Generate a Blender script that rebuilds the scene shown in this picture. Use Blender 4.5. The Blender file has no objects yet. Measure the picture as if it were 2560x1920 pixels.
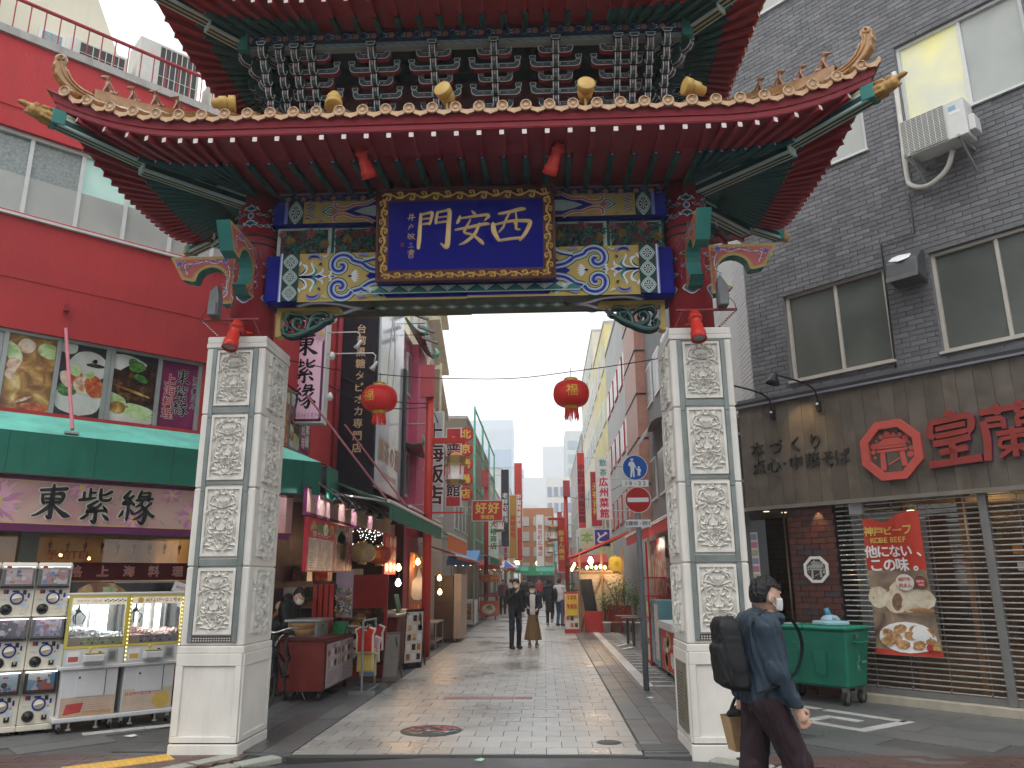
import bpy,bmesh,math,random
import numpy as np
from mathutils import Vector,Matrix
random.seed(7)
SC=bpy.context.scene
COL=SC.collection
R_=math.radians
# -- camera
F_PX=1923.0
PITCH,ROLL,YAW,CAM_H=R_(14.27),R_(-0.42),R_(2.25),1.6
fw=Vector((-math.sin(YAW)*math.cos(PITCH),math.cos(YAW)*math.cos(PITCH),math.sin(PITCH)))
rt=Vector((math.cos(YAW),math.sin(YAW),0))
up=rt.cross(fw)
rt2=rt*math.cos(ROLL)+up*math.sin(ROLL)
up2=up*math.cos(ROLL)-rt*math.sin(ROLL)
cam_d=bpy.data.cameras.new('camera')
cam=bpy.data.objects.new('camera',cam_d);COL.objects.link(cam)
cam_d.sensor_width=36.0;cam_d.sensor_fit='HORIZONTAL'
cam_d.lens=F_PX/2560*36;cam_d.clip_start=0.05;cam_d.clip_end=3000
mw=Matrix((rt2,up2,-fw)).transposed().to_4x4();mw.translation=(0,0,CAM_H)
cam.matrix_world=mw
SC.camera=cam
# -- world: overcast sky
SUN_EL,SUN_AZ=R_(58),R_(200)
w=bpy.data.worlds.new('World');SC.world=w;w.use_nodes=True
nt=w.node_tree;nt.nodes.clear()
sky=nt.nodes.new('ShaderNodeTexSky');sky.sky_type='NISHITA';sky.sun_disc=False
sky.sun_elevation=SUN_EL;sky.sun_rotation=SUN_AZ;sky.air_density=1.0;sky.dust_density=4.0;sky.ozone_density=1.0
hs=nt.nodes.new('ShaderNodeHueSaturation');hs.inputs['Saturation'].default_value=0.10
mx=nt.nodes.new('ShaderNodeMix');mx.data_type='RGBA';mx.inputs[0].default_value=0.86
mx.inputs[7].default_value=(7.6,7.9,8.15,1)
bg=nt.nodes.new('ShaderNodeBackground');bg.inputs[1].default_value=0.14
ow=nt.nodes.new('ShaderNodeOutputWorld')
nt.links.new(sky.outputs[0],hs.inputs['Color']);nt.links.new(hs.outputs[0],mx.inputs[6])
nt.links.new(mx.outputs[2],bg.inputs[0]);nt.links.new(bg.outputs[0],ow.inputs[0])
sl=bpy.data.lights.new('sun','SUN');sl.energy=0.5;sl.angle=R_(25);sl.color=(1,.97,.92)
so=bpy.data.objects.new('sun',sl);COL.objects.link(so)
so.rotation_euler=(math.pi/2-SUN_EL,0,math.pi-SUN_AZ);so.location=(0,0,30)
SC.view_settings.view_transform='Standard';SC.view_settings.look='None'
SC.view_settings.exposure=0.72;SC.view_settings.gamma=1.0
SC.render.engine='CYCLES'
SC.cycles.max_bounces=6;SC.cycles.diffuse_bounces=3;SC.cycles.use_adaptive_sampling=True;SC.cycles.adaptive_threshold=.03;SC.cycles.volume_bounces=1;SC.cycles.glossy_bounces=3
SC.cycles.transmission_bounces=4;SC.cycles.use_denoising=True
SC.cycles.sample_clamp_indirect=6.0
# -- materials
MATS={}
def mat(name,col,rough=0.6,metal=0.0,var=0.12,vscale=6.0,bump=0.0,bscale=60.0,spec=0.3,emit=None,estr=0.0,alpha=1.0,trans=0.0,stain=0.0,coat=0.0):
 """plain surface with a little colour wander, fine relief and (stain) grime streaks"""
 if name in MATS:return MATS[name]
 m=bpy.data.materials.new(name);m.use_nodes=True
 n=m.node_tree;b=n.nodes['Principled BSDF'];L=n.links
 b.inputs['Roughness'].default_value=rough;b.inputs['Metallic'].default_value=metal
 b.inputs['Specular IOR Level'].default_value=spec
 if coat:b.inputs['Coat Weight'].default_value=coat
 c=(*col,1)
 if var>0 or stain>0:
  tc=n.nodes.new('ShaderNodeTexCoord')
  nz=n.nodes.new('ShaderNodeTexNoise');nz.inputs['Scale'].default_value=vscale;nz.inputs['Detail'].default_value=6
  L.new(tc.outputs['Object'],nz.inputs['Vector'])
  cr=n.nodes.new('ShaderNodeMapRange');cr.inputs[1].default_value=.3;cr.inputs[2].default_value=.7
  cr.inputs[3].default_value=1-var;cr.inputs[4].default_value=1+var
  L.new(nz.outputs['Fac'],cr.inputs[0])
  ml=n.nodes.new('ShaderNodeMix');ml.data_type='RGBA';ml.blend_type='MULTIPLY';ml.inputs[0].default_value=1
  ml.inputs[6].default_value=c;L.new(cr.outputs[0],ml.inputs[7])
  out=ml.outputs[2]
  if stain>0:
   mp=n.nodes.new('ShaderNodeMapping');mp.inputs['Scale'].default_value=(9,9,.9)
   L.new(tc.outputs['Object'],mp.inputs[0])
   n2=n.nodes.new('ShaderNodeTexNoise');n2.inputs['Scale'].default_value=1.0;n2.inputs['Detail'].default_value=5;n2.inputs['Roughness'].default_value=.65
   L.new(mp.outputs[0],n2.inputs['Vector'])
   r2=n.nodes.new('ShaderNodeMapRange');r2.inputs[1].default_value=.5;r2.inputs[2].default_value=.75;r2.inputs[3].default_value=0;r2.inputs[4].default_value=stain
   L.new(n2.outputs['Fac'],r2.inputs[0])
   m2=n.nodes.new('ShaderNodeMix');m2.data_type='RGBA'
   m2.inputs[7].default_value=(col[0]*.4,col[1]*.38,col[2]*.35,1)
   L.new(r2.outputs[0],m2.inputs[0]);L.new(out,m2.inputs[6]);out=m2.outputs[2]
  L.new(out,b.inputs['Base Color'])
  rr=n.nodes.new('ShaderNodeMapRange');rr.inputs[1].default_value=.3;rr.inputs[2].default_value=.7
  rr.inputs[3].default_value=max(0.02,rough-.08);rr.inputs[4].default_value=min(1,rough+.08)
  L.new(nz.outputs['Fac'],rr.inputs[0]);L.new(rr.outputs[0],b.inputs['Roughness'])
  if bump>0:
   nb=n.nodes.new('ShaderNodeTexNoise');nb.inputs['Scale'].default_value=bscale;nb.inputs['Detail'].default_value=4
   L.new(tc.outputs['Object'],nb.inputs['Vector'])
   bp=n.nodes.new('ShaderNodeBump');bp.inputs['Strength'].default_value=bump;bp.inputs['Distance'].default_value=.01
   L.new(nb.outputs['Fac'],bp.inputs['Height']);L.new(bp.outputs[0],b.inputs['Normal'])
 else:
  b.inputs['Base Color'].default_value=c
 if emit is not None:
  b.inputs['Emission Color'].default_value=(*emit,1);b.inputs['Emission Strength'].default_value=estr
 if alpha<1:b.inputs['Alpha'].default_value=alpha
 if trans>0:b.inputs['Transmission Weight'].default_value=trans
 MATS[name]=m
 return m
def glass(name,tint=(.8,.85,.85),rough=.08,mixf=.35):
 """window glass: part clear, part reflecting"""
 if name in MATS:return MATS[name]
 m=bpy.data.materials.new(name);m.use_nodes=True
 n=m.node_tree;n.nodes.remove(n.nodes['Principled BSDF']);out=n.nodes['Material Output']
 t=n.nodes.new('ShaderNodeBsdfTransparent');t.inputs[0].default_value=(*tint,1)
 g=n.nodes.new('ShaderNodeBsdfGlossy');g.inputs['Roughness'].default_value=rough
 f=n.nodes.new('ShaderNodeFresnel');f.inputs[0].default_value=1.5
 ad=n.nodes.new('ShaderNodeMath');ad.operation='ADD';ad.inputs[1].default_value=mixf*.3;ad.use_clamp=True
 n.links.new(f.outputs[0],ad.inputs[0])
 mx_=n.nodes.new('ShaderNodeMixShader');n.links.new(ad.outputs[0],mx_.inputs[0])
 n.links.new(t.outputs[0],mx_.inputs[1]);n.links.new(g.outputs[0],mx_.inputs[2]);n.links.new(mx_.outputs[0],out.inputs[0])
 MATS[name]=m;return m
def vmat(name,stops,scale=3.0,rough=.5,detail=3,kind='NOISE',emit=0.0,dist=0.6,lo=.3,hi=.7,bump=0.0):
 """flat print / mottled surface: colours picked from a ramp by a noise or cell pattern"""
 if name in MATS:return MATS[name]
 m=bpy.data.materials.new(name);m.use_nodes=True
 n=m.node_tree;b=n.nodes['Principled BSDF'];L=n.links
 tc=n.nodes.new('ShaderNodeTexCoord')
 if kind=='NOISE':
  t=n.nodes.new('ShaderNodeTexNoise');t.inputs['Detail'].default_value=detail;t.inputs['Distortion'].default_value=dist;o=t.outputs['Fac']
 else:
  t=n.nodes.new('ShaderNodeTexVoronoi');t.inputs['Randomness'].default_value=1;o=t.outputs['Color']
 t.inputs['Scale'].default_value=scale;L.new(tc.outputs['Object'],t.inputs['Vector'])
 mr=n.nodes.new('ShaderNodeMapRange');mr.inputs[1].default_value=lo;mr.inputs[2].default_value=hi
 L.new(o,mr.inputs[0])
 r=n.nodes.new('ShaderNodeValToRGB');e=r.color_ramp.elements
 while len(e)<len(stops):e.new(.5)
 for i,(p,c)in enumerate(stops):e[i].position=p;e[i].color=(*c,1)
 L.new(mr.outputs[0],r.inputs[0]);L.new(r.outputs[0],b.inputs['Base Color'])
 b.inputs['Roughness'].default_value=rough
 if emit:L.new(r.outputs[0],b.inputs['Emission Color']);b.inputs['Emission Strength'].default_value=emit
 if bump:
  bp=n.nodes.new('ShaderNodeBump');bp.inputs['Strength'].default_value=bump;bp.inputs['Distance'].default_value=.02
  L.new(t.outputs['Fac']if kind=='NOISE' else t.outputs['Distance'],bp.inputs['Height']);L.new(bp.outputs[0],b.inputs['Normal'])
 MATS[name]=m;return m
# -- objects
def wm(o):
 m=o.matrix_basis.copy()
 return wm(o.parent)@m if o.parent else m
def tag(o,label=None,cat=None,group=None,kind=None):
 if label:o['label']=label
 if cat:o['category']=cat
 if group:o['group']=group
 if kind:o['kind']=kind
 return o
def thing(name,label,cat,loc=(0,0,0),rz=0.0,group=None):
 o=bpy.data.objects.new(name,None);COL.objects.link(o);o.empty_display_size=.2
 o.location=loc;o.rotation_euler=(0,0,rz)
 return tag(o,label,cat,group)
def copy_tree(o,parent=None):
 c=o.copy();COL.objects.link(c);c.parent=parent
 for ch in list(o.children):copy_tree(ch,c)
 return c
def inst(me,name,parent,M=None,mats=None):
 o=bpy.data.objects.new(name,me);COL.objects.link(o);o.parent=parent
 if M is not None:o.matrix_basis=M
 return o
class MB:
 """collects faces in world (or local) coordinates; build() links them as ONE mesh object"""
 def __init__(s):s.v=[];s.f=[];s.mi=[];s.sm=[];s.m=0;s.s=False
 def add(s,vs,fs):
  k=len(s.v);s.v.extend([tuple(p)for p in vs])
  for f in fs:s.f.append(tuple(i+k for i in f));s.mi.append(s.m);s.sm.append(s.s)
  return s
 def mat(s,i):s.m=i;return s
 def smooth(s,b=True):s.s=b;return s
 def obox(s,o,ex,ey,ez):
  o,ex,ey,ez=map(Vector,(o,ex,ey,ez))
  if ex.cross(ey).dot(ez)<0:ex,ey=ey,ex
  P=[o,o+ex,o+ex+ey,o+ey,o+ez,o+ex+ez,o+ex+ey+ez,o+ey+ez]
  return s.add(P,[(0,3,2,1),(4,5,6,7),(0,1,5,4),(1,2,6,5),(2,3,7,6),(3,0,4,7)])
 def box(s,a,b):
  a2=[min(p,q)for p,q in zip(a,b)];b2=[max(p,q)for p,q in zip(a,b)]
  return s.obox(a2,(b2[0]-a2[0],0,0),(0,b2[1]-a2[1],0),(0,0,b2[2]-a2[2]))
 def beam(s,p,q,wd,ht,upv=(0,0,1)):
  """square bar from p to q (centre line)"""
  p,q=Vector(p),Vector(q);d=q-p;u_=Vector(upv)
  x=d.cross(u_)
  if x.length<1e-6:x=d.cross(Vector((1,0,0)))
  x.normalize();y=x.cross(d).normalized()
  return s.obox(p-x*wd/2-y*ht/2,x*wd,d,y*ht)
 def tube(s,pts,r,n=8,caps=True,closed=False):
  pts=[Vector(p)for p in pts];N=len(pts)
  rs=r if isinstance(r,(list,tuple))else[r]*N
  ring=[];prev=None
  for i,p in enumerate(pts):
   a=pts[max(i-1,0)];b=pts[min(i+1,N-1)]
   if closed:a=pts[i-1];b=pts[(i+1)%N]
   d=(b-a);d=d.normalized()if d.length>1e-9 else Vector((0,0,1))
   if prev is None:
    x=d.cross(Vector((0,0,1)))
    if x.length<1e-3:x=d.cross(Vector((1,0,0)))
   else:
    x=prev-d*prev.dot(d)
    if x.length<1e-6:x=d.cross(Vector((1,0,0)))
   x.normalize();prev=x;y=d.cross(x)
   ring.append([p+(x*math.cos(2*math.pi*k/n)+y*math.sin(2*math.pi*k/n))*rs[i]for k in range(n)])
  vs=[q for rg in ring for q in rg];fs=[]
  M_=N if closed else N-1
  for i in range(M_):
   j=(i+1)%N
   for k in range(n):fs.append((i*n+k,i*n+(k+1)%n,j*n+(k+1)%n,j*n+k))
  if caps and not closed:
   fs.append(tuple(range(n-1,-1,-1)));fs.append(tuple((N-1)*n+k for k in range(n)))
  return s.add(vs,fs)
 def cyl(s,p,q,r0,r1=None,n=12):return s.tube([p,q],[r0,r0 if r1 is None else r1],n)
 def lathe(s,prof,c=(0,0,0),n=20,M=None,a0=0.0,a1=2*math.pi):
  """prof: (radius, height) list about z through c"""
  full=abs(a1-a0-2*math.pi)<1e-6;K=n if full else n+1
  vs=[]
  for r,z in prof:
   for k in range(K):
    a=a0+(a1-a0)*k/n;p=Vector((r*math.cos(a),r*math.sin(a),z))
    if M is not None:p=M@p
    vs.append(p+Vector(c))
  fs=[]
  for i in range(len(prof)-1):
   for k in range(n):
    k2=(k+1)%K
    fs.append((i*K+k,i*K+k2,(i+1)*K+k2,(i+1)*K+k))
  if full and prof[0][0]>1e-6:fs.append(tuple(range(K-1,-1,-1)))
  if full and prof[-1][0]>1e-6:fs.append(tuple((len(prof)-1)*K+k for k in range(K)))
  return s.add(vs,fs)
 def prism(s,pts,vec):
  """polygon (3-D points, may be concave) pushed along vec"""
  n=len(pts);vec=Vector(vec);pts=[Vector(p)for p in pts]
  nrm=Vector((0,0,0))
  for i in range(n):nrm+=(pts[i]-pts[0]).cross(pts[(i+1)%n]-pts[0])
  if nrm.dot(vec)>0:pts=pts[::-1]
  vs=pts+[p+vec for p in pts]
  fs=[tuple(range(n)),tuple(range(2*n-1,n-1,-1))]
  for i in range(n):j=(i+1)%n;fs.append((i,n+i,n+j,j))
  return s.add(vs,fs)
 def grid(s,rows,close=False):
  n=len(rows[0]);vs=[p for r in rows for p in r];fs=[]
  for i in range(len(rows)-1):
   for k in range(n-1):fs.append((i*n+k,i*n+k+1,(i+1)*n+k+1,(i+1)*n+k))
  return s.add(vs,fs)
 def mesh(s,name,mats,bev=0.0,M=None):
  me=bpy.data.meshes.new(name)
  vs=s.v if M is None else[tuple(M@Vector(p))for p in s.v]
  me.from_pydata(vs,[],s.f)
  if not isinstance(mats,(list,tuple)):mats=[mats]
  for m_ in mats:me.materials.append(m_)
  me.polygons.foreach_set('material_index',s.mi);me.polygons.foreach_set('use_smooth',s.sm)
  if bev>0:
   b=bmesh.new();b.from_mesh(me);bmesh.ops.remove_doubles(b,verts=b.verts,dist=1e-5)
   bmesh.ops.bevel(b,geom=[e for e in b.edges if len(e.link_faces)==2 and e.calc_face_angle(0)>.5],offset=bev,segments=1,clamp_overlap=True,affect='EDGES')
   b.to_mesh(me);b.free()
  me.update();return me
 def build(s,name,mats,parent=None,local=False,bev=0.0,kind=None,label=None,cat=None,group=None):
  M=None
  if parent is not None and not local:M=wm(parent).inverted()
  loc=None
  if parent is None and not local and s.v:
   a=np.array(s.v);loc=Vector(((a[:,0].min()+a[:,0].max())/2,(a[:,1].min()+a[:,1].max())/2,a[:,2].min()))
   M=Matrix.Translation(-loc)
  o=bpy.data.objects.new(name,s.mesh(name,mats,bev,M));COL.objects.link(o)
  if loc is not None:o.location=loc
  o.parent=parent
  return tag(o,label,cat,group,kind)
class Fr:
 """a facade frame: u along the wall, d out of it towards the street, z up"""
 def __init__(s,P,ang):
  s.P=Vector((P[0],P[1],0));a=R_(ang);s.ang=a
  s.e=Vector((math.cos(a),math.sin(a),0));s.n=Vector((math.sin(a),-math.cos(a),0))
 def __call__(s,u,d,z):return s.P+s.e*u+s.n*d+Vector((0,0,z))
 def box(s,mb,u0,u1,d0,d1,z0,z1):
  return mb.obox(s(min(u0,u1),min(d0,d1),min(z0,z1)),s.e*abs(u1-u0),s.n*abs(d1-d0),(0,0,abs(z1-z0)))
class Deco:
 """flat shapes (print, paint, inlay) laid on a plane: x,y in metres from O; each layer a hair prouder"""
 def __init__(s,O,ex,ey,mb=None,step=.0007):
  s.O,s.ex,s.ey=Vector(O),Vector(ex).normalized(),Vector(ey).normalized()
  s.n=s.ex.cross(s.ey).normalized();s.mb=mb or MB();s.k=1;s.step=step
 def P(s,x,y,h=0):return s.O+s.ex*x+s.ey*y+s.n*(s.k*s.step+h)
 def lay(s,k=None):s.k=s.k+1 if k is None else k;return s
 def poly(s,pts,m=0):
  s.mb.m=m
  a=sum(pts[i][0]*pts[(i+1)%len(pts)][1]-pts[(i+1)%len(pts)][0]*pts[i][1]for i in range(len(pts)))
  if a<0:pts=pts[::-1]
  s.mb.add([s.P(*p)for p in pts],[tuple(range(len(pts)))]);return s
 def rect(s,x0,y0,x1,y1,m=0):return s.poly([(x0,y0),(x1,y0),(x1,y1),(x0,y1)],m)
 def disc(s,x,y,r,m=0,n=16,ry=None,a0=0):
  ry=r if ry is None else ry
  return s.poly([(x+r*math.cos(a0+2*math.pi*i/n),y+ry*math.sin(a0+2*math.pi*i/n))for i in range(n)],m)
 def ribbon(s,pts,wd,m=0,raise_=0.0,mirror=None):
  """stroke of varying width; raise_ gives it a ridge"""
  n=len(pts);ws=wd if isinstance(wd,(list,tuple))else[wd]*n
  if len(ws)!=n:
   ws=[ws[0]+(ws[-1]-ws[0])*i/(n-1)if len(ws)==2 else np.interp(i/(n-1),np.linspace(0,1,len(ws)),ws)for i in range(n)]
  vs=[]
  for i,(x,y)in enumerate(pts):
   a=pts[max(i-1,0)];b=pts[min(i+1,n-1)]
   dx,dy=b[0]-a[0],b[1]-a[1];l=math.hypot(dx,dy)or 1
   nx,ny=-dy/l*ws[i]/2,dx/l*ws[i]/2
   if raise_:vs+=[s.P(x+nx,y+ny,-s.k*s.step),s.P(x,y,raise_),s.P(x-nx,y-ny,-s.k*s.step)]
   else:vs+=[s.P(x+nx,y+ny),s.P(x-nx,y-ny)]
  s.mb.m=m;K=3 if raise_ else 2;fs=[]
  for i in range(n-1):
   for k in range(K-1):fs.append((i*K+k,i*K+k+1,(i+1)*K+k+1,(i+1)*K+k))
  s.mb.add(vs,fs);return s
def arc(cx,cy,r,a0,a1,n=10,r1=None):
 r1=r if r1 is None else r1
 return[(cx+(r+(r1-r)*i/n)*math.cos(R_(a0+(a1-a0)*i/n)),cy+(r+(r1-r)*i/n)*math.sin(R_(a0+(a1-a0)*i/n)))for i in range(n+1)]
def smooth_path(pts,n=6):
 """Catmull-Rom through 2-D or 3-D points"""
 P=[np.array(p,float)for p in pts];out=[]
 for i in range(len(P)-1):
  p0=P[max(i-1,0)];p1=P[i];p2=P[i+1];p3=P[min(i+2,len(P)-1)]
  for k in range(n):
   t=k/n
   out.append(tuple(.5*(2*p1+(p2-p0)*t+(2*p0-5*p1+4*p2-p3)*t*t+(3*p1-p0-3*p2+p3)*t**3)))
 out.append(tuple(P[-1]));return out
# -- lettering
_TX={}
def glyphs(s,res=2):
 """outline of a string in the built-in font: (verts, faces, width); em = 1"""
 if(s,res)in _TX:return _TX[(s,res)]
 cu=bpy.data.curves.new('lettering','FONT');cu.body=s;cu.size=1;cu.resolution_u=res
 o=bpy.data.objects.new('lettering',cu);me=o.to_mesh()
 v=[(q.co.x,q.co.y)for q in me.vertices];f=[tuple(p.vertices)for p in me.polygons]
 o.to_mesh_clear();bpy.data.objects.remove(o);bpy.data.curves.remove(cu)
 _TX[(s,res)]=(v,f);return v,f
def write(dc,s,x,y,h,m=0,bold=0.0,vertical=False,gap=1.0,squash=1.0,outline=None,om=1,center=True,skew=0.0):
 """write s on Deco dc, h = character height; each character centred in its cell"""
 chars=list(s)
 adv=[]
 for c in chars:
  if c==' ':adv.append(.4);continue
  a=1.0 if ord(c)>0x2e80 else .62
  adv.append(a)
 tot=sum(adv)*gap if not vertical else len(chars)*gap
 pos=-tot/2 if center else 0
 for c,a in zip(chars,adv):
  st=a*gap if not vertical else gap
  if c!=' ':
   v,f=glyphs(c)
   if v:
    xs=[p[0]for p in v];ys=[p[1]for p in v]
    cx=(min(xs)+max(xs))/2
    cy=.36 if ord(c)>0x2e80 else .34
    if vertical:ox,oy=x,y-(pos+st/2)*h
    else:ox,oy=x+(pos+st/2)*h*squash,y
    def put(dx,dy,mi,hz):
     dc.mb.m=mi
     dc.mb.add([dc.P(ox+((p[0]-cx)*squash+skew*(p[1]-cy))*h+dx,oy+(p[1]-cy)*h+dy,hz)for p in v],f)
    if outline:
     for q in range(8):put(outline*h*math.cos(q*.785),outline*h*math.sin(q*.785),om,-.00002*q)
    if bold:
     for q in range(6):put(bold*h*math.cos(q*1.047),bold*h*math.sin(q*1.047),m,.0004+.00002*q)
    put(0,0,m,.0006)
  pos+=st
 return dc
# -- implicit surfaces (bodies, beasts, cloth)
def surfnet(fn,lo,hi,h):
 lo=np.array(lo,float);hi=np.array(hi,float)
 n=np.ceil((hi-lo)/h).astype(int)+1
 ax=[lo[i]+h*np.arange(n[i])for i in range(3)]
 X,Y,Z=np.meshgrid(*ax,indexing='ij')
 V=fn(X,Y,Z).astype(np.float32);S=V<0
 c=[slice(0,-1),slice(1,None)]
 cnt=np.zeros([m-1 for m in n],int)
 for a in(0,1):
  for b in(0,1):
   for d in(0,1):cnt+=S[c[a],c[b],c[d]]
 act=(cnt>0)&(cnt<8)
 idx=-np.ones(act.shape,int);idx[act]=np.arange(act.sum())
 I=np.argwhere(act);acc=np.zeros((len(I),3));num=np.zeros(len(I))
 i,j,k=I.T
 for axis in range(3):
  for a in(0,1):
   for b in(0,1):
    o0=[0,0,0];oth=[q for q in range(3)if q!=axis];o0[oth[0]]=a;o0[oth[1]]=b
    o1=list(o0);o1[axis]=1
    v0=V[i+o0[0],j+o0[1],k+o0[2]];v1=V[i+o1[0],j+o1[1],k+o1[2]]
    cr=(v0<0)!=(v1<0)
    t=np.where(cr,v0/(v0-v1+1e-12),0)
    p=np.stack([np.full(len(I),float(q))for q in o0],1);p[:,axis]+=t
    acc[cr]+=p[cr];num[cr]+=1
 vs=lo+(I+acc/num[:,None])*h
 fs=[]
 for axis in range(3):
  sl0=[slice(1,-1)]*3;sl0[axis]=slice(0,-1);sl1=[slice(1,-1)]*3;sl1[axis]=slice(1,None)
  s0=S[tuple(sl0)];s1=S[tuple(sl1)]
  E=np.argwhere(s0!=s1)
  if len(E)==0:continue
  oth=[(axis+1)%3,(axis+2)%3]
  base=E.copy()
  for q in oth:base[:,q]+=1
  fl=s0[tuple(E.T)]
  def cell(da,db):
   q=base.copy();q[:,oth[0]]-=da;q[:,oth[1]]-=db;return idx[tuple(q.T)]
  q=np.stack([cell(1,1),cell(0,1),cell(0,0),cell(1,0)],1)
  q[~fl]=q[~fl][:,::-1]
  fs.append(q)
 return vs,np.concatenate(fs)
def sd_cap(X,Y,Z,a,b,ra,rb=None):
 rb=ra if rb is None else rb
 a=np.array(a,float);b=np.array(b,float);ba=b-a;l2=float(ba@ba)+1e-12
 px,py,pz=X-a[0],Y-a[1],Z-a[2]
 t=np.clip((px*ba[0]+py*ba[1]+pz*ba[2])/l2,0,1)
 return np.sqrt((px-t*ba[0])**2+(py-t*ba[1])**2+(pz-t*ba[2])**2)-(ra+(rb-ra)*t)
def sd_ell(X,Y,Z,c,r,rot=None):
 px,py,pz=X-c[0],Y-c[1],Z-c[2]
 if rot is not None:
  q=rot
  px,py,pz=q[0][0]*px+q[1][0]*py+q[2][0]*pz,q[0][1]*px+q[1][1]*py+q[2][1]*pz,q[0][2]*px+q[1][2]*py+q[2][2]*pz
 k0=np.sqrt((px/r[0])**2+(py/r[1])**2+(pz/r[2])**2)
 k1=np.sqrt((px/r[0]**2)**2+(py/r[1]**2)**2+(pz/r[2]**2)**2)+1e-9
 return k0*(k0-1)/k1
def smin(a,b,k):
 h=np.clip(.5+.5*(b-a)/k,0,1)
 return b+(a-b)*h-k*h*(1-h)
def union(ds,k):
 d=ds[0]
 for q in ds[1:]:d=smin(d,q,k)
 return d
def blob(fn,lo,hi,h,name,mt,parent=None,local=False,mats_fn=None,**kw):
 v,f=surfnet(fn,lo,hi,h);mb=MB();mb.smooth()
 mb.v=[tuple(p)for p in v];mb.f=[tuple(int(i)for i in q)for q in f];mb.mi=[0]*len(f);mb.sm=[True]*len(f)
 if mats_fn is not None:
  c=v[f].mean(1);mb.mi=[int(q)for q in mats_fn(c)]
 return mb.build(name,mt,parent,local,**kw)
# -- the gate
M_red=mat('gate_red_paint',(.30,.018,.028),.42,var=.10,vscale=5,spec=.4,stain=.25)
M_redl=mat('gate_red_fascia',(.30,.020,.032),.40,var=.08,vscale=4,stain=.15)
M_grn=mat('gate_green_paint',(.008,.078,.064),.45,var=.15)
M_dgrn=mat('gate_dark_green',(.006,.035,.032),.5,var=.15)
M_teal=mat('gate_teal',(.035,.19,.165),.5,var=.12)
M_pale=mat('gate_pale_celadon',(.42,.55,.50),.5,var=.10)
M_white=mat('gate_white_line',(.72,.74,.74),.5,var=.08)
M_gold=mat('gate_ochre',(.46,.33,.085),.45,var=.10)
M_blue=mat('gate_ultramarine',(.008,.011,.25),.6,var=.08,spec=.15)
M_lav=mat('gate_lavender',(.20,.22,.55),.5,var=.1)
M_pink=mat('gate_pink',(.52,.12,.11),.5,var=.1)
M_rose=mat('gate_rose',(.50,.20,.20),.5,var=.12)
M_navy=mat('gate_navy',(.012,.03,.075),.5,var=.1)
M_tile=mat('glazed_tile',(.40,.205,.075),.22,var=.30,vscale=9,bump=.15,bscale=30,coat=.6,stain=.35)
M_tiled=mat('glazed_tile_face',(.50,.30,.16),.28,var=.25,vscale=14,coat=.4)
M_marb=mat('marble',(.70,.665,.61),.45,var=.09,vscale=2.5,bump=.08,bscale=25,stain=.22)
M_marbc=mat('marble_carved',(.66,.63,.575),.55,var=.12,vscale=8)
M_steel=mat('grey_steel_strip',(.22,.245,.235),.42,metal=.35,var=.12)
M_brown=mat('plaque_frame_brown',(.085,.02,.016),.4,var=.1)
M_gilt=mat('gilding',(.74,.50,.15),.38,metal=.1,var=.12)
M_pblue=mat('plaque_blue',(.006,.007,.19),.7,var=.06,spec=.1)
gate=thing('chinese_gate','tall red Chinese gate with two white carved stone pillars and two tiled roofs','gate',(-.804,8.26,0))
def part(mb,name,mats,parent=gate,**k):return mb.build(name,mats,parent,local=True,**k)
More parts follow.
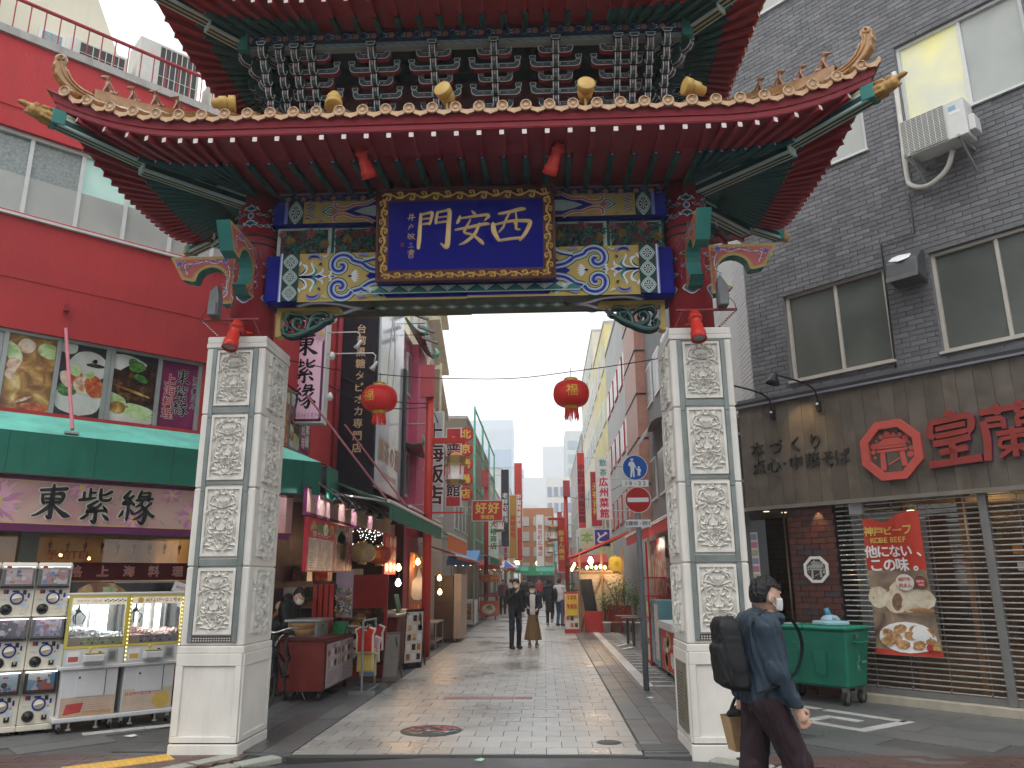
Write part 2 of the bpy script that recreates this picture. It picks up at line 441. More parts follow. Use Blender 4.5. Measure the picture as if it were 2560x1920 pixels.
# --- carved panel mesh (one relief shared by all)
def carved_panel_mesh(wd,ht,seed=3):
 rnd=random.Random(seed);mb=MB();d=Deco((0,0,0),(1,0,0),(0,0,1),mb,0)
 mb.box((-wd/2,-.006,-ht/2),(wd/2,.012,ht/2))
 t=.026
 for a,b in(((-wd/2,-ht/2),(wd/2,-ht/2+t)),((-wd/2,ht/2-t),(wd/2,ht/2)),((-wd/2,-ht/2+t),(-wd/2+t,ht/2-t)),((wd/2-t,-ht/2+t),(wd/2,ht/2-t))):
  mb.box((a[0],-.024,a[1]),(b[0],-.006,b[1]))
 d.O=Vector((0,-.007,0));mb.m=0
 W,H=wd/2-t-.012,ht/2-t-.015
 def vine(pts,w,rz=.016,m=0):
  for sx in(1,-1):
   d.ribbon(smooth_path([(x*W*sx,y*H)for x,y in pts],4),w,m,raise_=rz)
 def leaf(x,y,a,l,w,rz=.02):
  ca,sa=math.cos(a),math.sin(a)
  for sx in(1,-1):
   pts=[((x*W+ca*l*q-sa*.12*l*math.sin(q*3))*sx,y*H+sa*l*q+ca*.12*l*math.sin(q*3))for q in(0,.25,.5,.75,1)]
   d.ribbon(pts,[w*.25,w*.9,w,w*.6,.001],0,raise_=rz)
 main=[(.05,-.93),(.35,-.95),(.62,-.80),(.86,-.52),(.92,-.2),(.78,.06),(.86,.35),(.92,.62),(.72,.84),(.45,.80)]
 vine(main,[.018,.018],.020)
 vine([(.78,.06),(.55,.0),(.45,.15),(.55,.28),(.66,.22)],[.016,.012])
 vine([(.86,-.52),(.62,-.48),(.52,-.35),(.62,-.24),(.72,-.32)],[.016,.012])
 vine([(0,-.55),(.2,-.62),(.42,-.5),(.4,-.25),(.25,-.1)],[.024,.012],.022)
 vine([(.0,-.28),(.18,-.3),(.30,-.18),(.32,.05)],[.03,.01],.026)
 vine([(0,.30),(.22,.28),(.38,.40),(.34,.58),(.2,.62)],[.018,.012])
 vine([(0,.88),(.25,.92),(.5,.86),(.62,.7)],[.022,.012],.022)
 for i in range(0,10):
  x,y=main[i]
  for q in range(2):leaf(x,y,rnd.uniform(0,6.28),.075*rnd.uniform(.8,1.2),.042)
 for x,y,a in((.3,-.1,2.0),(.42,-.25,1.2),(.42,-.5,-.3),(.55,.28,2.2),(.45,.15,3.4),(.2,.62,2.9),(.34,.58,1.0),(.38,.4,-.2),(.6,-.24,1.9),(.52,-.35,3.3),(.5,.86,1.1),(.25,.92,1.9),(.62,.7,-1.2),(.15,-.75,1.0),(.3,-.75,.4),(.55,-.68,2.4),(.12,.1,1.1),(.2,-.45,1.7),(.08,.45,.9),(.55,.5,.3)):
  leaf(x,y,a,.06,.036)
 for k in range(7):
  a=math.pi*(.1+.8*k/6);d.ribbon([(0,.42*H),(.6*.085*math.cos(a),.42*H+.6*.085*math.sin(a)),(.085*math.cos(a),.42*H+.085*math.sin(a))],[.01,.03,.002],0,raise_=.026)
 for k in range(9):
  a=math.pi*(1.05+.9*k/8);d.ribbon([(0,-.38*H),(.06*math.cos(a),-.38*H+.05*math.sin(a)),(.10*math.cos(a),-.38*H+.075*math.sin(a))],[.012,.03,.002],0,raise_=.024)
 return mb
PANEL_F=carved_panel_mesh(.385,.655).mesh('carved_panel',M_marbc)
PANEL_S=carved_panel_mesh(.50,.70,5).mesh('carved_panel_side',M_marbc)
pz=[(1.09,1.735),(1.845,2.56),(2.62,3.32),(3.41,4.03)]
for sgn in(-1,1):
 c=sgn*2.493;hw,hd=.322,.39
 core=part(MB().box((c-hw+.02,-hd+.02,.95),(c+hw-.02,hd-.02,4.12)),'stone_pillar',M_marb)
 core['label']='white marble pillar with carved vine panels and grey steel strips'
 part(MB().box((c-hw-.02,-hd-.02,-.3),(c+hw+.02,hd+.02,.092)),'plinth',M_marb,core,bev=.008)
 part(MB().box((c-hw+.008,-hd+.008,.092),(c+hw-.008,hd-.008,.104)),'shadow_gap',mat('joint_dark',(.03,.028,.026),.9,var=0),core)
 part(MB().box((c-hw,-hd,.104),(c+hw,hd,.915)),'base_block',M_marb,core,bev=.006)
 for(O,ex,wl)in(((c,-hd,.5),(1,0,0),hw),((c,hd,.5),(-1,0,0),hw),((c-hw,0,.5),(0,-1,0),hd),((c+hw,0,.5),(0,1,0),hd)):
  O,ex=Vector(O),Vector(ex);n_=ex.cross(Vector((0,0,1)))
  t=.062
  for(a0,a1,z0,z1)in((-wl,wl,-.396,-.34),(-wl,wl,.30,.415),(-wl,-wl+t,-.34,.30),(wl-t,wl,-.34,.30)):
   part(MB().obox(O+ex*a0+Vector((0,0,z0))-n_*.002,ex*(a1-a0),n_*.022,(0,0,z1-z0)),'base_rail',M_marb,core,bev=.004)
 part(MB().box((c-hw-.012,-hd-.012,.915),(c+hw+.012,hd+.012,.985)),'base_band',M_marb,core,bev=.008)
 zs=[.985,1.749,2.545,3.325,4.06]
 for z0,z1 in zip(zs,zs[1:]):
  part(MB().box((c-hw,-hd,z0+.003),(c+hw,hd,z1-.003)),'shaft_block',M_marb,core,bev=.012)
 part(MB().box((c-hw-.008,-hd-.008,4.062),(c+hw+.008,hd+.008,4.115)),'cap_moulding',M_marb,core,bev=.006)
 part(MB().box((c-hw-.004,-hd-.004,4.115),(c+hw+.004,hd+.004,4.19)),'cap',M_marb,core,bev=.008)
 for i,(z0,z1)in enumerate(pz):
  zc=(z0+z1)/2
  for k,(x,y,rz,me)in enumerate(((c,-hd-.004,0,PANEL_F),(c,hd+.004,math.pi,PANEL_F),(c+hw+.004,0,math.pi/2,PANEL_S),(c-hw-.004,0,-math.pi/2,PANEL_S))):
   inst(me,'carved_panel',core,Matrix.Translation((x,y,zc))@Matrix.Rotation(rz,4,'Z')@Matrix.Scale((z1-z0)/(.655 if k<2 else .70)*.985,4,(0,0,1)))
 for fy in(-1,1):
  for sx in(-1,1):
   for z0,z1 in((1.02,1.75),(1.754,2.50),(2.504,3.28),(3.284,4.045)):
    part(MB().box((c+sx*.201,fy*(hd-.005),z0),(c+sx*.248,fy*(hd+.022),z1)),'steel_strip',M_steel,core,bev=.003)
  for z0,z1 in((1.755,1.822),(2.575,2.61),(3.335,3.40),(4.042,4.056)):
   part(MB().box((c-.2,fy*(hd-.005),z0),(c+.2,fy*(hd+.018),z1)),'steel_rung',M_steel,core,bev=.003)
  grille=MB().box((c-.2,fy*(hd-.005),1.022),(c+.2,fy*(hd+.014),1.078))
  part(grille,'lamp_tray',mat('tray_dark',(.05,.05,.048),.6),core)
  dd=MB()
  for k in range(15):
   for j in range(2):dd.box((c-.19+k*.026,fy*(hd+.0141),1.03+j*.022),(c-.178+k*.026,fy*(hd+.0165),1.042+j*.022))
  part(dd,'tray_perforation',M_marbc,core,kind='stuff')
# brass text plate on the inner face of the right pillar
pl=MB().box((2.493-.322-.004,-.27,.17),(2.493-.322-.03,.22,.80))
plate=part(pl,'text_plate',mat('bronze_plate',(.22,.20,.15),.45,metal=.4))
dd=Deco((2.493-.322-.031,.22,.80),(0,-1,0),(0,0,1))
for k in range(14):dd.rect(.05,-.10-.034*k,.44-.06*random.random(),-.112-.034*k)
part(dd.mb,'lettering',mat('plate_letter',(.10,.085,.06),.6),plate)
# --- columns
for sgn in(-1,1):
 cx=sgn*2.5
 mb=MB().smooth();mb.lathe([(.245,4.185),(.245,5.34),(.25,5.35),(.25,5.47),(.245,5.48),(.245,6.12)],(cx,0,0),36)
 col=part(mb,'column',M_red)
 mb=MB().smooth()
 for z in(5.36,5.46):mb.lathe([(.2505,z-.012),(.254,z),(.2505,z+.012)],(cx,0,0),36)
 part(mb,'column_band',M_dgrn,col)
 mb=MB()
 def bent(pts,m,r):
  a=sum(pts[i][0]*pts[(i+1)%len(pts)][1]-pts[(i+1)%len(pts)][0]*pts[i][1]for i in range(len(pts)))
  if a<0:pts=pts[::-1]
  mb.m=m;mb.add([(cx+r*math.sin(x/.25),-r*math.cos(x/.25),z)for x,z in pts],[tuple(range(len(pts)))])
 def cloud(x,z,s,flip=1,vf=1):
  base=[(-.9,-.2),(-.6,.25),(-.3,.2),(0,.5),(.3,.2),(.6,.25),(.9,-.2),(.6,.0),(.35,-.25),(0,-.35),(-.35,-.25),(-.6,0)]
  s*=1.25
  for m,k,r in((0,1.18,.2490),(1,.95,.2500),(2,.55,.2508)):
   bent([(x+s*k*p[0]*flip,z+s*k*p[1]*vf)for p in base],m,r)
 for ph in(-.02,.27,-.29):
  big=.052
  for m,r_,r in((0,.040,.2490),(1,.032,.25),(2,.014,.2508)):bent([(ph+r_*math.cos(q*.52),5.70+r_*math.sin(q*.52))for q in range(12)],m,r)
  cloud(ph,5.79,.078,1,1);cloud(ph,5.61,.078,1,-1);cloud(ph+.105,5.72,.036);cloud(ph-.105,5.72,.036);cloud(ph+.12,5.58,.036,1,-1);cloud(ph-.11,5.59,.034,1,-1)
  cloud(ph+.05,5.07,.06);cloud(ph-.05,4.97,.05,1,-1);cloud(ph+.06,4.88,.055);cloud(ph-.06,5.12,.045)
  for m,r_,r in((0,.092,.2490),(1,.078,.25),(3,.050,.2504)):bent([(ph+r_*1.05*(1+.12*math.cos(q*.393*4))*math.cos(q*.393),4.71+r_*.8*(1+.12*math.cos(q*.393*4))*math.sin(q*.393))for q in range(16)],m,r)
  for q in range(8):
   a=q*.785;bent([(ph,4.71),(ph+.045*math.cos(a-.12),4.71+.036*math.sin(a-.12)),(ph+.045*math.cos(a+.12),4.71+.036*math.sin(a+.12))],0,.2510)
 part(mb,'painted_cloud_pattern',[M_white,mat('cloud_blue',(.09,.22,.30),.5),M_navy,M_navy],col)
# --- wing brackets: pink boards with a round cut-out
def wing_outline():
 p=[(0,.56),(.78,.56),(.62,.28),(.50,.25),(.46,.255)]
 p+=arc(.28,.235,.19,20,262,14)[1:]
 p+=[(.20,.02),(.13,-.03),(0,-.03)]
 return p
def wing(org,ex,nrm,col_label=None):
 org,ex,nrm=Vector(org),Vector(ex),Vector(nrm)
 o2=wing_outline();T=.15
 P3=[org+ex*x+Vector((0,0,z))-nrm*T/2 for x,z in o2]
 wb=part(MB().prism(P3,nrm*T),'wing_bracket',M_teal)
 for sd in(1,-1):
  dc=Deco(org+(ex*sd).cross(Vector((0,0,1)))*T/2,ex*sd,(0,0,1));dc.step=.0012
  dc.poly([(x*sd,z)for x,z in o2],0);dc.lay()
  cx_,cz_=.30,.34
  ins=[(.032,.528),(.73,.528),(.60,.31),(.515,.285)]+arc(.28,.235,.225,15,265,14)+[(.17,.0),(.12,.005),(.032,.005)]
  dc.poly([(x*sd,z)for x,z in ins],1);dc.lay()
  vine=smooth_path([(.56,.34),(.60,.46),(.48,.47),(.36,.50),(.25,.47),(.15,.50),(.08,.42),(.06,.30),(.04+.05,.20),(.07,.1),(.12,.04)],4)
  dc.ribbon([(x*sd,z)for x,z in vine],.011,2);dc.lay()
  for i in range(2,len(vine)-1,3):
   x,z=vine[i];q=1 if i%2 else-1
   for m,l in((2,.036),(3,.028)):
    dc.ribbon([(x*sd,z),((x+q*.018)*sd,z+l*.6),((x+q*.03)*sd,z+l)],[.004,l*.55,.001],m);dc.lay()
    dc.ribbon([(x*sd,z),((x-q*.02)*sd,z-l*.4),((x-q*.034)*sd,z-l*.3)],[.004,l*.5,.001],m);dc.lay()
  for fx,fz in((.63,.44),(.09,.47)):
   for q in range(7):
    a=q*.9
    for m,l in((2,.05),(3,.042)):dc.ribbon([(fx*sd,fz),((fx+l*.6*math.cos(a))*sd,fz+l*.6*math.sin(a)),((fx+l*math.cos(a))*sd,fz+l*math.sin(a))],[.006,.016,.001],m);dc.lay()
  part(dc.mb,'painted_pattern',[M_gold,M_pink,M_white,mat('flower_blue',(.07,.09,.45),.5)],wb)
for sgn in(-1,1):
 wing((sgn*2.72,0,4.72),(sgn,0,0),(0,1,0))
 wing((sgn*2.5,-.22,4.72),(0,-1,0),(1,0,0))
 wing((sgn*2.5,.22,4.72),(0,1,0),(1,0,0))
# --- beams with painted fields
PAL=[M_gold,M_blue,M_white,M_dgrn,M_lav,M_pale,M_pink,M_teal,M_navy]
GO,BL,WH,DG,LV,PA,PK,TE,NV=range(9)
def lozenge_col(dc,x0,x1,y0,y1,n,sx):
 dc.rect(*sorted_rect(x0*sx,y0,x1*sx,y1),DG);dc.lay()
 h=(y1-y0)/n;cx=(x0+x1)/2;w=(x1-x0)/2*.94
 for k in range(n):
  cy=y0+h*(k+.5)
  for m,q in((PA,1.0),(NV,.86),(PA,.80),(DG,.60)):
   pts=[]
   for i in range(24):
    a=2*math.pi*i/24;r=q*(1-.16*abs(math.sin(2*a))**.8)
    pts.append(((cx+w*r*math.cos(a)*(1.0))*sx,cy+h*.52*r*math.sin(a)))
   dc.poly(pts,m);dc.lay()
  for i in range(8):
   a=i*math.pi/4;l=.42
   dc.poly([(cx*sx,cy),((cx+w*l*math.cos(a-.16))*sx,cy+h*.5*l*math.sin(a-.16)),((cx+w*l*1.25*math.cos(a))*sx,cy+h*.5*l*1.25*math.sin(a)),((cx+w*l*math.cos(a+.16))*sx,cy+h*.5*l*math.sin(a+.16))],WH)
  dc.lay()
def sorted_rect(x0,y0,x1,y1):return(min(x0,x1),min(y0,y1),max(x0,x1),max(y0,y1))
def px(pts,sx,s=945.,x0=250.,y0=1070.):return[((-2.29+(x-x0)/s)*-sx if sx>0 else(-2.29+(x-x0)/s),(y0-y)/862.)for x,y in pts]
def big_field(dc,sx):
 """sx=-1 left half (as photographed), +1 mirrored; local x measured from the gate centre, y from beam middle"""
 def T(pts):return px(pts,sx)
 def both(pts,wd,m):
  q=smooth_path(pts,4);dc.ribbon(T(q),wd,m);dc.ribbon(T([(x,2*1062-y)for x,y in q]),wd,m);dc.lay()
 dc.rect(*sorted_rect(*(T([(608,1318)])[0]),*(T([(2414,818)])[0])),GO);dc.lay()
 dc.poly(T([(1330,1062),(1420,1000),(1500,900),(1560,830),(2414,830),(2414,1296),(1560,1296),(1500,1220),(1420,1124)]),BL);dc.lay()
 lob=[(1500,1010),(1400,995),(1335,965),(1290,930),(1230,912),(1185,895),(1165,870),(1130,850),(1080,840),(1025,852),(985,885),(968,935),(985,985),(1030,1008),(1075,998),(1095,965),(1080,940),(1052,945)]
 for wd,m in((.100,DG),(.078,PA),(.046,LV),(.022,BL)):both(lob,wd,m)
 rib=[(1400,872),(1460,850),(1520,840),(1600,836)]
 both([(1300,900),(1360,895),(1440,870),(1500,835)],.05,PA);both([(1300,915),(1360,905),(1440,885),(1520,850)],.022,BL)
 for k in range(-3,4):
  a=k*.42;d0=(1180,1062)
  dc.ribbon(T([(1160,1062),(1200+40*math.cos(a),1062+46*math.sin(a)*1.2),(1225+40*math.cos(a),1062+70*math.sin(a))]),[.006,.02,.002],WH)
 dc.lay();dc.poly(T([(1135,1062),(1165,1048),(1190,1062),(1165,1076)]),BL);dc.lay()
 for pts,wd,m in(([(612,1062),(700,1058),(760,1040),(790,1000),(770,960),(745,930),(750,900)],[.03,.05,.05,.03,.004],WH),([(612,1062),(700,1062),(770,1045),(800,1005),(785,970),(760,935)],[.02,.035,.03,.02,.002],TE),([(612,1062),(680,1060),(760,1056)],[.028,.03,.01],BL),([(612,1040),(640,1035),(680,1000),(690,960),(665,940),(640,935)],[.02,.045,.035,.004],WH),([(612,1040),(645,1025),(675,995),(682,965)],[.01,.022,.004],DG),([(612,950),(620,930),(635,915),(620,900)],[.02,.03,.004],WH),([(800,1058),(850,1030),(872,1000),(868,975)],[.04,.034,.02,.002],WH),([(800,1058),(850,1035),(865,1005)],[.02,.018,.002],PA)):
  both(pts,wd,m)
 for pts,m in(([(800,1062),(850,1036),(925,1062),(850,1088)],WH),([(775,1062),(830,1042),(885,1062),(830,1082)],BL),([(930,1062),(975,1045),(1030,1062),(975,1079)],WH),([(950,1062),(980,1051),(1012,1062),(980,1073)],BL)):
  dc.poly(T(pts),m);dc.lay()
 both([(935,1058),(960,1035),(955,1015),(935,1015)],[.012,.02,.003],WH)
 for cyy in(868,):
  both([(705,890),(715,860),(745,842),(780,842),(820,850),(840,880),(830,890)],[.004,.03,.034,.03,.004],LV)
  both([(715,880),(735,855),(775,850),(815,862),(828,880)],[.003,.02,.02,.003],BL)
 both([(830,945),(845,930),(855,915)],[.02,.03,.003],DG);both([(870,850),(895,862),(910,845),(935,835)],[.02,.024,.004],PA)
 both([(1245,865),(1260,845),(1290,840),(1330,850),(1350,832)],[.004,.03,.03,.004],LV)
 dc.rect(*sorted_rect(*(T([(405,1318)])[0]),*(T([(440,818)])[0])),LV);dc.lay()
 dc.rect(*sorted_rect(*(T([(418,1318)])[0]),*(T([(430,818)])[0])),WH);dc.lay()
 lozenge_col(dc,2.29-(612-250)/945.,2.29-(438-250)/945.,-.278,.278,3,sx)
beam=part(MB().box((-2.29,-.26,4.63),(2.29,.26,5.187)),'main_beam',M_blue,bev=.012)
for front in(-1,1):
 dc=Deco((0,front*.2605,4.909),(-front,0,0),(0,0,1));dc.step=.0006
 big_field(dc,-1);big_field(dc,1)
 for q in range(-6,7):
  cx_=q*.215
  if abs(cx_)<1.22:
   dc.poly([(cx_-.1,-.145),(cx_,-.215),(cx_+.1,-.145)],PA);dc.poly([(cx_+.008,-.222),(cx_+.1075,-.152),(cx_+.207,-.222)],TE)
 dc.lay()
 for q in range(-6,7):
  cx_=q*.215
  if abs(cx_)<1.22:
   for a in(-.5,0,.5):
    dc.poly([(cx_,-.19),(cx_+.03*math.sin(a)-.006,-.165),(cx_+.05*math.sin(a),-.152),(cx_+.03*math.sin(a)+.006,-.165)],WH)
 dc.lay();dc.ribbon([(-1.32,-.15),(-1.24,-.226),(1.24,-.226),(1.32,-.15)],.012,PA)
 part(dc.mb,'painted_pattern',PAL,beam)
# underside
dc=Deco((0,0,4.629),(1,0,0),(0,-1,0));dc.step=.0008
dc.rect(-1.95,-.25,1.95,.25,DG);dc.lay()
for sx in(-1,1):
 for wd,m in((.09,LV),(.05,WH)):
  for sy in(-1,1):
   dc.ribbon(smooth_path([(sx*1.95,sy*.10),(sx*1.75,sy*.20),(sx*1.5,sy*.16),(sx*1.3,sy*.02),(sx*1.0,0)],4),wd,m)
  dc.lay()
for q in range(-5,6):dc.poly([(q*.2-.095,0),(q*.2,-.1),(q*.2+.095,0),(q*.2,.1)],TE)
dc.lay()
for q in range(-5,6):dc.poly([(q*.2-.05,0),(q*.2,-.05),(q*.2+.05,0),(q*.2,.05)],PA)
part(dc.mb,'painted_pattern',PAL,beam)
ub=part(MB().box((-2.25,-.26,5.575),(2.25,.26,5.852)),'upper_beam',M_blue,bev=.01)
def px2(pts,sx):return[((-2.25+(x-352)/945.)*-sx if sx>0 else(-2.25+(x-352)/945.),(386-y)/800.)for x,y in pts]
for front in(-1,1):
 dc=Deco((0,front*.2605,5.7135),(-front,0,0),(0,0,1));dc.step=.0006
 for sx in(-1,1):
  T=lambda p:px2(p,sx)
  def both(pts,wd,m):
   q=smooth_path(pts,4);dc.ribbon(T(q),wd,m);dc.ribbon(T([(x,2*384-y)for x,y in q]),wd,m);dc.lay()
  dc.rect(*sorted_rect(*(T([(684,494)])[0]),*(T([(2478,277)])[0])),GO);dc.lay()
  dc.rect(*sorted_rect(*(T([(476,496)])[0]),*(T([(512,276)])[0])),LV);dc.lay()
  lozenge_col(dc,2.25-(684-352)/945.,2.25-(512-352)/945.,-.138,.138,1,sx)
  dc.poly(T([(1130,384),(1200,360),(1290,330),(1400,290),(2478,290),(2478,478),(1400,478),(1290,438),(1200,408)]),BL);dc.lay()
  dc.poly(T([(1240,384),(1330,355),(1450,330),(2478,330),(2478,438),(1450,438),(1330,413)]),PA);dc.lay()
  lob=[(1460,268),(1400,300),(1340,318),(1270,318),(1220,325),(1180,345),(1120,352),(1060,345),(1030,322),(1030,295),(1055,288)]
  for wd,m in((.040,WH),(.024,PK)):both(lob,wd,m)
  tip=[(1060,384),(1000,345),(960,345),(930,365),(890,384)]
  for wd,m in((.05,DG),(.038,WH),(.02,TE)):both(tip,wd,m)
  dc.poly(T([(985,384),(1020,355),(1060,375),(1060,393),(1020,413)]),PK);dc.lay()
  for pts in([(700,300),(730,320),(760,310),(780,285)],[(700,345),(740,350),(790,330),(810,305)],[(740,384),(770,365),(800,350),(820,325)],[(850,285),(880,295),(910,280)]):
   both(pts,[.004,.022,.004],WH);both(pts,[.003,.015,.003],BL)
 part(dc.mb,'painted_pattern',PAL,ub)
part(MB().box((-2.2,-.22,5.852),(2.2,.22,5.955)),'frieze_board',M_navy)
for front in(-1,1):
 dc=Deco((0,front*.2205,5.905),(-front,0,0),(0,0,1));dc.step=.0008
 for q in range(-12,13):
  x=q*.175
  for k in range(5):
   a=k*1.2566+.3;dc.disc(x+.019*math.cos(a),.019*math.sin(a),.017,0,8)
  dc.lay();dc.disc(x,0,.012,1,8);dc.lay(1)
  for sy in(-1,1):
   dc.ribbon([(x+.05,sy*.02),(x+.075,sy*.034),(x+.1,sy*.018),(x+.088,sy*.004)],[.004,.014,.012,.002],2)
   dc.ribbon([(x+.10,sy*-.03),(x+.12,sy*-.02),(x+.13,sy*-.036)],[.003,.012,.002],3)
 part(dc.mb,'painted_flower_pattern',[M_rose,M_gold,M_lav,M_teal])
part(MB().box((-2.2,-.235,5.955),(2.2,.235,5.972)),'white_moulding',mat('dull_lavender',(.30,.22,.27),.5))
part(MB().box((-2.3,-.2,5.972),(2.3,.2,6.15)),'wall_plate',M_red)
# --- carved flower panels between the beams
def flower_panel(u0,u1,seed,celadon):
 rnd=random.Random(seed);w_=u1-u0;z0,z1=5.189,5.573
 fr=part(MB().box((u0,-.16,z0),(u1,.16,z1)),'flower_panel',M_pale if celadon else M_grn,bev=.006)
 for front in(-1,1):
  o_=(u0 if front<0 else u1,front*.1605,z0)
  dc=Deco(o_,(-front,0,0),(0,0,1));dc.step=.0008
  dc.rect(.03,.022,w_-.03,z1-z0-.022,1);dc.lay();dc.rect(.042,.032,w_-.042,z1-z0-.032,0);dc.lay()
  H_=z1-z0
  def lf(x,y,a,l):
   ca,sa=math.cos(a),math.sin(a)
   for k,(da,ll)in enumerate(((0,1),(.7,.7),(-.7,.7),(1.25,.5),(-1.25,.5))):
    c2,s2=math.cos(a+da),math.sin(a+da)
    dc.ribbon([(x,y),(x+c2*l*ll*.5,y+s2*l*ll*.5),(x+c2*l*ll,y+s2*l*ll)],[.008,l*.30,.001],2 if(k+int(x*40))%3 else 3,raise_=.014+.006*rnd.random())
  for k in range(int(w_*80)):
   x,y=rnd.uniform(.06,w_-.06),rnd.uniform(.06,H_-.06)
   lf(x,y,rnd.uniform(0,6.28),rnd.uniform(.055,.095))
  for(fx,fy,s_,m)in((.25*w_,.22,.062,5),(.62*w_,.80*.38,.075,4),(.88*w_,.17,.06,5),(.1*w_,.30,.05,4),(.45*w_,.12,.05,5)if w_>.8 else(.5*w_,.06,.04,5)):
   for ring in range(3):
    for q in range(9):
     a=q*.698+ring*.35;r0=s_*(1-.3*ring)
     dc.ribbon([(fx+r0*.2*math.cos(a),fy+r0*.2*math.sin(a)),(fx+r0*.7*math.cos(a),fy+r0*.7*math.sin(a)),(fx+r0*math.cos(a),fy+r0*math.sin(a))],[.006,.03,.008],m,raise_=.022+.01*ring)
  part(dc.mb,'carved_flower_relief',[mat('panel_dark_red',(.10,.02,.02),.6),M_pale,mat('panel_leaf',(.035,.15,.125),.5),mat('panel_leaf_pale',(.11,.30,.26),.5),M_rose,mat('flower_yellow',(.46,.30,.09),.5)],fr)
for i,(a,b)in enumerate(((-2.22,-1.585),(-1.58,-.85),(-.845,-.005),(.0,.845),(.85,1.58),(1.585,2.22))):
 flower_panel(a,b,20+i,i in(0,4))
# --- carved corner brackets under the main beam
for sgn in(-1,1):
 def Q(x,z):return(sgn*(2.20-x),z)
 fr=MB()
 L_=[Q(0,4.628),Q(.72,4.628),Q(.74,4.60),Q(.72,4.585),Q(.05,4.585),Q(.05,4.36),Q(.07,4.30),Q(.04,4.28),Q(0,4.28)]
 fr.prism([(x,-.07,z)for x,z in L_],(0,.14,0))
 br=part(fr,'corner_bracket',M_gold)
 for front in(-1,1):
  dc=Deco((0,front*.04,0),(-front,0,0),(0,0,1));sx=-front
  def rb(pts,wd,m,rz=.03):dc.ribbon([(sx*sgn*(2.20-x),z)for x,z in smooth_path(pts,5)],wd,m,raise_=rz)
  for(m,kk,rz)in((1,1.2,.022),(0,.92,.034),(2,.34,.042)):
   rb([(.08,4.33),(.16,4.30),(.27,4.32),(.36,4.36),(.45,4.40),(.52,4.44),(.60,4.50),(.66,4.55)],[.05*kk,.06*kk,.06*kk,.05*kk,.03*kk,.01*kk],m,rz)
   rb([(.10,4.34),(.08,4.38),(.10,4.41),(.13,4.40),(.13,4.37),(.11,4.37)],[.04*kk,.03*kk,.012*kk],m,rz)
   rb([(.33,4.36),(.26,4.36),(.20,4.40),(.19,4.46),(.23,4.50),(.28,4.48),(.28,4.44),(.25,4.43)],[.05*kk,.045*kk,.014*kk],m,rz)
   rb([(.14,4.44),(.10,4.50),(.14,4.56),(.22,4.55),(.31,4.53),(.36,4.47)],[.02*kk,.04*kk,.04*kk,.02*kk],m,rz)
   rb([(.36,4.37),(.38,4.45),(.44,4.50),(.50,4.49),(.50,4.45),(.46,4.44),(.44,4.47)],[.05*kk,.045*kk,.014*kk],m,rz)
   rb([(.38,4.45),(.42,4.53),(.52,4.56),(.58,4.54),(.57,4.51)],[.04*kk,.04*kk,.014*kk],m,rz)
   rb([(.55,4.46),(.60,4.47),(.64,4.51)],[.03*kk,.02*kk,.004],m,rz)
  part(dc.mb,'carved_scroll_relief',[mat('scroll_teal',(.12,.25,.23),.5),M_dgrn,M_pale],br)
# --- name plaque
py_b,py_t=-.46,-.56
pO=Vector((0,(py_b+py_t)/2,5.285));pey=Vector((0,py_t-py_b,1.065)).normalized();pn=Vector((1,0,0)).cross(pey)
W2,H2=.985,.535
pq=MB().obox(pO-Vector((W2,0,0))-pey*H2-pn*.06,(2*W2,0,0),pn*.06,pey*2*H2)
plaque=part(pq,'name_plaque',M_brown,bev=.006)
mb=MB()
for a0,a1,b0,b1 in((-W2,W2,H2-.035,H2),(-W2,W2,-H2,-H2+.03),(-W2,-W2+.03,-H2+.03,H2-.035),(W2-.03,W2,-H2+.03,H2-.035)):
 mb.obox(pO+Vector((a0,0,0))+pey*b0-pn*.005,(a1-a0,0,0),pn*.035,pey*(b1-b0))
part(mb,'plaque_rim',M_brown,plaque,bev=.005)
dc=Deco(pO,(1,0,0),pey);dc.rect(-.85,-.40,.85,.385,0)
part(dc.mb,'plaque_field',M_pblue,plaque)
# gilt scrolls
dc=Deco(pO,(1,0,0),pey);dc.k=2;rnd=random.Random(4)
def scroll_run(p0,p1,n,amp):
 p0,p1=np.array(p0),np.array(p1);L=p1-p0;ln=np.hypot(*L);t=L/ln;nn=np.array((-t[1],t[0]))
 pts=[tuple(p0+L*i/(n*4)+nn*amp*.55*math.sin(i*math.pi/2))for i in range(n*4+1)]
 dc.ribbon(smooth_path(pts,3),.019,0,raise_=.012)
 for i in range(n*2):
  sgn_=1 if i%2 else-1;c=p0+L*(i*2+1)/(n*4)*1.0
  q=[(.0,-.5*amp*sgn_),(.03,.0),(.02,.9*amp*sgn_),(-.02,.75*amp*sgn_),(-.012,.35*amp*sgn_),(.008,.45*amp*sgn_)]
  dc.ribbon(smooth_path([tuple(c+t*a+nn*b)for a,b in q],4),[.024,.019,.012],0,raise_=.014)
  for a in(.6,2.4):dc.ribbon([tuple(c),tuple(c+(t*math.cos(a)+nn*sgn_*-math.sin(a))*.03),tuple(c+(t*math.cos(a)+nn*sgn_*-math.sin(a))*.055)],[.004,.018,.002],0,raise_=.012)
scroll_run((-.93,.455),(.93,.455),7,.05);scroll_run((-.93,-.465),(.93,-.465),8,.035)
scroll_run((-.912,-.43),(-.912,.42),4,.045);scroll_run((.912,-.43),(.912,.42),4,.045)
part(dc.mb,'gilt_scroll_pattern',M_gilt,plaque)
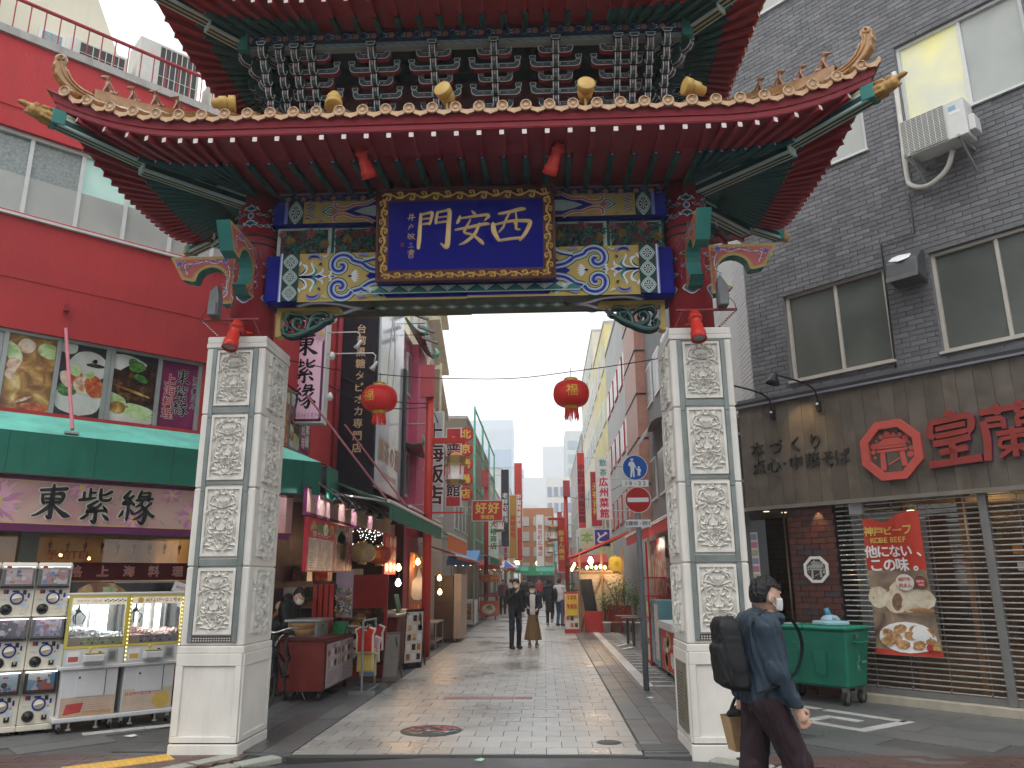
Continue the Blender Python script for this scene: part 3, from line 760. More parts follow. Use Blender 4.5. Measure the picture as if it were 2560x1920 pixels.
# brushed characters
BR={'西':[([(-.30,.36),(-.05,.40),(.24,.47),(.36,.47)],[.05,.07,.09,.05]),([(-.02,.40),(-.12,.20),(-.20,-.02)],[.03,.05,.04]),([(.12,.40),(.14,.22),(.10,.08)],[.02,.04,.05]),([(-.44,.10),(-.42,-.10),(-.30,-.34)],[.09,.11,.06]),([(-.40,.08),(.0,.16),(.40,.16),(.48,.10),(.36,-.16),(.22,-.34)],[.04,.06,.08,.09,.08,.05]),([(-.18,.02),(-.30,-.12)],[.05,.03]),([(.14,.10),(.13,-.04),(.22,-.06)],[.05,.05,.04]),([(-.30,-.34),(-.02,-.30),(.26,-.28)],[.05,.06,.06])],'安':[([(-.02,.50),(.05,.42),(.06,.38)],[.03,.08,.04]),([(-.34,.36),(-.38,.24),(-.42,.16)],[.04,.08,.05]),([(-.34,.30),(.0,.34),(.36,.38),(.42,.33),(.32,.22)],[.04,.06,.07,.09,.02]),([(-.06,.26),(-.16,.06),(-.22,-.10),(.0,-.18),(.22,-.36),(.28,-.44)],[.03,.06,.06,.05,.09,.05]),([(.18,.14),(.06,-.14),(-.18,-.36),(-.36,-.44)],[.05,.08,.07,.02]),([(-.46,-.02),(-.10,.04),(.30,.12),(.44,.12)],[.05,.07,.08,.05])],'門':[([(-.36,.44),(-.38,.10),(-.40,-.25),(-.42,-.46)],[.06,.08,.09,.06]),([(-.36,.42),(-.18,.46),(-.08,.46),(-.10,.30),(-.14,.16)],[.04,.05,.08,.06,.04]),([(-.34,.30),(-.14,.32)],[.03,.04]),([(-.36,.16),(-.16,.19)],[.03,.05]),([(.06,.48),(.03,.32),(.02,.18)],[.05,.06,.05]),([(.06,.47),(.26,.51),(.36,.50),(.34,.10),(.32,-.28),(.28,-.44),(.14,-.34)],[.04,.05,.09,.10,.11,.10,.02]),([(.06,.34),(.32,.36)],[.03,.04]),([(.04,.20),(.30,.23)],[.04,.05])],'東':[([(-.32,.34),(.0,.38),(.34,.42)],[.06,.07,.09]),([(-.26,.22),(-.24,.05),(-.20,-.04)],[.05,.07,.05]),([(-.26,.22),(.0,.25),(.26,.26),(.24,.08),(.18,-.02)],[.03,.05,.09,.07,.04]),([(-.18,.11),(.18,.13)],[.05,.05]),([(-.18,.0),(.18,.02)],[.05,.06]),([(.0,.52),(.0,.20),(-.01,-.20),(-.02,-.42),(-.12,-.36)],[.05,.09,.10,.10,.02]),([(-.02,-.04),(-.16,-.20),(-.34,-.34),(-.46,-.38)],[.06,.09,.06,.02]),([(.02,-.04),(.18,-.20),(.36,-.33),(.50,-.36)],[.04,.08,.14,.03])],'紫':[([(-.18,.48),(-.18,.30),(-.18,.18)],[.05,.07,.06]),([(-.18,.34),(-.04,.36)],[.05,.06]),([(-.34,.36),(-.34,.18)],[.06,.06]),([(-.46,.12),(-.22,.16),(-.02,.22)],[.07,.07,.04]),([(.10,.48),(.10,.26),(.14,.16),(.34,.16),(.40,.26)],[.06,.08,.08,.07,.02]),([(.40,.42),(.24,.32),(.14,.30)],[.08,.06,.03]),([(.04,.12),(-.10,.02),(-.20,-.06),(.0,-.08)],[.06,.07,.07,.04]),([(.14,.04),(.0,-.10),(-.24,-.20),(.10,-.16),(.26,-.15)],[.06,.07,.08,.07,.05]),([(.20,-.02),(.28,-.12),(.32,-.20)],[.03,.08,.04]),([(.02,-.16),(.02,-.34),(.0,-.50),(-.10,-.44)],[.06,.09,.10,.02]),([(-.18,-.28),(-.30,-.38),(-.38,-.42)],[.07,.08,.02]),([(.20,-.26),(.32,-.36),(.38,-.42)],[.03,.10,.05])],'縁':[([(-.22,.48),(-.32,.34),(-.38,.26),(-.24,.26)],[.06,.08,.07,.05]),([(-.12,.34),(-.26,.20),(-.40,.08),(-.16,.12)],[.06,.07,.08,.05]),([(-.22,.20),(-.12,.10),(-.08,.04)],[.03,.08,.04]),([(-.24,.08),(-.24,-.16),(-.26,-.40)],[.06,.08,.05]),([(-.38,-.12),(-.42,-.24),(-.48,-.32)],[.05,.08,.03]),([(-.16,-.08),(-.10,-.20)],[.04,.08]),([(.10,.50),(.06,.38),(.02,.28)],[.05,.07,.05]),([(.08,.42),(.32,.46),(.34,.40),(.32,.20)],[.04,.06,.08,.05]),([(.06,.32),(.30,.34)],[.05,.05]),([(-.04,.20),(.20,.24),(.44,.28)],[.06,.07,.07]),([(.18,.20),(.08,.08),(-.04,.0)],[.05,.07,.02]),([(.10,.10),(.24,-.08),(.26,-.30),(.18,-.48),(.06,-.40)],[.05,.08,.10,.10,.02]),([(.18,-.02),(.06,-.14),(-.08,-.22)],[.05,.07,.02]),([(.24,-.14),(.08,-.30),(-.08,-.38)],[.05,.07,.02]),([(.40,.14),(.30,.04),(.24,.0)],[.08,.06,.03]),([(.26,.0),(.38,-.18),(.50,-.26)],[.04,.08,.10])],'井':[([(-.2,.2),(.25,.28)],[.07,.09]),([(-.4,-.08),(.42,.02)],[.07,.1]),([(-.12,.42),(-.16,.0),(-.26,-.35)],[.07,.08,.03]),([(.14,.45),(.12,.0),(.10,-.42)],[.07,.09,.04])],'戸':[([(-.1,.4),(.1,.34)],[.06,.1]),([(-.22,.16),(.2,.2),(.18,.0),(-.2,-.02)],[.06,.09,.08,.05]),([(-.22,.18),(-.26,-.1),(-.4,-.4)],[.07,.09,.03])],'敏':[([(-.28,.4),(-.38,.2)],[.08,.04]),([(-.3,.28),(0,.3)],[.06,.06]),([(-.28,.16),(-.32,-.2),(-.05,-.2),(-.02,.14),(-.28,.14)],[.07,.08,.07,.07,.06]),([(-.42,-.02),(.08,.02)],[.07,.06]),([(.18,.4),(.06,.16)],[.08,.04]),([(.12,.24),(.42,.26)],[.06,.07]),([(.34,.24),(.2,-.1),(-.02,-.36)],[.06,.09,.03]),([(.1,.08),(.26,-.16),(.46,-.34)],[.05,.09,.09])],'三':[([(-.22,.3),(.2,.34)],[.07,.08]),([(-.18,.02),(.18,.05)],[.06,.07]),([(-.4,-.3),(.42,-.24)],[.08,.1])],'書':[([(-.2,.36),(.22,.4),(.2,.16),(-.2,.14)],[.06,.08,.07,.06]),([(-.4,.24),(.42,.28)],[.06,.07]),([(0,.5),(0,-.1)],[.07,.07]),([(-.36,.02),(.38,.05)],[.06,.07]),([(-.2,-.12),(-.2,-.46),(.2,-.44),(.2,-.1),(-.2,-.12)],[.07,.07,.07,.07,.06]),([(-.18,-.28),(.18,-.26)],[.06,.06])],}
def brush(dc,ch,x,y,h,m=0,k=1.0,raise_=0.0,sx=1.0):
 for pts,ws in BR[ch]:
  q=smooth_path(pts,5)
  w_=[float(np.interp(i/(len(q)-1),np.linspace(0,1,len(ws)),ws))*h*1.12+k*h for i in range(len(q))]
  p=[(x+a*h*sx,y+b*h)for a,b in q]
  e=.35*w_[0];l0=math.hypot(p[1][0]-p[0][0],p[1][1]-p[0][1])or 1
  p=[(p[0][0]-(p[1][0]-p[0][0])/l0*e,p[0][1]-(p[1][1]-p[0][1])/l0*e)]+p;w_=[w_[0]*.45]+w_
  l1=math.hypot(p[-1][0]-p[-2][0],p[-1][1]-p[-2][1])or 1;e=.35*w_[-1]
  p=p+[(p[-1][0]+(p[-1][0]-p[-2][0])/l1*e,p[-1][1]+(p[-1][1]-p[-2][1])/l1*e)];w_=w_+[w_[-1]*.4]
  dc.ribbon(p,w_,m,raise_=raise_);
for ch,x,y,h in(('西',.50,.06,.44),('安',.08,.055,.41),('門',-.335,.045,.44)):
 dc=Deco(pO,(1,0,0),pey);dc.k=3;brush(dc,ch,x,y,h,0,.012,.012)
 part(dc.mb,'gilt_character',mat('gilt_letter',(.78,.55,.22),.4,metal=.1),plaque)
for ch,y,h in(('井',.20,.10),('戸',.09,.085),('敏',-.02,.095),('三',-.12,.075),('書',-.215,.10)):
 dc=Deco(pO,(1,0,0),pey);dc.k=3;brush(dc,ch,-.60,y,h,0,.01,.004)
 part(dc.mb,'small_gilt_character',MATS['gilt_letter'],plaque)
dc=Deco(pO,(1,0,0),pey);dc.k=3;dc.rect(-.715,-.135,-.675,-.085,0);part(dc.mb,'red_seal',mat('seal_red',(.18,.02,.05),.6),plaque)
# -- roofs
class Roof:
 def __init__(s,pu):s.pu=pu
 def ring(s,V,z,rise,flare,th,q):
  """th 0..90 about the pivot; q=(su,sv) quadrant signs; sv=-1 is the street front"""
  t=math.tan(R_(th))if th<=45 else 1/math.tan(R_(th))
  r=V/max(math.cos(R_(th)),math.sin(R_(th)))*(1+flare*t*t)
  return Vector((q[0]*(s.pu+r*math.sin(R_(th))),q[1]*r*math.cos(R_(th)),z+rise*abs(t)**2.6))
 def perim(s,V,z,rise,flare,n=16):
  out=[]
  for(su,sv,rev)in((1,-1,0),(1,1,1),(-1,1,0),(-1,-1,1)):
   L=[]
   ts=[i/n for i in range(n+1)]
   ths=[math.degrees(math.atan(t))for t in ts]+[90-math.degrees(math.atan(t))for t in ts[::-1][1:]]
   ps=[s.ring(V,z,rise,flare,th,(su,sv))for th in ths]
   L=ps[::-1]if rev else ps
   out+=L
  return out
def close(l):return l+[l[0]]
def make_roof(name,pu,Vin,zin,Vg,zg,Vf,zf,Vt,zt,rise,flare,sp,fan_f,fan_l,label,ztop,Vtop,tsp=.233,plate_r=.55,tiles=True):
 r=Roof(pu);rg,rf,rtl=rise*.35,rise*.92,rise
 rows=[close(r.perim(Vin,zin+.075,0,0)),close(r.perim(Vg,zg+.075,rg,flare*.6)),close(r.perim(Vf+.02,zf+.045,rf,flare))]
 mb=MB();mb.grid(rows[:2]);mb.grid(rows[1:])
 rf_o=part(mb,name,M_red);rf_o['label']=label
 for su in(1,-1):
  for sv in(1,-1):
   mb=MB();ths=[i*5 for i in range(19)]
   lo_=[r.ring(max(Vin*.9,.02),zin+.06,0,0,th,(su,sv))for th in ths];hi_=[r.ring(Vg*.97,zg+.06,rg,flare*.5,th,(su,sv))for th in ths]
   part(mb.grid([lo_,hi_]),'fan_plate',M_grn,rf_o)
   if plate_r:part(MB().add([(su*pu,0,zin+.02)]+[r.ring(plate_r,zin+.0+.03*plate_r,rg*.2,0,th,(su,sv))for th in ths[:10]],[tuple(range(11))]).add([(su*pu,0,zin+.02)]+[r.ring(plate_r,zin+.03*plate_r,rg*.2,0,th,(su,sv))for th in ths[9:]],[tuple(range(11))]),'fan_centre',M_grn,rf_o)
 def rafters(p_in,p_g,p_s,p_f):
  p_in,p_g,p_s,p_f=map(Vector,(p_in,p_g,p_s,p_f))
  o=part(MB().smooth().tube([p_in,p_g],.034,8),'green_rafter',M_grn,rf_o)
  d=(p_g-p_in).normalized()
  part(MB().tube([p_g-d*.001,p_g+d*.004],.035,10),'rafter_end_ring',M_navy,rf_o)
  part(MB().tube([p_g+d*.0035,p_g+d*.007],.017,8),'rafter_end_dot',mat('rafter_dot',(.36,.40,.50),.5),rf_o)
  part(MB().beam(p_s,p_f,.046,.05),'flying_rafter',M_redl,rf_o)
  d2=(p_f-p_s).normalized()
  part(MB().beam(p_f,p_f+d2*.005,.046,.05),'rafter_end_plate',mat('rafter_end_white',(.74,.66,.62),.5,var=.05),rf_o)
 n=int(pu/sp)
 for sv in(-1,1):
  for k in range(-n,n+1):
   u=k*sp*(pu/(n*sp))if n else 0
   rafters((u,sv*Vin,zin+.03),(u,sv*Vg,zg+.03),(u,sv*(Vg-.12),zg+.052),(u,sv*Vf,zf+.0))
 for su in(1,-1):
  for sv in(1,-1):
   q=(su,sv)
   ths=[41.5*k/fan_f for k in range(1,fan_f+1)]+[48.5+(90-48.5)*k/fan_l for k in range(0,fan_l)]
   if sv<0:ths.append(90)
   for th in ths:
    rafters(r.ring(max(Vin,plate_r*.9),zin+.03,0,0,th,q),r.ring(Vg,zg+.03,rg,flare*.5,th,q),r.ring(Vg-.12,zg+.052,rg*.8,flare*.4,th,q),r.ring(Vf,zf,rf,flare,th,q))
   c45=r.ring(1,0,0,0,45,q)-Vector((su*pu,0,0))
   hd=Vector((c45.x,c45.y,0)).normalized();sd=Vector((-hd.y,hd.x,0))
   V0=max(Vin*.6,.05);a_=r.ring(V0,zin-.10,0,0,45,q);b_=r.ring(Vg*.93,zg-.05,rg*.5,0,45,q);b2=r.ring(Vg*.88,zg+.02,rg*.5,0,45,q);c_=r.ring(Vt-.05,zt-.19,rtl*.50,flare*.9,45,q)
   for(p0,p1,ht)in((a_,b_,.17),(b2,c_,.15)):
    hb=part(MB().beam(p0+Vector((0,0,ht/2)),p1+Vector((0,0,ht/2)),.15,ht),'hip_beam',M_pale,rf_o,bev=.006)
    mb=MB();d=p1-p0
    for sgn_ in(1,-1):
     ofs=sd*sgn_*.0755
     mb.m=0;mb.obox(p0+ofs+d*.02+Vector((0,0,ht*.16)),d*.96,sd*sgn_*.002,(0,0,ht*.38))
     mb.m=1;mb.obox(p0+ofs+d*.01+Vector((0,0,ht*.74)),d*.98,sd*sgn_*.003,(0,0,ht*.14))
    mb.m=0;mb.obox(p0+d*.02-sd*.045+Vector((0,0,-.002)),d*.96,sd*.03,(0,0,.0025));mb.obox(p0+d*.02+sd*.015+Vector((0,0,-.002)),d*.96,sd*.03,(0,0,.0025))
    mb.m=1;mb.obox(p0+d*.02-sd*.006+Vector((0,0,-.002)),d*.96,sd*.012,(0,0,.003))
    part(mb,'painted_stripe_pattern',[M_dgrn,M_gold],hb)
   tipb=c_+Vector((0,0,.075))
   part(MB().beam(tipb-hd*.12,tipb+hd*.01,.165,.165),'beam_cuff',M_teal,rf_o,bev=.01)
   dragons.append((tipb+hd*.01,hd,rf_o))
 mb=MB();prof=[(Vf-.03,zf+.03),(Vf+.012,zf+.035),(Vf+.02,zf+.105),(Vf+.035,zf+.105),(Vf+.05,zf+.17),(Vt-.03,zt+.02)]
 for(V1,z1),(V2,z2)in zip(prof,prof[1:]):
  mb.grid([close(r.perim(V1,z1,rf,flare)),close(r.perim(V2,z2,rf+(rtl-rf)*(V2-Vf)/(Vt-Vf),flare))])
 part(mb,'fascia',M_redl,rf_o)
 def ztile(V,th):
  t=math.tan(R_(th))if th<=45 else 1/math.tan(R_(th));k=max(0,(V-Vtop)/(Vt-Vtop))
  return zt+(ztop-zt)*(1-k)**1.15+rtl*k**1.5*abs(t)**2.6
 rows=[]
 for i in range(7):
  V=Vt+(Vtop-Vt)*i/6;k=max(0,(V-Vtop)/(Vt-Vtop));rows.append(close(r.perim(V,zt+.012+(ztop-zt)*(1-k)**1.15,rtl*k**1.5,flare*k)))
 part(MB().grid(rows),'roof_bed',M_tile,rf_o)
 if not tiles:return r,rf_o,ztile
 disc=MB();disc.smooth();disc.lathe([(0.0,-.006),(.020,-.008),(.022,-.003),(.042,-.002),(.047,-.012),(.058,-.012),(.061,.006)],(0,0,0),18,Matrix.Rotation(math.pi/2,3,'X').inverted()if 0 else Matrix(((1,0,0),(0,0,1),(0,-1,0))))
 disc.smooth(False)
 for k in range(8):
  a=k*.785
  disc.add([(.032*math.cos(a)+.009*math.cos(a+1.57*j),-.009,.032*math.sin(a)+.009*math.sin(a+1.57*j))for j in range(4)],[(0,1,2,3)])
 DISC=disc.mesh('end_disc',M_tiled)
 drip=MB();top=[(x,.0+.035*(x/.09)**2)for x in np.linspace(-.085,.085,9)];bot=[(x,-.052+.045*abs(x/.085)**1.6-.006*math.cos(x*110))for x in np.linspace(.085,-.085,9)]
 drip.prism([(x,-.004,z)for x,z in top+bot],(0,.012,0))
 DRIP=drip.mesh('drip_tile',M_tiled)
 def tile_col(p_e,fn,rz,u_half):
  """fn(s) s 0..1 from eave to hip/top"""
  inst(DISC,'end_disc',rf_o,Matrix.Translation(p_e+Vector((0,0,.018)))@Matrix.Rotation(rz,4,'Z'))
  pts=[fn(s_/5)for s_ in range(6)]
  if(pts[-1]-pts[0]).length>.12:
   part(MB().smooth().tube([p+Vector((0,0,.015))for p in pts],.055,7,caps=False),'barrel_tile',M_tile,rf_o)
 for sv in(-1,1):
  N=int((pu+Vt*(1+flare)-.02)/tsp)
  for k in range(-N,N+1):
   for half in(0,1):
    u=(k+.5*half)*tsp;su=1 if u>=0 else-1;e=max(0,abs(u)-pu)
    if abs(u)>pu+Vt*(1+flare)-.04:continue
    t=min(1,e/(Vt*(1+flare*.8)));th=math.degrees(math.atan(t))
    pe=r.ring(Vt,zt+.05,rtl,flare,th,(su,sv));pe.x=u
    rz=0 if sv<0 else math.pi
    if half:
     pe.z-=.012;inst(DRIP,'drip_tile',rf_o,Matrix.Translation(pe)@Matrix.Rotation(rz,4,'Z')@Matrix.Rotation((rtl*2.6*t**1.6/Vt)*(-su)if sv<0 else 0,4,'Y'))
    else:
     vend=max(Vtop,e+.02)
     def fn(s_,u=u,t=t,e=e,pe=pe,vend=vend,sv=sv):
      v=abs(pe.y)+(vend-abs(pe.y))*s_;k_=max(0,(v-Vtop)/(Vt-Vtop));tt=min(1,e/v)
      return Vector((u,sv*v,zt+.05+(ztop-zt)*(1-min(1,k_))**1.15+rtl*min(1,k_)**1.5*tt**2.6))
     tile_col(pe,fn,rz,0)
 for su in(1,-1):
  N=int((Vt*(1+flare)-.05)/tsp)
  for k in range(-N,N+1):
   for half in(0,1):
    v=(k+.5*half)*tsp
    if abs(v)>Vt*(1+flare)-.06:continue
    sv=1 if v>=0 else-1;t=min(1,abs(v)/(Vt*(1+flare*.8)));th=90-math.degrees(math.atan(t))
    pe=r.ring(Vt,zt+.05,rtl,flare,th,(su,sv));pe.y=v;rz=su*math.pi/2
    if half:pe.z-=.012;inst(DRIP,'drip_tile',rf_o,Matrix.Translation(pe)@Matrix.Rotation(rz,4,'Z'))
    else:
     uend=max(Vtop,abs(v)+.02)
     def fn(s_,v=v,pe=pe,uend=uend,su=su):
      o_=(abs(pe.x)-pu)+(uend-(abs(pe.x)-pu))*s_;k_=min(1,max(0,(o_-Vtop)/(Vt-Vtop)));tt=min(1,abs(v)/o_)
      return Vector((su*(pu+o_),v,zt+.05+(ztop-zt)*(1-k_)**1.15+rtl*k_**1.5*tt**2.6))
     tile_col(pe,fn,rz,0)
 return r,rf_o,ztile
dragons=[]
r1,roof1,zt1=make_roof('lower_roof',2.49,.2,5.955,1.05,5.86,1.47,5.915,1.56,6.085,.35,.065,.215,7,9,'lower roof, glazed tiles over red and green rafters',6.62,.62)
r2,roof2,zt2=make_roof('upper_roof',1.62,.95,7.52,1.27,7.47,1.58,7.46,1.66,7.62,.32,.06,.205,7,9,'upper roof, red and green rafters above the bracket sets',8.6,.5,plate_r=0)
# dragon heads on the hip beams
def dragon_fn(X,Y,Z):
 d=[sd_cap(X,Y,Z,(-.06,0,0),(.10,0,.0),.075,.06),sd_cap(X,Y,Z,(.08,0,.035),(.22,0,.03),.042,.022),sd_cap(X,Y,Z,(.20,0,.045),(.245,0,.03),.02,.008),sd_cap(X,Y,Z,(.07,0,-.035),(.17,0,-.045),.032,.012)]
 for s in(1,-1):
  d+=[sd_ell(X,Y,Z,(.09,s*.045,.055),(.03,.02,.024)),sd_cap(X,Y,Z,(.03,s*.05,.06),(-.07,s*.055,.085),.022,.006),sd_cap(X,Y,Z,(.0,s*.06,.0),(-.08,s*.075,.02),.022,.006),sd_cap(X,Y,Z,(.02,s*.055,-.04),(-.07,s*.07,-.05),.02,.006)]
 return union(d,.014)
v_,f_=surfnet(dragon_fn,(-.16,-.12,-.12),(.30,.12,.14),.009)
mb=MB();mb.v=[tuple(p)for p in v_];mb.f=[tuple(int(i)for i in q)for q in f_];mb.mi=[0]*len(f_);mb.sm=[True]*len(f_)
DRAGON=mb.mesh('dragon_head',mat('dragon_ochre',(.40,.22,.06),.4,var=.35,vscale=30,bump=.5,bscale=45))
for p,hd,par in dragons:
 inst(DRAGON,'dragon_head',par,Matrix.Translation(p+hd*.05)@Matrix.Rotation(math.atan2(hd.y,hd.x),4,'Z')@Matrix.Rotation(R_(-8),4,'Y'))
# hip ridges with curled ends and beasts on the lower roof
def beast_fn(X,Y,Z):
 d=[sd_cap(X,Y,Z,(-.035,0,.035),(.015,0,.11),.034,.026),sd_cap(X,Y,Z,(.015,0,.11),(.035,0,.155),.02,.018),sd_ell(X,Y,Z,(.045,0,.165),(.034,.022,.022)),sd_cap(X,Y,Z,(.06,0,.16),(.085,0,.152),.013,.009)]
 for s in(1,-1):
  d+=[sd_cap(X,Y,Z,(.025,s*.018,.09),(.045,s*.02,.0),.013,.01),sd_cap(X,Y,Z,(-.03,s*.026,.03),(.015,s*.028,.008),.018,.01),sd_cap(X,Y,Z,(.03,s*.014,.178),(.02,s*.018,.198),.009,.003)]
 d.append(sd_cap(X,Y,Z,(-.06,0,.03),(-.075,0,.09),.012,.008))
 return union(d,.012)
v_,f_=surfnet(beast_fn,(-.11,-.06,-.02),(.12,.06,.22),.006)
mb=MB();mb.v=[tuple(p)for p in v_];mb.f=[tuple(int(i)for i in q)for q in f_];mb.mi=[0]*len(f_);mb.sm=[True]*len(f_)
BEAST=mb.mesh('ridge_beast',mat('beast_glaze',(.27,.11,.045),.25,var=.3,vscale=20,coat=.5))
curl=[(-.46,.0),(-.20,.02),(.02,.09),(.13,.19),(.17,.28),(.15,.35),(.17,.42),(.24,.455),(.32,.42),(.36,.36),(.35,.30),(.37,.24),(.33,.20),(.32,.12),(.22,.03),(.05,-.06),(-.2,-.11),(-.46,-.12)]
for su in(1,-1):
 for sv in(-1,1):
  q=(su,sv);hd=Vector((su,sv,0)).normalized();sd=Vector((-hd.y,hd.x,0))
  pts=[]
  for k in range(9):
   V=.62+(1.30-.62)*k/8;p=r1.ring(V,0,0,.065*max(0,(V-.62)/.94),45,q);p.z=zt1(V,45)+.10;pts.append(p)
  for wd,ht,dz,nm in((.17,.07,-.045,'ridge_course'),(.13,.07,.02,'ridge_course'),(.10,.05,.07,'ridge_cap')):
   mb=MB();prof=[(-wd/2,-ht/2),(wd/2,-ht/2),(wd/2,ht/2),(-wd/2,ht/2),(-wd/2,-ht/2)]
   mb.grid([[p+sd*a+Vector((0,0,b+dz))for p in pts]for a,b in prof])
   part(mb,nm,M_tile,roof1)
  e=pts[-1];CX_,CZ_=.60,.74
  zc=e.z+.02
  part(MB().prism([e+hd*(.30+x)*CX_+Vector((0,0,z*CZ_+.02))-sd*.05 for x,z in curl],sd*.10),'curled_ridge_end',M_tile,roof1,bev=.012)
  mb=MB().smooth()
  for off in(-.052,.052):
   for path,rr in(([(-.44,-.06),(-.1,-.03),(.12,.08),(.22,.2),(.24,.32)],.014),([(-.44,-.02),(-.12,.01),(.06,.10),(.15,.22)],.012)):
    mb.tube([e+hd*(.30+x)*CX_+Vector((0,0,z*CZ_+.02))+sd*off for x,z in smooth_path(path,4)],rr,6)
   mb.tube([e+hd*(.30+x)*CX_+Vector((0,0,z*CZ_+.02))+sd*off for x,z in arc(.26,.37,.055,-60,260,12,.02)],.014,6)
  part(mb,'ridge_scroll',M_tile,roof1)
  if sv<0:
   for k,V in enumerate((.74,.90,1.06,1.23)):
    p=r1.ring(V,0,0,.03,45,q);p.z=zt1(V,45)+.185
    inst(BEAST,'ridge_beast',roof1,Matrix.Translation(p)@Matrix.Rotation(math.atan2(hd.y,hd.x),4,'Z')@Matrix.Rotation(R_(-6),4,'Y')@Matrix.Scale((1.0,1.12,1.0,1.2)[k],4))
# -- second tier: wall, bracket sets, frieze
part(MB().box((-2.1,-.36,6.35),(2.1,.36,7.62)),'tier_wall',mat('tier_wall_dark',(.13,.05,.05),.6))
part(MB().box((-2.3,-.55,7.30),(2.3,.55,7.60)),'tier_ceiling',M_dgrn)
# bracket pieces
def outlined(mb,pts,y0,inset,k=1):
 """white-edged face towards -y"""
 cx=sum(p[0]for p in pts)/len(pts);cz=sum(p[1]for p in pts)/len(pts)
 W_=max(abs(p[0]-cx)for p in pts);H_=max(abs(p[1]-cz)for p in pts)
 a=sum(pts[i][0]*pts[(i+1)%len(pts)][1]-pts[(i+1)%len(pts)][0]*pts[i][1]for i in range(len(pts)))
 if a<0:pts=pts[::-1]
 mb.m=1;mb.add([(x,y0-.001,z)for x,z in pts],[tuple(range(len(pts)))])
 mb.m=2;mb.add([(cx+(x-cx)*(1-inset/W_),y0-.0022,cz+(z-cz)*(1-inset/H_))for x,z in pts],[tuple(range(len(pts)))])
def cross_arm(L):
 mb=MB();p=[(-L,.042),(-L,.004),(-L+.022,-.024),(-L+.06,-.036),(-.04,-.036),(-.04,.004),(.04,.004),(.04,-.036),(L-.06,-.036),(L-.022,-.024),(L,.004),(L,.042),(L-.05,.030),(L-.075,.008),(-L+.075,.008),(-L+.05,.030)]
 p=[(-L,.045),(-L,.0),(-L+.02,-.036),(-L+.055,-.052),(L-.055,-.052),(L-.02,-.036),(L,.0),(L,.045),(L-.052,.045),(L-.07,.012),(-L+.07,.012),(-L+.052,.045)]
 mb.m=0;mb.prism([(x,-.03,z)for x,z in p],(0,.07,0))
 a=sum(p[i][0]*p[(i+1)%len(p)][1]-p[(i+1)%len(p)][0]*p[i][1]for i in range(len(p)))
 mb.m=1;mb.add([(x,-.0312,z)for x,z in p],[tuple(range(len(p)))])
 t=.007;p2=[(-L+t,.045-t),(-L+t,.002),(-L+.026,-.03),(-L+.058,-.052+t),(L-.058,-.052+t),(L-.026,-.03),(L-t,.002),(L-t,.045-t),(L-.052+t,.045-t),(L-.072,.005),(-L+.072,.005),(-L+.052-t,.045-t)]
 mb.m=2;mb.add([(x,-.0324,z)for x,z in p2],[tuple(range(len(p2)))])
 mb.m=3
 for sx in(-1,1):mb.add([(sx*L*.5+.02*math.cos(k*1.05),-.0332,-.018+.007*math.sin(k*1.05))for k in range(6)],[tuple(range(6))])
 return mb
def cup():
 mb=MB();mb.m=0;p=[(-.030,.0),(.030,.0),(.036,.02),(.036,.048),(-.036,.048),(-.036,.02)]
 mb.prism([(x,-.04,z)for x,z in p],(0,.08,0));outlined(mb,p,-.04,.006);return mb
def nose():
 mb=MB();mb.m=0;p=[(.06,.055),(-.10,.055),(-.115,.03),(-.108,-.01),(-.075,-.045),(-.02,-.05),(.06,-.05)]
 mb.prism([(-.026,y,z)for y,z in p],(.052,0,0))
 mb.m=1;fr_=[(-.1005,.054),(-.1157,.03),(-.1087,-.01),(-.0755,-.0457),(-.02,-.0508)]
 mb.add([(s_*.026,y-.0008,z-.0008)for y,z in fr_ for s_ in(-1,1)],[(2*i+1,2*i,2*i+2,2*i+3)for i in range(4)])
 mb.m=2;mb.add([(s_*.018,y-.002,z-.002)for y,z in fr_ for s_ in(-1,1)],[(2*i+1,2*i,2*i+2,2*i+3)for i in range(4)])
 mb.m=3;mb.add([(s_*.006,y-.003,z-.003)for y,z in fr_[1:3]for s_ in(-1,1)],[(1,0,2,3)])
 return mb
def headcup():
 mb=MB();mb.m=0;p=[(-.036,.0),(.036,.0),(.052,.028),(.055,.052),(-.055,.052),(-.052,.028)]
 mb.prism([(x,-.05,z)for x,z in p],(0,.1,0));outlined(mb,p,-.05,.008);return mb
BM=[M_red,M_white,mat('bracket_dark',(.055,.098,.112),.5),M_rose]
BMn=[M_dgrn,M_white,mat('bracket_dark',(.055,.098,.112),.5),M_rose]
ARM_S,ARM_L,CUP,NOSE,HCUP=cross_arm(.195).mesh('cross_arm',BM),cross_arm(.285).mesh('cross_arm',BM),cup().mesh('cup_block',BMn),nose().mesh('nose_arm',BMn),headcup().mesh('head_block',BMn)
def bracket_set(u,v0,rz,arms=True,half=0,diag=1.0):
 root=bpy.data.objects.new('bracket_set',None);COL.objects.link(root);root.parent=gate
 root.matrix_basis=Matrix.Translation((u,v0,0))@Matrix.Rotation(rz,4,'Z');root.empty_display_size=.1
 NT=6
 for k in range(NT):
  y=-.10*k*diag;z=6.80+.102*k
  inst(NOSE,'nose_arm',root,Matrix.Translation((0,y,z))@Matrix.Scale(diag,4,(0,1,0))@Matrix.Scale(1.3,4,(1,0,0)))
  inst(HCUP,'head_block',root,Matrix.Translation((0,y-.075*diag,z+.05)))
  if arms:
   L,me=(.285,ARM_L)if k%2==0 else(.195,ARM_S)
   inst(me,'cross_arm',root,Matrix.Translation((0,y+.03,z+.02)))
   for s_ in(-1,1):
    if half and s_==half:continue
    inst(CUP,'cup_block',root,Matrix.Translation((s_*(L-.026),y+.03,z+.066)))
 return root
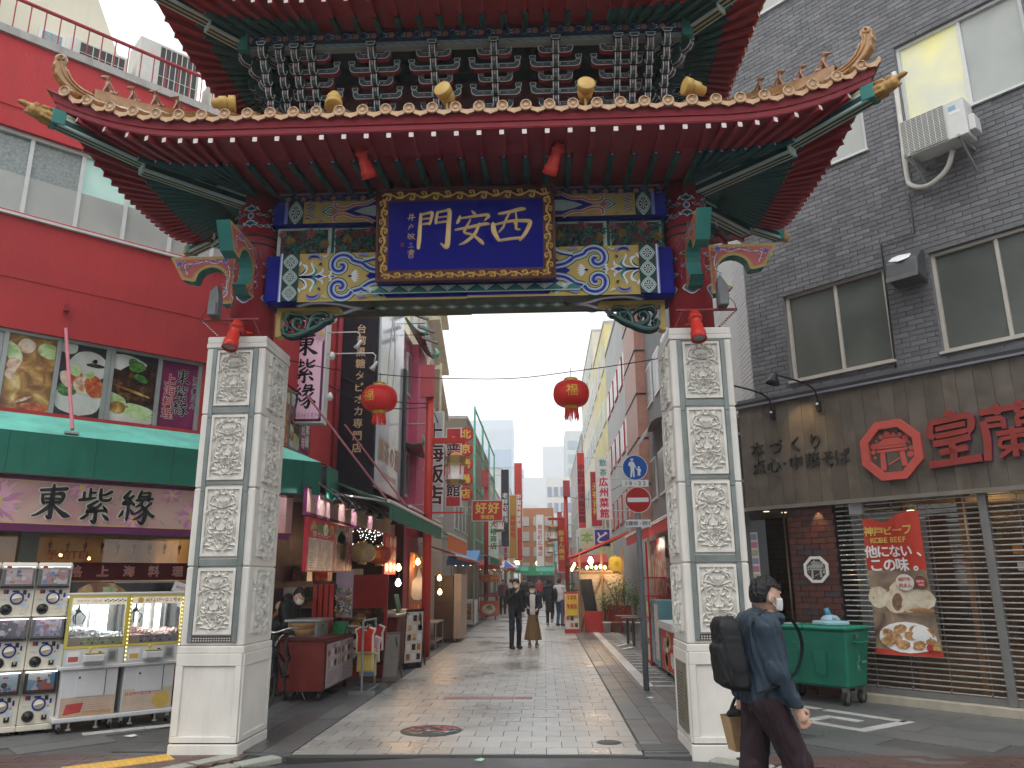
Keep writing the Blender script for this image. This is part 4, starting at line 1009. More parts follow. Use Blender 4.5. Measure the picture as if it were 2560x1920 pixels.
for u in(-1.714,-1.026,-.342,.342,1.026,1.714):bracket_set(u,-.36,0);bracket_set(u,.36,math.pi)
for su in(1,-1):
 for u in(1.89,2.065):bracket_set(su*u,-.36,0,False);bracket_set(su*u,.36,math.pi,False)
 for sv in(-1,1):bracket_set(su*1.98,sv*.36,(0 if sv<0 else math.pi)+su*(math.pi/4 if sv<0 else-math.pi/4),False,0,1.25)
 for v in(-.36,-.18,0,.18,.36):bracket_set(su*2.0,v,su*math.pi/2,abs(v)<.01)
 bracket_set(su*2.24,-.42,0,False)
def ring_box(u,v,t,z0,z1):
 mb=MB();mb.box((-u,-v,z0),(u,-v+t,z1));mb.box((-u,v-t,z0),(u,v,z1));mb.box((-u,-v+t,z0),(-u+t,v-t,z1));mb.box((u-t,-v+t,z0),(u,v-t,z1));return mb
f1=part(ring_box(2.52,.93,.09,7.375,7.435),'frieze_rail',mat('frieze_pale',(.26,.33,.34),.5))
f2=part(ring_box(2.50,.96,.09,7.437,7.56),'frieze_flower_beam',M_navy)
for(O,ex,hl,d_)in(((0,-.9605,7.498),(1,0,0),2.45,0),((-2.5005,0,7.498),(0,-1,0),.9,0),((2.5005,0,7.498),(0,1,0),.9,0),((0,.9605,7.498),(-1,0,0),2.45,0)):
 dc=Deco(O,ex,(0,0,1));dc.step=.0009;n=int(hl/.2)
 for q in range(-n,n+1):
  x=q*.2
  for k in range(6):
   a=k*1.047;dc.disc(x+.022*math.cos(a),.022*math.sin(a),.018,0,8)
  dc.lay();dc.disc(x,0,.013,1,8);dc.lay(1)
  for sy,m in((1,2),(-1,3)):
   dc.ribbon(smooth_path([(x+.05,sy*.01),(x+.075,sy*.04),(x+.11,sy*.03),(x+.12,sy*.005),(x+.1,sy*-.005)],3),[.004,.018,.015,.003],m)
   dc.ribbon([(x+.12,sy*-.03),(x+.145,sy*-.01),(x+.16,sy*-.035)],[.003,.015,.002],4)
 part(dc.mb,'painted_flower_pattern',[M_rose,M_gold,M_lav,M_teal,M_white],f2)
 dc=Deco(Vector(O)-Vector((0,0,.093))+Vector(ex).cross(Vector((0,0,1)))*(-.03 if abs(ex[0])else .02),ex,(0,0,1));dc.step=.0009
 for q in range(int(-hl/.13),int(hl/.13)+1):
  dc.ribbon(smooth_path([(q*.13-.06,-.01),(q*.13-.03,.016),(q*.13,.0),(q*.13+.03,-.016),(q*.13+.05,.0)],3),[.003,.010,.003],0)
 part(dc.mb,'painted_scroll_pattern',[M_teal],f1)
for su in(1,-1):
 for sv in(1,-1):part(MB().box((su*2.47-.06,sv*.93-.06,7.36),(su*2.47+.06,sv*.93+.06,7.60)),'corner_block',M_teal,f2,bev=.01)
part(ring_box(2.44,.90,.06,7.50,7.80),'eave_wall',M_red)
# -- ground, street and pavements
def stone(name,col,speck=.35,rough=.42,scale=220.,patch=.18):
 """speckled granite, damp in patches"""
 m=bpy.data.materials.new(name);m.use_nodes=True;n=m.node_tree;b=n.nodes['Principled BSDF'];L=n.links
 geo=n.nodes.new('ShaderNodeNewGeometry');oi=n.nodes.new('ShaderNodeObjectInfo')
 n1=n.nodes.new('ShaderNodeTexNoise');n1.inputs['Scale'].default_value=scale;n1.inputs['Detail'].default_value=2;L.new(geo.outputs['Position'],n1.inputs['Vector'])
 n2=n.nodes.new('ShaderNodeTexNoise');n2.inputs['Scale'].default_value=.55;n2.inputs['Detail'].default_value=6;n2.inputs['Roughness'].default_value=.6;L.new(geo.outputs['Position'],n2.inputs['Vector'])
 def rng(o,a,b_,c,d):
  r=n.nodes.new('ShaderNodeMapRange');r.inputs[1].default_value=a;r.inputs[2].default_value=b_;r.inputs[3].default_value=c;r.inputs[4].default_value=d;L.new(o,r.inputs[0]);return r.outputs[0]
 def mul(a,b_):
  q=n.nodes.new('ShaderNodeMath');q.operation='MULTIPLY';L.new(a,q.inputs[0]);L.new(b_,q.inputs[1]);return q.outputs[0]
 f=mul(mul(rng(n1.outputs['Fac'],.35,.65,1-speck,1+speck),rng(n2.outputs['Fac'],.3,.7,1-patch,1+patch)),rng(oi.outputs['Random'],0,1,.88,1.10))
 mx_=n.nodes.new('ShaderNodeMix');mx_.data_type='RGBA';mx_.blend_type='MULTIPLY';mx_.inputs[0].default_value=1;mx_.inputs[6].default_value=(*col,1);L.new(f,mx_.inputs[7])
 L.new(mx_.outputs[2],b.inputs['Base Color']);L.new(rng(n2.outputs['Fac'],.35,.65,rough-.14,rough+.16),b.inputs['Roughness'])
 bp=n.nodes.new('ShaderNodeBump');bp.inputs['Strength'].default_value=.25;bp.inputs['Distance'].default_value=.004;L.new(n1.outputs['Fac'],bp.inputs['Height']);L.new(bp.outputs[0],b.inputs['Normal'])
 return m
M_asph=stone('asphalt',(.062,.063,.064),.5,.55,160,.15)
M_pav=stone('pale_granite',(.36,.35,.325),.25,.34,170,.24)
M_slab=stone('grey_granite',(.125,.127,.125),.45,.40,150,.16)
M_slab2=stone('dark_granite',(.088,.09,.09),.45,.40,150,.16)
M_wtile=stone('white_tile',(.52,.51,.48),.15,.4,90,.15)
M_brick=stone('red_brown_paver',(.10,.058,.05),.3,.5,120,.2)
M_joint=mat('joint_mortar',(.045,.044,.042),.85,var=.2,vscale=20)
M_kerb=stone('kerb_concrete',(.30,.31,.26),.25,.6,110,.2)
ground=MB().box((-400,-60,-.40),(400,900,-.075)).build('ground',M_asph,kind='structure')
road=MB().add([(-40,-30,-.012),(40,-30,-.012),(40,7.0,-.012),(2.2,7.0,-.012)]+[(2.05-.16*k,7.50+.38*math.sin(math.pi*(k/28)),-.012)for k in range(0,31)]+[(-3.0,7.0,-.012),(-40,7.0,-.012)],[tuple(range(37))]).build('road',M_asph,kind='structure')
def in_view(p,m=40):
 d=Vector(p)-Vector((0,0,CAM_H));z=d.dot(fw)
 if z<.3:return False
 x=1280+F_PX*d.dot(rt2)/z;y=960-F_PX*d.dot(up2)/z
 return-m<x<2560+m and-m<y<1920+m
def slabs(parent,F,u0,u1,v0,v1,su,sv,mt,name='paving_slab',off=.5,gap=.006,top=0.0,keep=None,limit=300,jit=.0015,pick=None):
 """field of slabs in frame F (u along e, v along -n): the nearest `limit` as objects, the rest joined"""
 rnd=random.Random(hash(name)%1000+int(u0*10));cells=[]
 nr=int(round((v1-v0)/sv))
 for r in range(nr):
  x=u0-(off*su if r%2 else 0)
  while x<u1-.01:
   a,b=max(x,u0),min(x+su,u1);x+=su
   if b-a<.03:continue
   c=F((a+b)/2,-(v0+(r+.5)*sv),0)
   if keep and not keep(c):continue
   cells.append((a,b,v0+r*sv,v0+(r+1)*sv,c))
 cells=[q for q in cells if in_view(q[4],200)]
 cells.sort(key=lambda q:(q[4]-Vector((0,0,CAM_H))).length)
 rest=MB();cache={}
 for i,(a,b,c0,c1,c)in enumerate(cells):
  h=top+rnd.uniform(-jit,jit);m_i=pick(c)if pick else mt
  if i<limit:
   key=(round(b-a,3),m_i.name)
   if key not in cache:
    mb=MB();w_=(b-a-gap)/2;d_=(sv-gap)/2
    mb.obox(-F.e*w_+F.n*d_*-1-Vector((0,0,.03)),F.e*2*w_,F.n*2*d_,(0,0,.03));cache[key]=mb.mesh(name,m_i)
   inst(cache[key],name,parent,Matrix.Translation(Vector((c.x,c.y,h))-(parent.location if parent else Vector())))
  else:
   F.box(rest,a+gap/2,b-gap/2,-c1+gap/2,-c0-gap/2,h-.03,h)
 if rest.v:rest.build(name+'_field',mt,parent,kind='stuff')
G0=Fr((0,0),0)
# street of pale pavers
street=MB().box((-2.46,7.80,-.07),(.91,120,-.010)).build('street',M_joint,kind='structure')
street_top=MB().box((-2.46,46,-.012),(.91,120,.0)).build('street_paving',M_pav,street,kind='stuff')
slabs(street,G0,-2.45,.90,7.92,46,.305,.285,M_pav,'paver',gap=.007)
# side strips
pl_=MB().box((-9,7.88,-.07),(-2.465,120,-.012)).build('left_pavement',M_slab2,kind='structure')
pr_=MB().box((.915,7.88,-.07),(12,120,-.012)).build('right_pavement',M_slab2,kind='structure')
def keepL(c):return c.x<-2.47 and(c.x+c.y*0>-9)and(c.y>8.0)and((c.y-10.81)-(c.x+5.51)<.8 or c.x>-4.2)
slabs(pl_,Fr((-2.465,8),90),0,32,.0,1.9,.9,.3,M_slab,'paving_slab',keep=keepL,limit=160,pick=lambda c:M_slab2 if int((c.x+10)/.3)%3 else M_slab)
FLg=Fr((-5.51,10.81),45);FRg=Fr((4.3,11.14),-47)
slabs(pl_,FLg,-4.5,1.2,-3.2,-.2,.9,.42,M_slab,'granite_slab',keep=lambda c:c.x<-4.36-.0 and c.y>7.9,limit=120,off=.35)
def keepR(c):return c.x>.93 and c.y>8.02 and(c.x<2.32 or c.y>12.5)
slabs(pr_,Fr((.92,60),-90),0,52,.0,1.38,.62,.23,M_slab2,'paving_slab',limit=200,pick=lambda c:M_slab2 if int(c.x*4.3)%2 else M_slab,keep=keepR)
slabs(pr_,FRg,-3.2,6.5,-3.6,-.14,1.5,.46,M_slab,'granite_slab',keep=lambda c:c.y>8.0 and c.x>2.32,limit=120,off=.4)
# white tile border with fret on the right, white fret tiles
tl=MB();rndg=random.Random(2)
wt=MB().box((0,0,0),(.3,.3,.012)).mesh('white_tile',M_wtile)
def tilepiece(F,u,d,su=1.0,sd=1.0,par=pr_):
 mb=MB();F.box(mb,u,u+.3*su-.006,d,d+.3*sd-.006,.0021,.0068);mb.build('inlaid_white_tile',M_wtile,par)
for k in range(30):
 y=12.6+k*.42
 mb=MB().box((1.46,y,.0021),(1.64,y+.412,.0068));mb.build('inlaid_white_tile',M_wtile,pr_)
for k in range(46):
 y=12.6+k*.27
 for j in range(2):
  if(k+j)%2==0 or j==1:
   mb=MB().box((1.66+j*.30,y,.0021),(1.95+j*.30,y+.085,.0068));mb.build('inlaid_white_tile',M_wtile,pr_)
Ff=Fr((4.02,9.77),-126)
def bar(p,q,wd=.13,nseg=2,par=pr_,nm='inlaid_white_tile'):
 p,q=Vector((*p,0)),Vector((*q,0));d=(q-p);n_=Vector((-d.y,d.x,0)).normalized()*wd/2
 for k in range(nseg):
  a=p+d*(k/nseg)+d.normalized()*.003;b=p+d*((k+1)/nseg)-d.normalized()*.003
  MB().obox(a-n_+Vector((0,0,.0021)),b-a,n_*2,(0,0,.0047)).build(nm,M_wtile,par)
ctr=Vector((3.42,9.62));e1=Vector((.59,-.807));e2=Vector((.807,.59))
def S2(a,b):v=ctr+e1*a+e2*b;return(v.x,v.y)
for p,q,n in(((-.62,.50),(.42,.50),3),((.42,.565),(.42,-.42),3),((.355,-.36),(-.30,-.36),2),((-.30,-.42),(-.30,.18),2),((-.24,.12),(.10,.12),1),((-1.0,.50),(-.70,.50),1),((-1.0,.55),(-1.0,-.3),2)):
 bar(S2(*p),S2(*q),.135,n)
bar((-5.05,8.84),(-4.30,9.40),.16,3,pl_)
# red-brown interlocking pavers at the front
for nm,X0,X1,par in(('left_front_pavement',-9.5,-2.75,None),('right_front_pavement',1.75,9.5,None)):
 par=MB().box((X0,6.6,-.07),(X1,7.90,-.012)).build(nm,M_joint,kind='structure')
 slabs(par,G0,X0+.1,X1-.1,6.75,7.87,.22,.112,M_brick,'interlocking_paver',gap=.006,limit=150,keep=(lambda c:c.x<-2.8-(7.9-c.y)*.5)if X0<0 else(lambda c:c.x>1.62+(7.9-c.y)*1.3))
# kerb stones
for i,(p,q)in enumerate((((-2.98,7.86),(-3.22,7.50)),((-3.24,7.47),(-3.50,7.08)),((1.50,7.72),(1.95,7.40)),((1.98,7.38),(2.5,7.0)),((-2.55,7.80),(-2.80,7.48)),((-2.82,7.46),(-3.05,7.1)))):
 p,q=Vector((*p,0)),Vector((*q,0));d=q-p;n_=Vector((-d.y,d.x,0)).normalized()*.17
 MB().obox(p-n_*.5+Vector((0,0,-.05)),d,n_,(0,0,.055)).build('kerb_stone',M_kerb,bev=.008,label=('green-grey kerb stone at the foot of the left pillar','green-grey kerb stone reaching the bottom edge left of the road','pale kerb stone beside the right pillar','pale kerb stone in front of the walking man','speckled gutter stone left of the pavers','speckled gutter stone at the bottom edge left of the road')[i],cat='kerb stone')
# tactile paving
M_yel=mat('yellow_tactile',(.62,.36,.06),.6,var=.15,bump=.1)
for lab,c,a,nx in(('yellow tactile paving strip at the bottom left',(-4.02,7.40),38,3),('yellow tactile paving strip by the walking man',(2.05,6.98),-2,4)):
 t=thing('tactile_paving',lab,'tactile paving',(*c,0),R_(a))
 for k in range(nx):
  mb=MB().box((k*.3-.3,-.145,-.02),(k*.3-.004,.145,.005));blk=mb.build('tactile_block',M_yel,t,local=True)
  mb=MB()
  for i in range(5):
   for j in range(5):mb.lathe([(.014,.004),(.012,.009),(0,.0095)],(k*.3-.27+i*.056,-.115+j*.057,0),8)
  mb.build('tactile_dot',M_yel,blk,local=True,kind='stuff')
# manhole covers and red strip
mh=thing('manhole_cover','round manhole cover with red, blue and green painted picture','manhole cover',(-1.27,9.07,0))
MB().lathe([(.0,.004),(.30,.004),(.30,-.01)],(0,0,0),40).build('cover_plate',mat('cast_iron',(.05,.048,.05),.5,metal=.5),mh,local=True)
MB().lathe([(.305,.003),(.34,.003),(.34,-.01),(.305,-.01)],(0,0,0),40).build('cover_rim',mat('cast_iron',(.05,.048,.05),.5),mh,local=True)
dc=Deco((0,0,.0042),(1,0,0),(0,1,0));rr=random.Random(5)
for k in range(46):
 a,r0=rr.uniform(0,6.28),.27*math.sqrt(rr.random());x,y=r0*math.cos(a),r0*math.sin(a);th=rr.uniform(0,3.1);l=rr.uniform(.03,.08)
 m=(0 if y>0 else rr.choice((0,1,2,3)))
 dc.poly([(x+l*math.cos(th),y+l*math.sin(th)),(x-.03*math.sin(th),y+.03*math.cos(th)),(x-l*math.cos(th),y-l*math.sin(th)),(x+.03*math.sin(th),y-.03*math.cos(th))],m);dc.lay()
 if dc.k>8:dc.k=1
dc.mb.build('painted_pattern',[mat('mh_red',(.42,.11,.10),.5),mat('mh_blue',(.10,.18,.36),.5),mat('mh_green',(.10,.28,.14),.5),mat('mh_white',(.55,.55,.55),.5)],mh,local=True)
sm=thing('small_cover','small round iron cover near the right kerb','manhole cover',(.62,8.45,0))
MB().lathe([(.0,.003),(.07,.005),(.10,.003),(.105,-.01)],(0,0,0),24).build('cover_plate',MATS['cast_iron'],sm,local=True)
MB().lathe([(.108,.002),(.125,.002),(.125,-.01),(.108,-.01)],(0,0,0),24).build('cover_rim',MATS['cast_iron'],sm,local=True)
rs=thing('road_letter_plates','row of worn red lettered plates set in the pale paving','paving plate',(-.82,11.47,0))
M_rst=stone('worn_red_plate',(.36,.13,.11),.3,.45,60,.25)
for k in range(5):
 pl2=MB().box((-.62+k*.25,-.10,-.01),(-.62+k*.25+.242,.10,.004)).build('red_plate',M_rst,rs,local=True)
 dc=Deco((-.5+k*.25,0,.0045),(1,0,0),(0,1,0));write(dc,'南京町神戸'[k],0,0,.15,0);dc.mb.build('lettering',mat('pale_letter',(.5,.40,.36),.6),pl2,local=True)
dg=thing('drain_grate','grey metal drain grate at the right end of the pavers','drain',(1.12,8.22,0))
MB().box((-.25,-.16,-.01),(.25,.16,.002)).build('grate_plate',mat('grate_steel',(.10,.10,.10),.45,metal=.6),dg,local=True)
for k in range(7):MB().box((-.2,-.14+k*.042,.002),(.16-.01*k,-.14+k*.042+.016,.006)).build('grate_bar',mat('grate_bar',(.22,.22,.22),.4,metal=.6),dg,local=True)
for i,(x,y,s_)in enumerate(((-4.45,8.72,.07),(-.62,7.62,.05),(1.42,11.4,.06))):
 MB().add([(x-s_,y-.02,.012),(x+s_*.4,y-.035,.009),(x+s_,y+.01,.016),(x+s_*.2,y+.04,.02),(x-s_*.7,y+.03,.008)],[(0,1,3,4),(1,2,3)]).build('paper_scrap',mat('scrap_green' if i==1 else 'scrap_white',(.35,.6,.42)if i==1 else(.75,.75,.73),.7),label=('crumpled white paper on the slabs beside the claw machines','tiny green paper scrap on the asphalt','white paper scrap by the sign pole')[i],cat='litter')
# -- left corner: red restaurant building
FL=Fr((-5.51,10.81),45)
M_rw=mat('red_stucco',(.46,.042,.046),.75,var=.16,vscale=.8,bump=.25,bscale=40,stain=.22)
M_conc=mat('concrete',(.40,.39,.37),.8,var=.15,vscale=3,bump=.1,stain=.4)
M_alu=mat('white_aluminium',(.62,.63,.62),.4,var=.06)
M_alug=mat('grey_aluminium',(.36,.37,.36),.4,metal=.3,var=.08)
M_rail=mat('red_rail',(.36,.035,.05),.5,var=.1)
M_aqua=mat('aqua_awning',(.16,.56,.46),.5,var=.22,vscale=2.2,stain=.25)
M_agrn=mat('green_awning',(.016,.155,.105),.6,var=.12,vscale=3,stain=.35)
M_purp=mat('purple_trim',(.13,.018,.09),.5,var=.1)
red_b=thing('restaurant_building','red stucco corner restaurant with green awning and rows of white framed windows','building',FL(0,0,0))
WIN2=(6.49,7.67);WIN1=(3.80,4.85)
def wallpiece(name,u0,u1,z0,z1,m=M_rw,d0=-.35,d1=0.0,par=red_b,F=FL):return F.box(MB(),u0,u1,d0,d1,z0,z1).build(name,m,par)
wallpiece('wall',-5.5,1.71,WIN2[1],9.05);wallpiece('wall',-5.5,1.71,WIN1[1],WIN2[0]);wallpiece('wall',-5.5,1.71,2.6,WIN1[0])
wallpiece('wall',.49,1.71,WIN1[0],WIN1[1]);wallpiece('wall',.98,1.71,WIN2[0],WIN2[1]);
for u in(-5.2,-4.2,-3.2):pass
wallpiece('string_course',-5.5,1.74,8.0,8.03,M_rw,0,.015);wallpiece('string_course',-5.5,1.74,5.55,5.575,M_rw,0,.008)
wallpiece('sill_band',-5.5,1.0,WIN2[1],WIN2[1]+.06,M_rw,0,.05);wallpiece('sill_band',-5.5,.55,WIN1[1]-.0,WIN1[1]+.05,M_rw,0,.04)
wallpiece('parapet_cap',-5.5,1.78,9.05,9.17,M_conc,-.42,.05)
# street side of the same building
FS=Fr((-4.3,12.02),90)
for z0,z1,y0,y1 in((2.6,3.8,0,3.6),(4.85,6.49,0,3.6),(7.67,9.05,0,3.6),(3.8,4.85,1.9,3.6),(6.49,7.67,2.2,3.6)):
 wallpiece('wall',y0,y1,z0,z1,M_rw,-.35,0,red_b,FS)
wallpiece('parapet_cap',-.05,3.65,9.05,9.17,M_conc,-.42,.05,red_b,FS)
FL.box(MB(),-5.5,1.9,-4.5,-.36,9.0,9.05).build('roof_deck',M_conc,red_b)
FL.box(MB(),-5.5,1.2,-4.5,-4.2,0,9.0).build('back_wall',M_conc,red_b)
# railing
for z,r in((9.75,.028),(9.26,.018)):
 MB().tube([FL(-5.5,-.12,z),FL(1.75,-.12,z)],r,8).build('top_rail' if r>.02 else 'bottom_rail',M_rail,red_b)
for k in range(int(7.2/.19)):
 u=-5.45+k*.19;big=abs((u+2.40)%1.52)<.1
 MB().tube([FL(u,-.12,9.17),FL(u,-.12,9.75)],.026 if big else .009,6).build('rail_post' if big else 'baluster',M_rail,red_b)
# windows: frosted panes in white frames
def frosted(name,c0,c1,glow=None):
 m=vmat(name,[(0,c0),(1,c1)],26,.25,2,bump=.25)
 return m
M_fr_lo=vmat('frosted_lower',[(0,(.33,.34,.32)),(1,(.42,.43,.40))],1.5,.35,4)
M_fr_up=frosted('frosted_upper',(.16,.19,.18),(.30,.34,.33))
M_fr_gl=vmat('frosted_teal_lit',[(0,(.28,.48,.42)),(1,(.42,.62,.55))],1.6,.3,4,emit=.15)  # teal room light put into the pane colour and a faint emission
def window(F,u0,u1,z0,z1,par,mull,pane_up,pane_lo,zmid=None,fr=M_alu,d=-.10,ft=.05,fd=.08,name='window'):
 w_=MB();F.box(w_,u0,u1,d-.02,d+fd,z0-.04,z0+ft-.04)
 root=w_.build(name,fr,par)
 F.box(MB(),u0,u1,d-.02,d+fd,z1-ft,z1).build('window_head',fr,root)
 F.box(MB(),u0-.03,u1+.03,d,.05,z0-.075,z0-.04).build('window_sill',fr,root)
 us=[u0]+mull+[u1]
 for i,u in enumerate(us):F.box(MB(),u-ft/2 if 0<i<len(us)-1 else(u if i==0 else u-ft),u+ft/2 if 0<i<len(us)-1 else(u+ft if i==0 else u),d-.015,d+fd-.004-(.012 if 0<i<len(us)-1 else 0),z0+ft-.04,z1-ft).build('mullion',fr,root)
 for i in range(len(us)-1):
  pu=pane_up[i%len(pane_up)]
  if zmid is None:F.box(MB(),us[i]+.01,us[i+1]-.01,d+.012,d+.02,z0,z1-.03).build('pane',pu,root)
  else:
   F.box(MB(),us[i]+.01,us[i+1]-.01,d+.012,d+.02,zmid,z1-.03).build('pane',pu,root)
   F.box(MB(),us[i]+.01,us[i+1]-.01,d+.016,d+.026,z0,zmid).build('frosted_film',pane_lo,root)
 return root
window(FL,-3.9,.98,WIN2[0],WIN2[1],red_b,[-3.2,-2.14,-1.49,-.86,-.19,.46],[M_fr_up,M_fr_up,M_fr_up,M_fr_gl,M_fr_gl,M_fr_up],M_fr_lo,7.06)
window(FS,.3,2.2,WIN2[0],WIN2[1],red_b,[1.25],[M_fr_up],M_fr_lo,7.06)
FL.box(MB(),-5.4,1.6,-.34,-.3,3.2,8.4).build('inner_dark',mat('interior_grey',(.10,.10,.10),.9),red_b)
# first floor: printed photo panels
wp=FL.box(MB(),-3.0,.49,-.10,-.02,WIN1[0]-.05,WIN1[0]).build('panel_rail',M_alug,red_b)
FL.box(MB(),-3.0,.49,-.10,-.02,WIN1[1]-.04,WIN1[1]).build('panel_rail',M_alug,red_b)
ub_=[-2.66,-2.08,-1.46,-.81,-.13,.46]
for u in(-2.66,-2.08,-1.46,-.84,-.78,-.13,.46):FL.box(MB(),u-.028,u+.028,-.10,-.022,WIN1[0],WIN1[1]-.04).build('panel_mullion',M_alug,red_b)
P_soup=vmat('print_soup',[(0,(.10,.03,.008)),(.45,(.28,.11,.02)),(.75,(.50,.27,.06)),(1,(.75,.55,.25))],5,.3,5)
P_veg=vmat('print_veg',[(0,(.20,.34,.06)),(.5,(.50,.62,.30)),(1,(.72,.76,.55))],6,.3,3)
P_shr=vmat('print_shrimp',[(0,(.45,.16,.08)),(.5,(.70,.48,.34)),(1,(.80,.70,.58))],9,.3,4)
P_blk=vmat('print_black',[(0,(.008,.007,.010)),(1,(.04,.03,.035))],4,.3,3)
P_pla=vmat('print_plate',[(0,(.48,.46,.42)),(1,(.72,.70,.66))],2.5,.3,3)
P_por=vmat('print_pork',[(0,(.008,.004,.003)),(.6,(.05,.018,.010)),(1,(.20,.09,.04))],8,.25,4)
P_red=vmat('print_redpep',[(0,(.28,.03,.01)),(.6,(.55,.11,.03)),(1,(.65,.35,.12))],11,.3,4)
P_her=vmat('print_herb',[(0,(.01,.05,.01)),(.6,(.06,.20,.04)),(1,(.20,.38,.10))],18,.3,4)
P_pur=mat('print_plum',(.20,.02,.09),.4,var=.25,vscale=3)
FOODM=[P_soup,P_veg,P_shr,P_blk,P_pla,P_por,P_red,P_her]
SO,VE,SH,BK,PL_,PO,RD,HE=range(8)
def blobpts(x,y,rx,ry,rnd,n=18,j=.12,a=0):
 out=[]
 for i in range(n):
  t=2*math.pi*i/n;q=1+rnd.uniform(-j,j);p=(rx*q*math.cos(t),ry*q*math.sin(t));out.append((x+p[0]*math.cos(a)-p[1]*math.sin(a),y+p[0]*math.sin(a)+p[1]*math.cos(a)))
 return out
def clipped(pts,w,h):return[(min(max(x,.004),w-.004),min(max(y,.004),h-.004))for x,y in pts]
def food(dc,w,h,items,bg,seed):
 rnd=random.Random(seed);dc.step=.0006;dc.rect(0,0,w,h,bg);dc.lay()
 for(m,x,y,rx,ry,a)in items:
  dc.poly(clipped(blobpts(x*w,y*h,rx*w,ry*h,rnd,22,.05,a),w,h),m);dc.lay()
  if dc.k>30:dc.k=30
foods=[(SO,[(SO,.5,.4,.6,.35,0),(VE,.12,.75,.16,.16,.6),(VE,.85,.83,.24,.10,-.2),(SH,.38,.86,.18,.10,0),(SH,.20,.58,.17,.10,.2),(SH,.26,.50,.16,.09,-.2),(SH,.14,.46,.12,.08,0),(SO,.62,.46,.40,.22,-.5),(SO,.55,.60,.25,.1,.2),(RD,.7,.06,.3,.05,0),(SH,.45,.14,.2,.02,.5)]),(BK,[(PL_,.15,.95,.2,.1,0),(PL_,.62,.72,.42,.22,-.1),(BK,.75,.74,.2,.03,0),(PL_,.45,.22,.52,.20,0),(PL_,.48,.27,.46,.16,0),(HE,.22,.36,.2,.1,0),(SH,.18,.5,.12,.12,.5),(RD,.35,.55,.16,.12,0),(VE,.35,.63,.12,.08,.4),(SH,.55,.44,.22,.12,0),(RD,.78,.44,.2,.16,.3),(VE,.66,.60,.1,.05,.8),(HE,.7,.78,.04,.03,0),(PO,.74,.80,.05,.03,0)]),(BK,[(PL_,.3,.85,.5,.12,-.1),(PO,.55,.55,.50,.28,-.1),(PO,.6,.42,.5,.16,-.2),(SO,.5,.46,.42,.02,-.25),(VE,.12,.30,.3,.10,-.3),(PL_,.5,.08,.6,.10,0),(VE,.65,.14,.38,.07,-.15),(VE,.72,.22,.34,.05,-.2),(SO,.22,.2,.18,.09,0),(HE,.55,.82,.18,.08,.1),(HE,.45,.88,.1,.06,0),(HE,.66,.66,.16,.05,-.4),(PO,.85,.82,.12,.06,0)])]
M_pk=mat('print_pink_light',(.72,.42,.52),.45);M_wh=mat('print_white',(.78,.77,.75),.45,var=.04);M_rd=mat('print_red',(.48,.02,.04),.45);M_bk=mat('print_ink',(.012,.011,.012),.4,var=0)
for i in range(5):
 u0,u1=ub_[i]+.03,ub_[i+1]-.03
 pn=FL.box(MB(),u0,u1,-.075,-.06,WIN1[0],WIN1[1]-.04).build('photo_panel',M_alug,red_b)
 w_,h_=u1-u0,WIN1[1]-.04-WIN1[0]
 dc=Deco(FL(u0,-.059,WIN1[0]),FL.e,(0,0,1))
 if i<4:
  if i==0:continue
  bg,it=foods[i-1];food(dc,w_,h_,it,bg,30+i);dc.mb.build('food_print',FOODM,pn)
 else:
  dc.rect(0,0,w_,h_,0);dc.lay()
  dc.mb.build('print_ground',[P_pur],pn)
  for s_,x,y,h,m,ol in(('上海料理',.14,.47,.17,M_rd,.045),('とうしえん',.50,.58,.10,M_bk,.06)):
   dc=Deco(FL(u0,-.0565,WIN1[0]),FL.e,(0,0,1));write(dc,s_,x*w_/.53,y,h,0,.02,True,1.02 if h>.12 else 1.05,1,ol,1);dc.mb.build('lettering',[m,M_wh],pn)
  dc=Deco(FL(u0,-.0565,WIN1[0]),FL.e,(0,0,1))
  for k,ch in enumerate('東紫縁'):
   brush(dc,ch,.315*w_/.53,.79-.24*k,.22,1,.055);dc.k=3;brush(dc,ch,.315*w_/.53,.79-.24*k,.22,0,.012);dc.k=1
  dc.mb.build('lettering',[M_bk,M_wh],pn)
# awning round the corner
def awn(F,u0,u1,ext0=0,ext1=0):
 A=MB();A.add([F(u0,0,3.75),F(u1,0,3.75),F(u1+ext1,.9,3.37),F(u0,.9,3.37)],[(0,1,2,3)])
 top=A.build('awning_top',M_aqua,red_b);top['label']='sloping aqua sheet on the awning'
 V_=MB();F.box(V_,u0,u1+ext1,.88,.90,2.87,3.37);V_.build('awning_valance',M_agrn,red_b)
 F.box(MB(),u0,u1+ext1*.6,0.02,.88,2.87,2.90).build('awning_soffit',M_conc,red_b)
 u=u0+.62
 while u<u1+ext1:F.box(MB(),u,u+.008,.90,.903,2.88,3.37).build('valance_seam',mat('awning_seam',(.008,.09,.06),.7),red_b);u+=.95
awn(FL,-5.5,1.71,0,.37)
awn(Fr((-4.3,12.0),90),.0,.65)
# stays holding the awning
for u in(-1.43,):
 MB().tube([FL(u,.02,4.98),FL(u+.06,.86,3.46)],.024,8).build('awning_stay',mat('pink_rail',(.55,.18,.22),.5),red_b)
 FL.box(MB(),u-.02,u+.14,.80,.88,3.405,3.43).build('stay_foot',M_alug,red_b)
FL.box(MB(),-1.49,-1.43,0,.10,5.22,5.32).build('wall_box',M_rail,red_b)
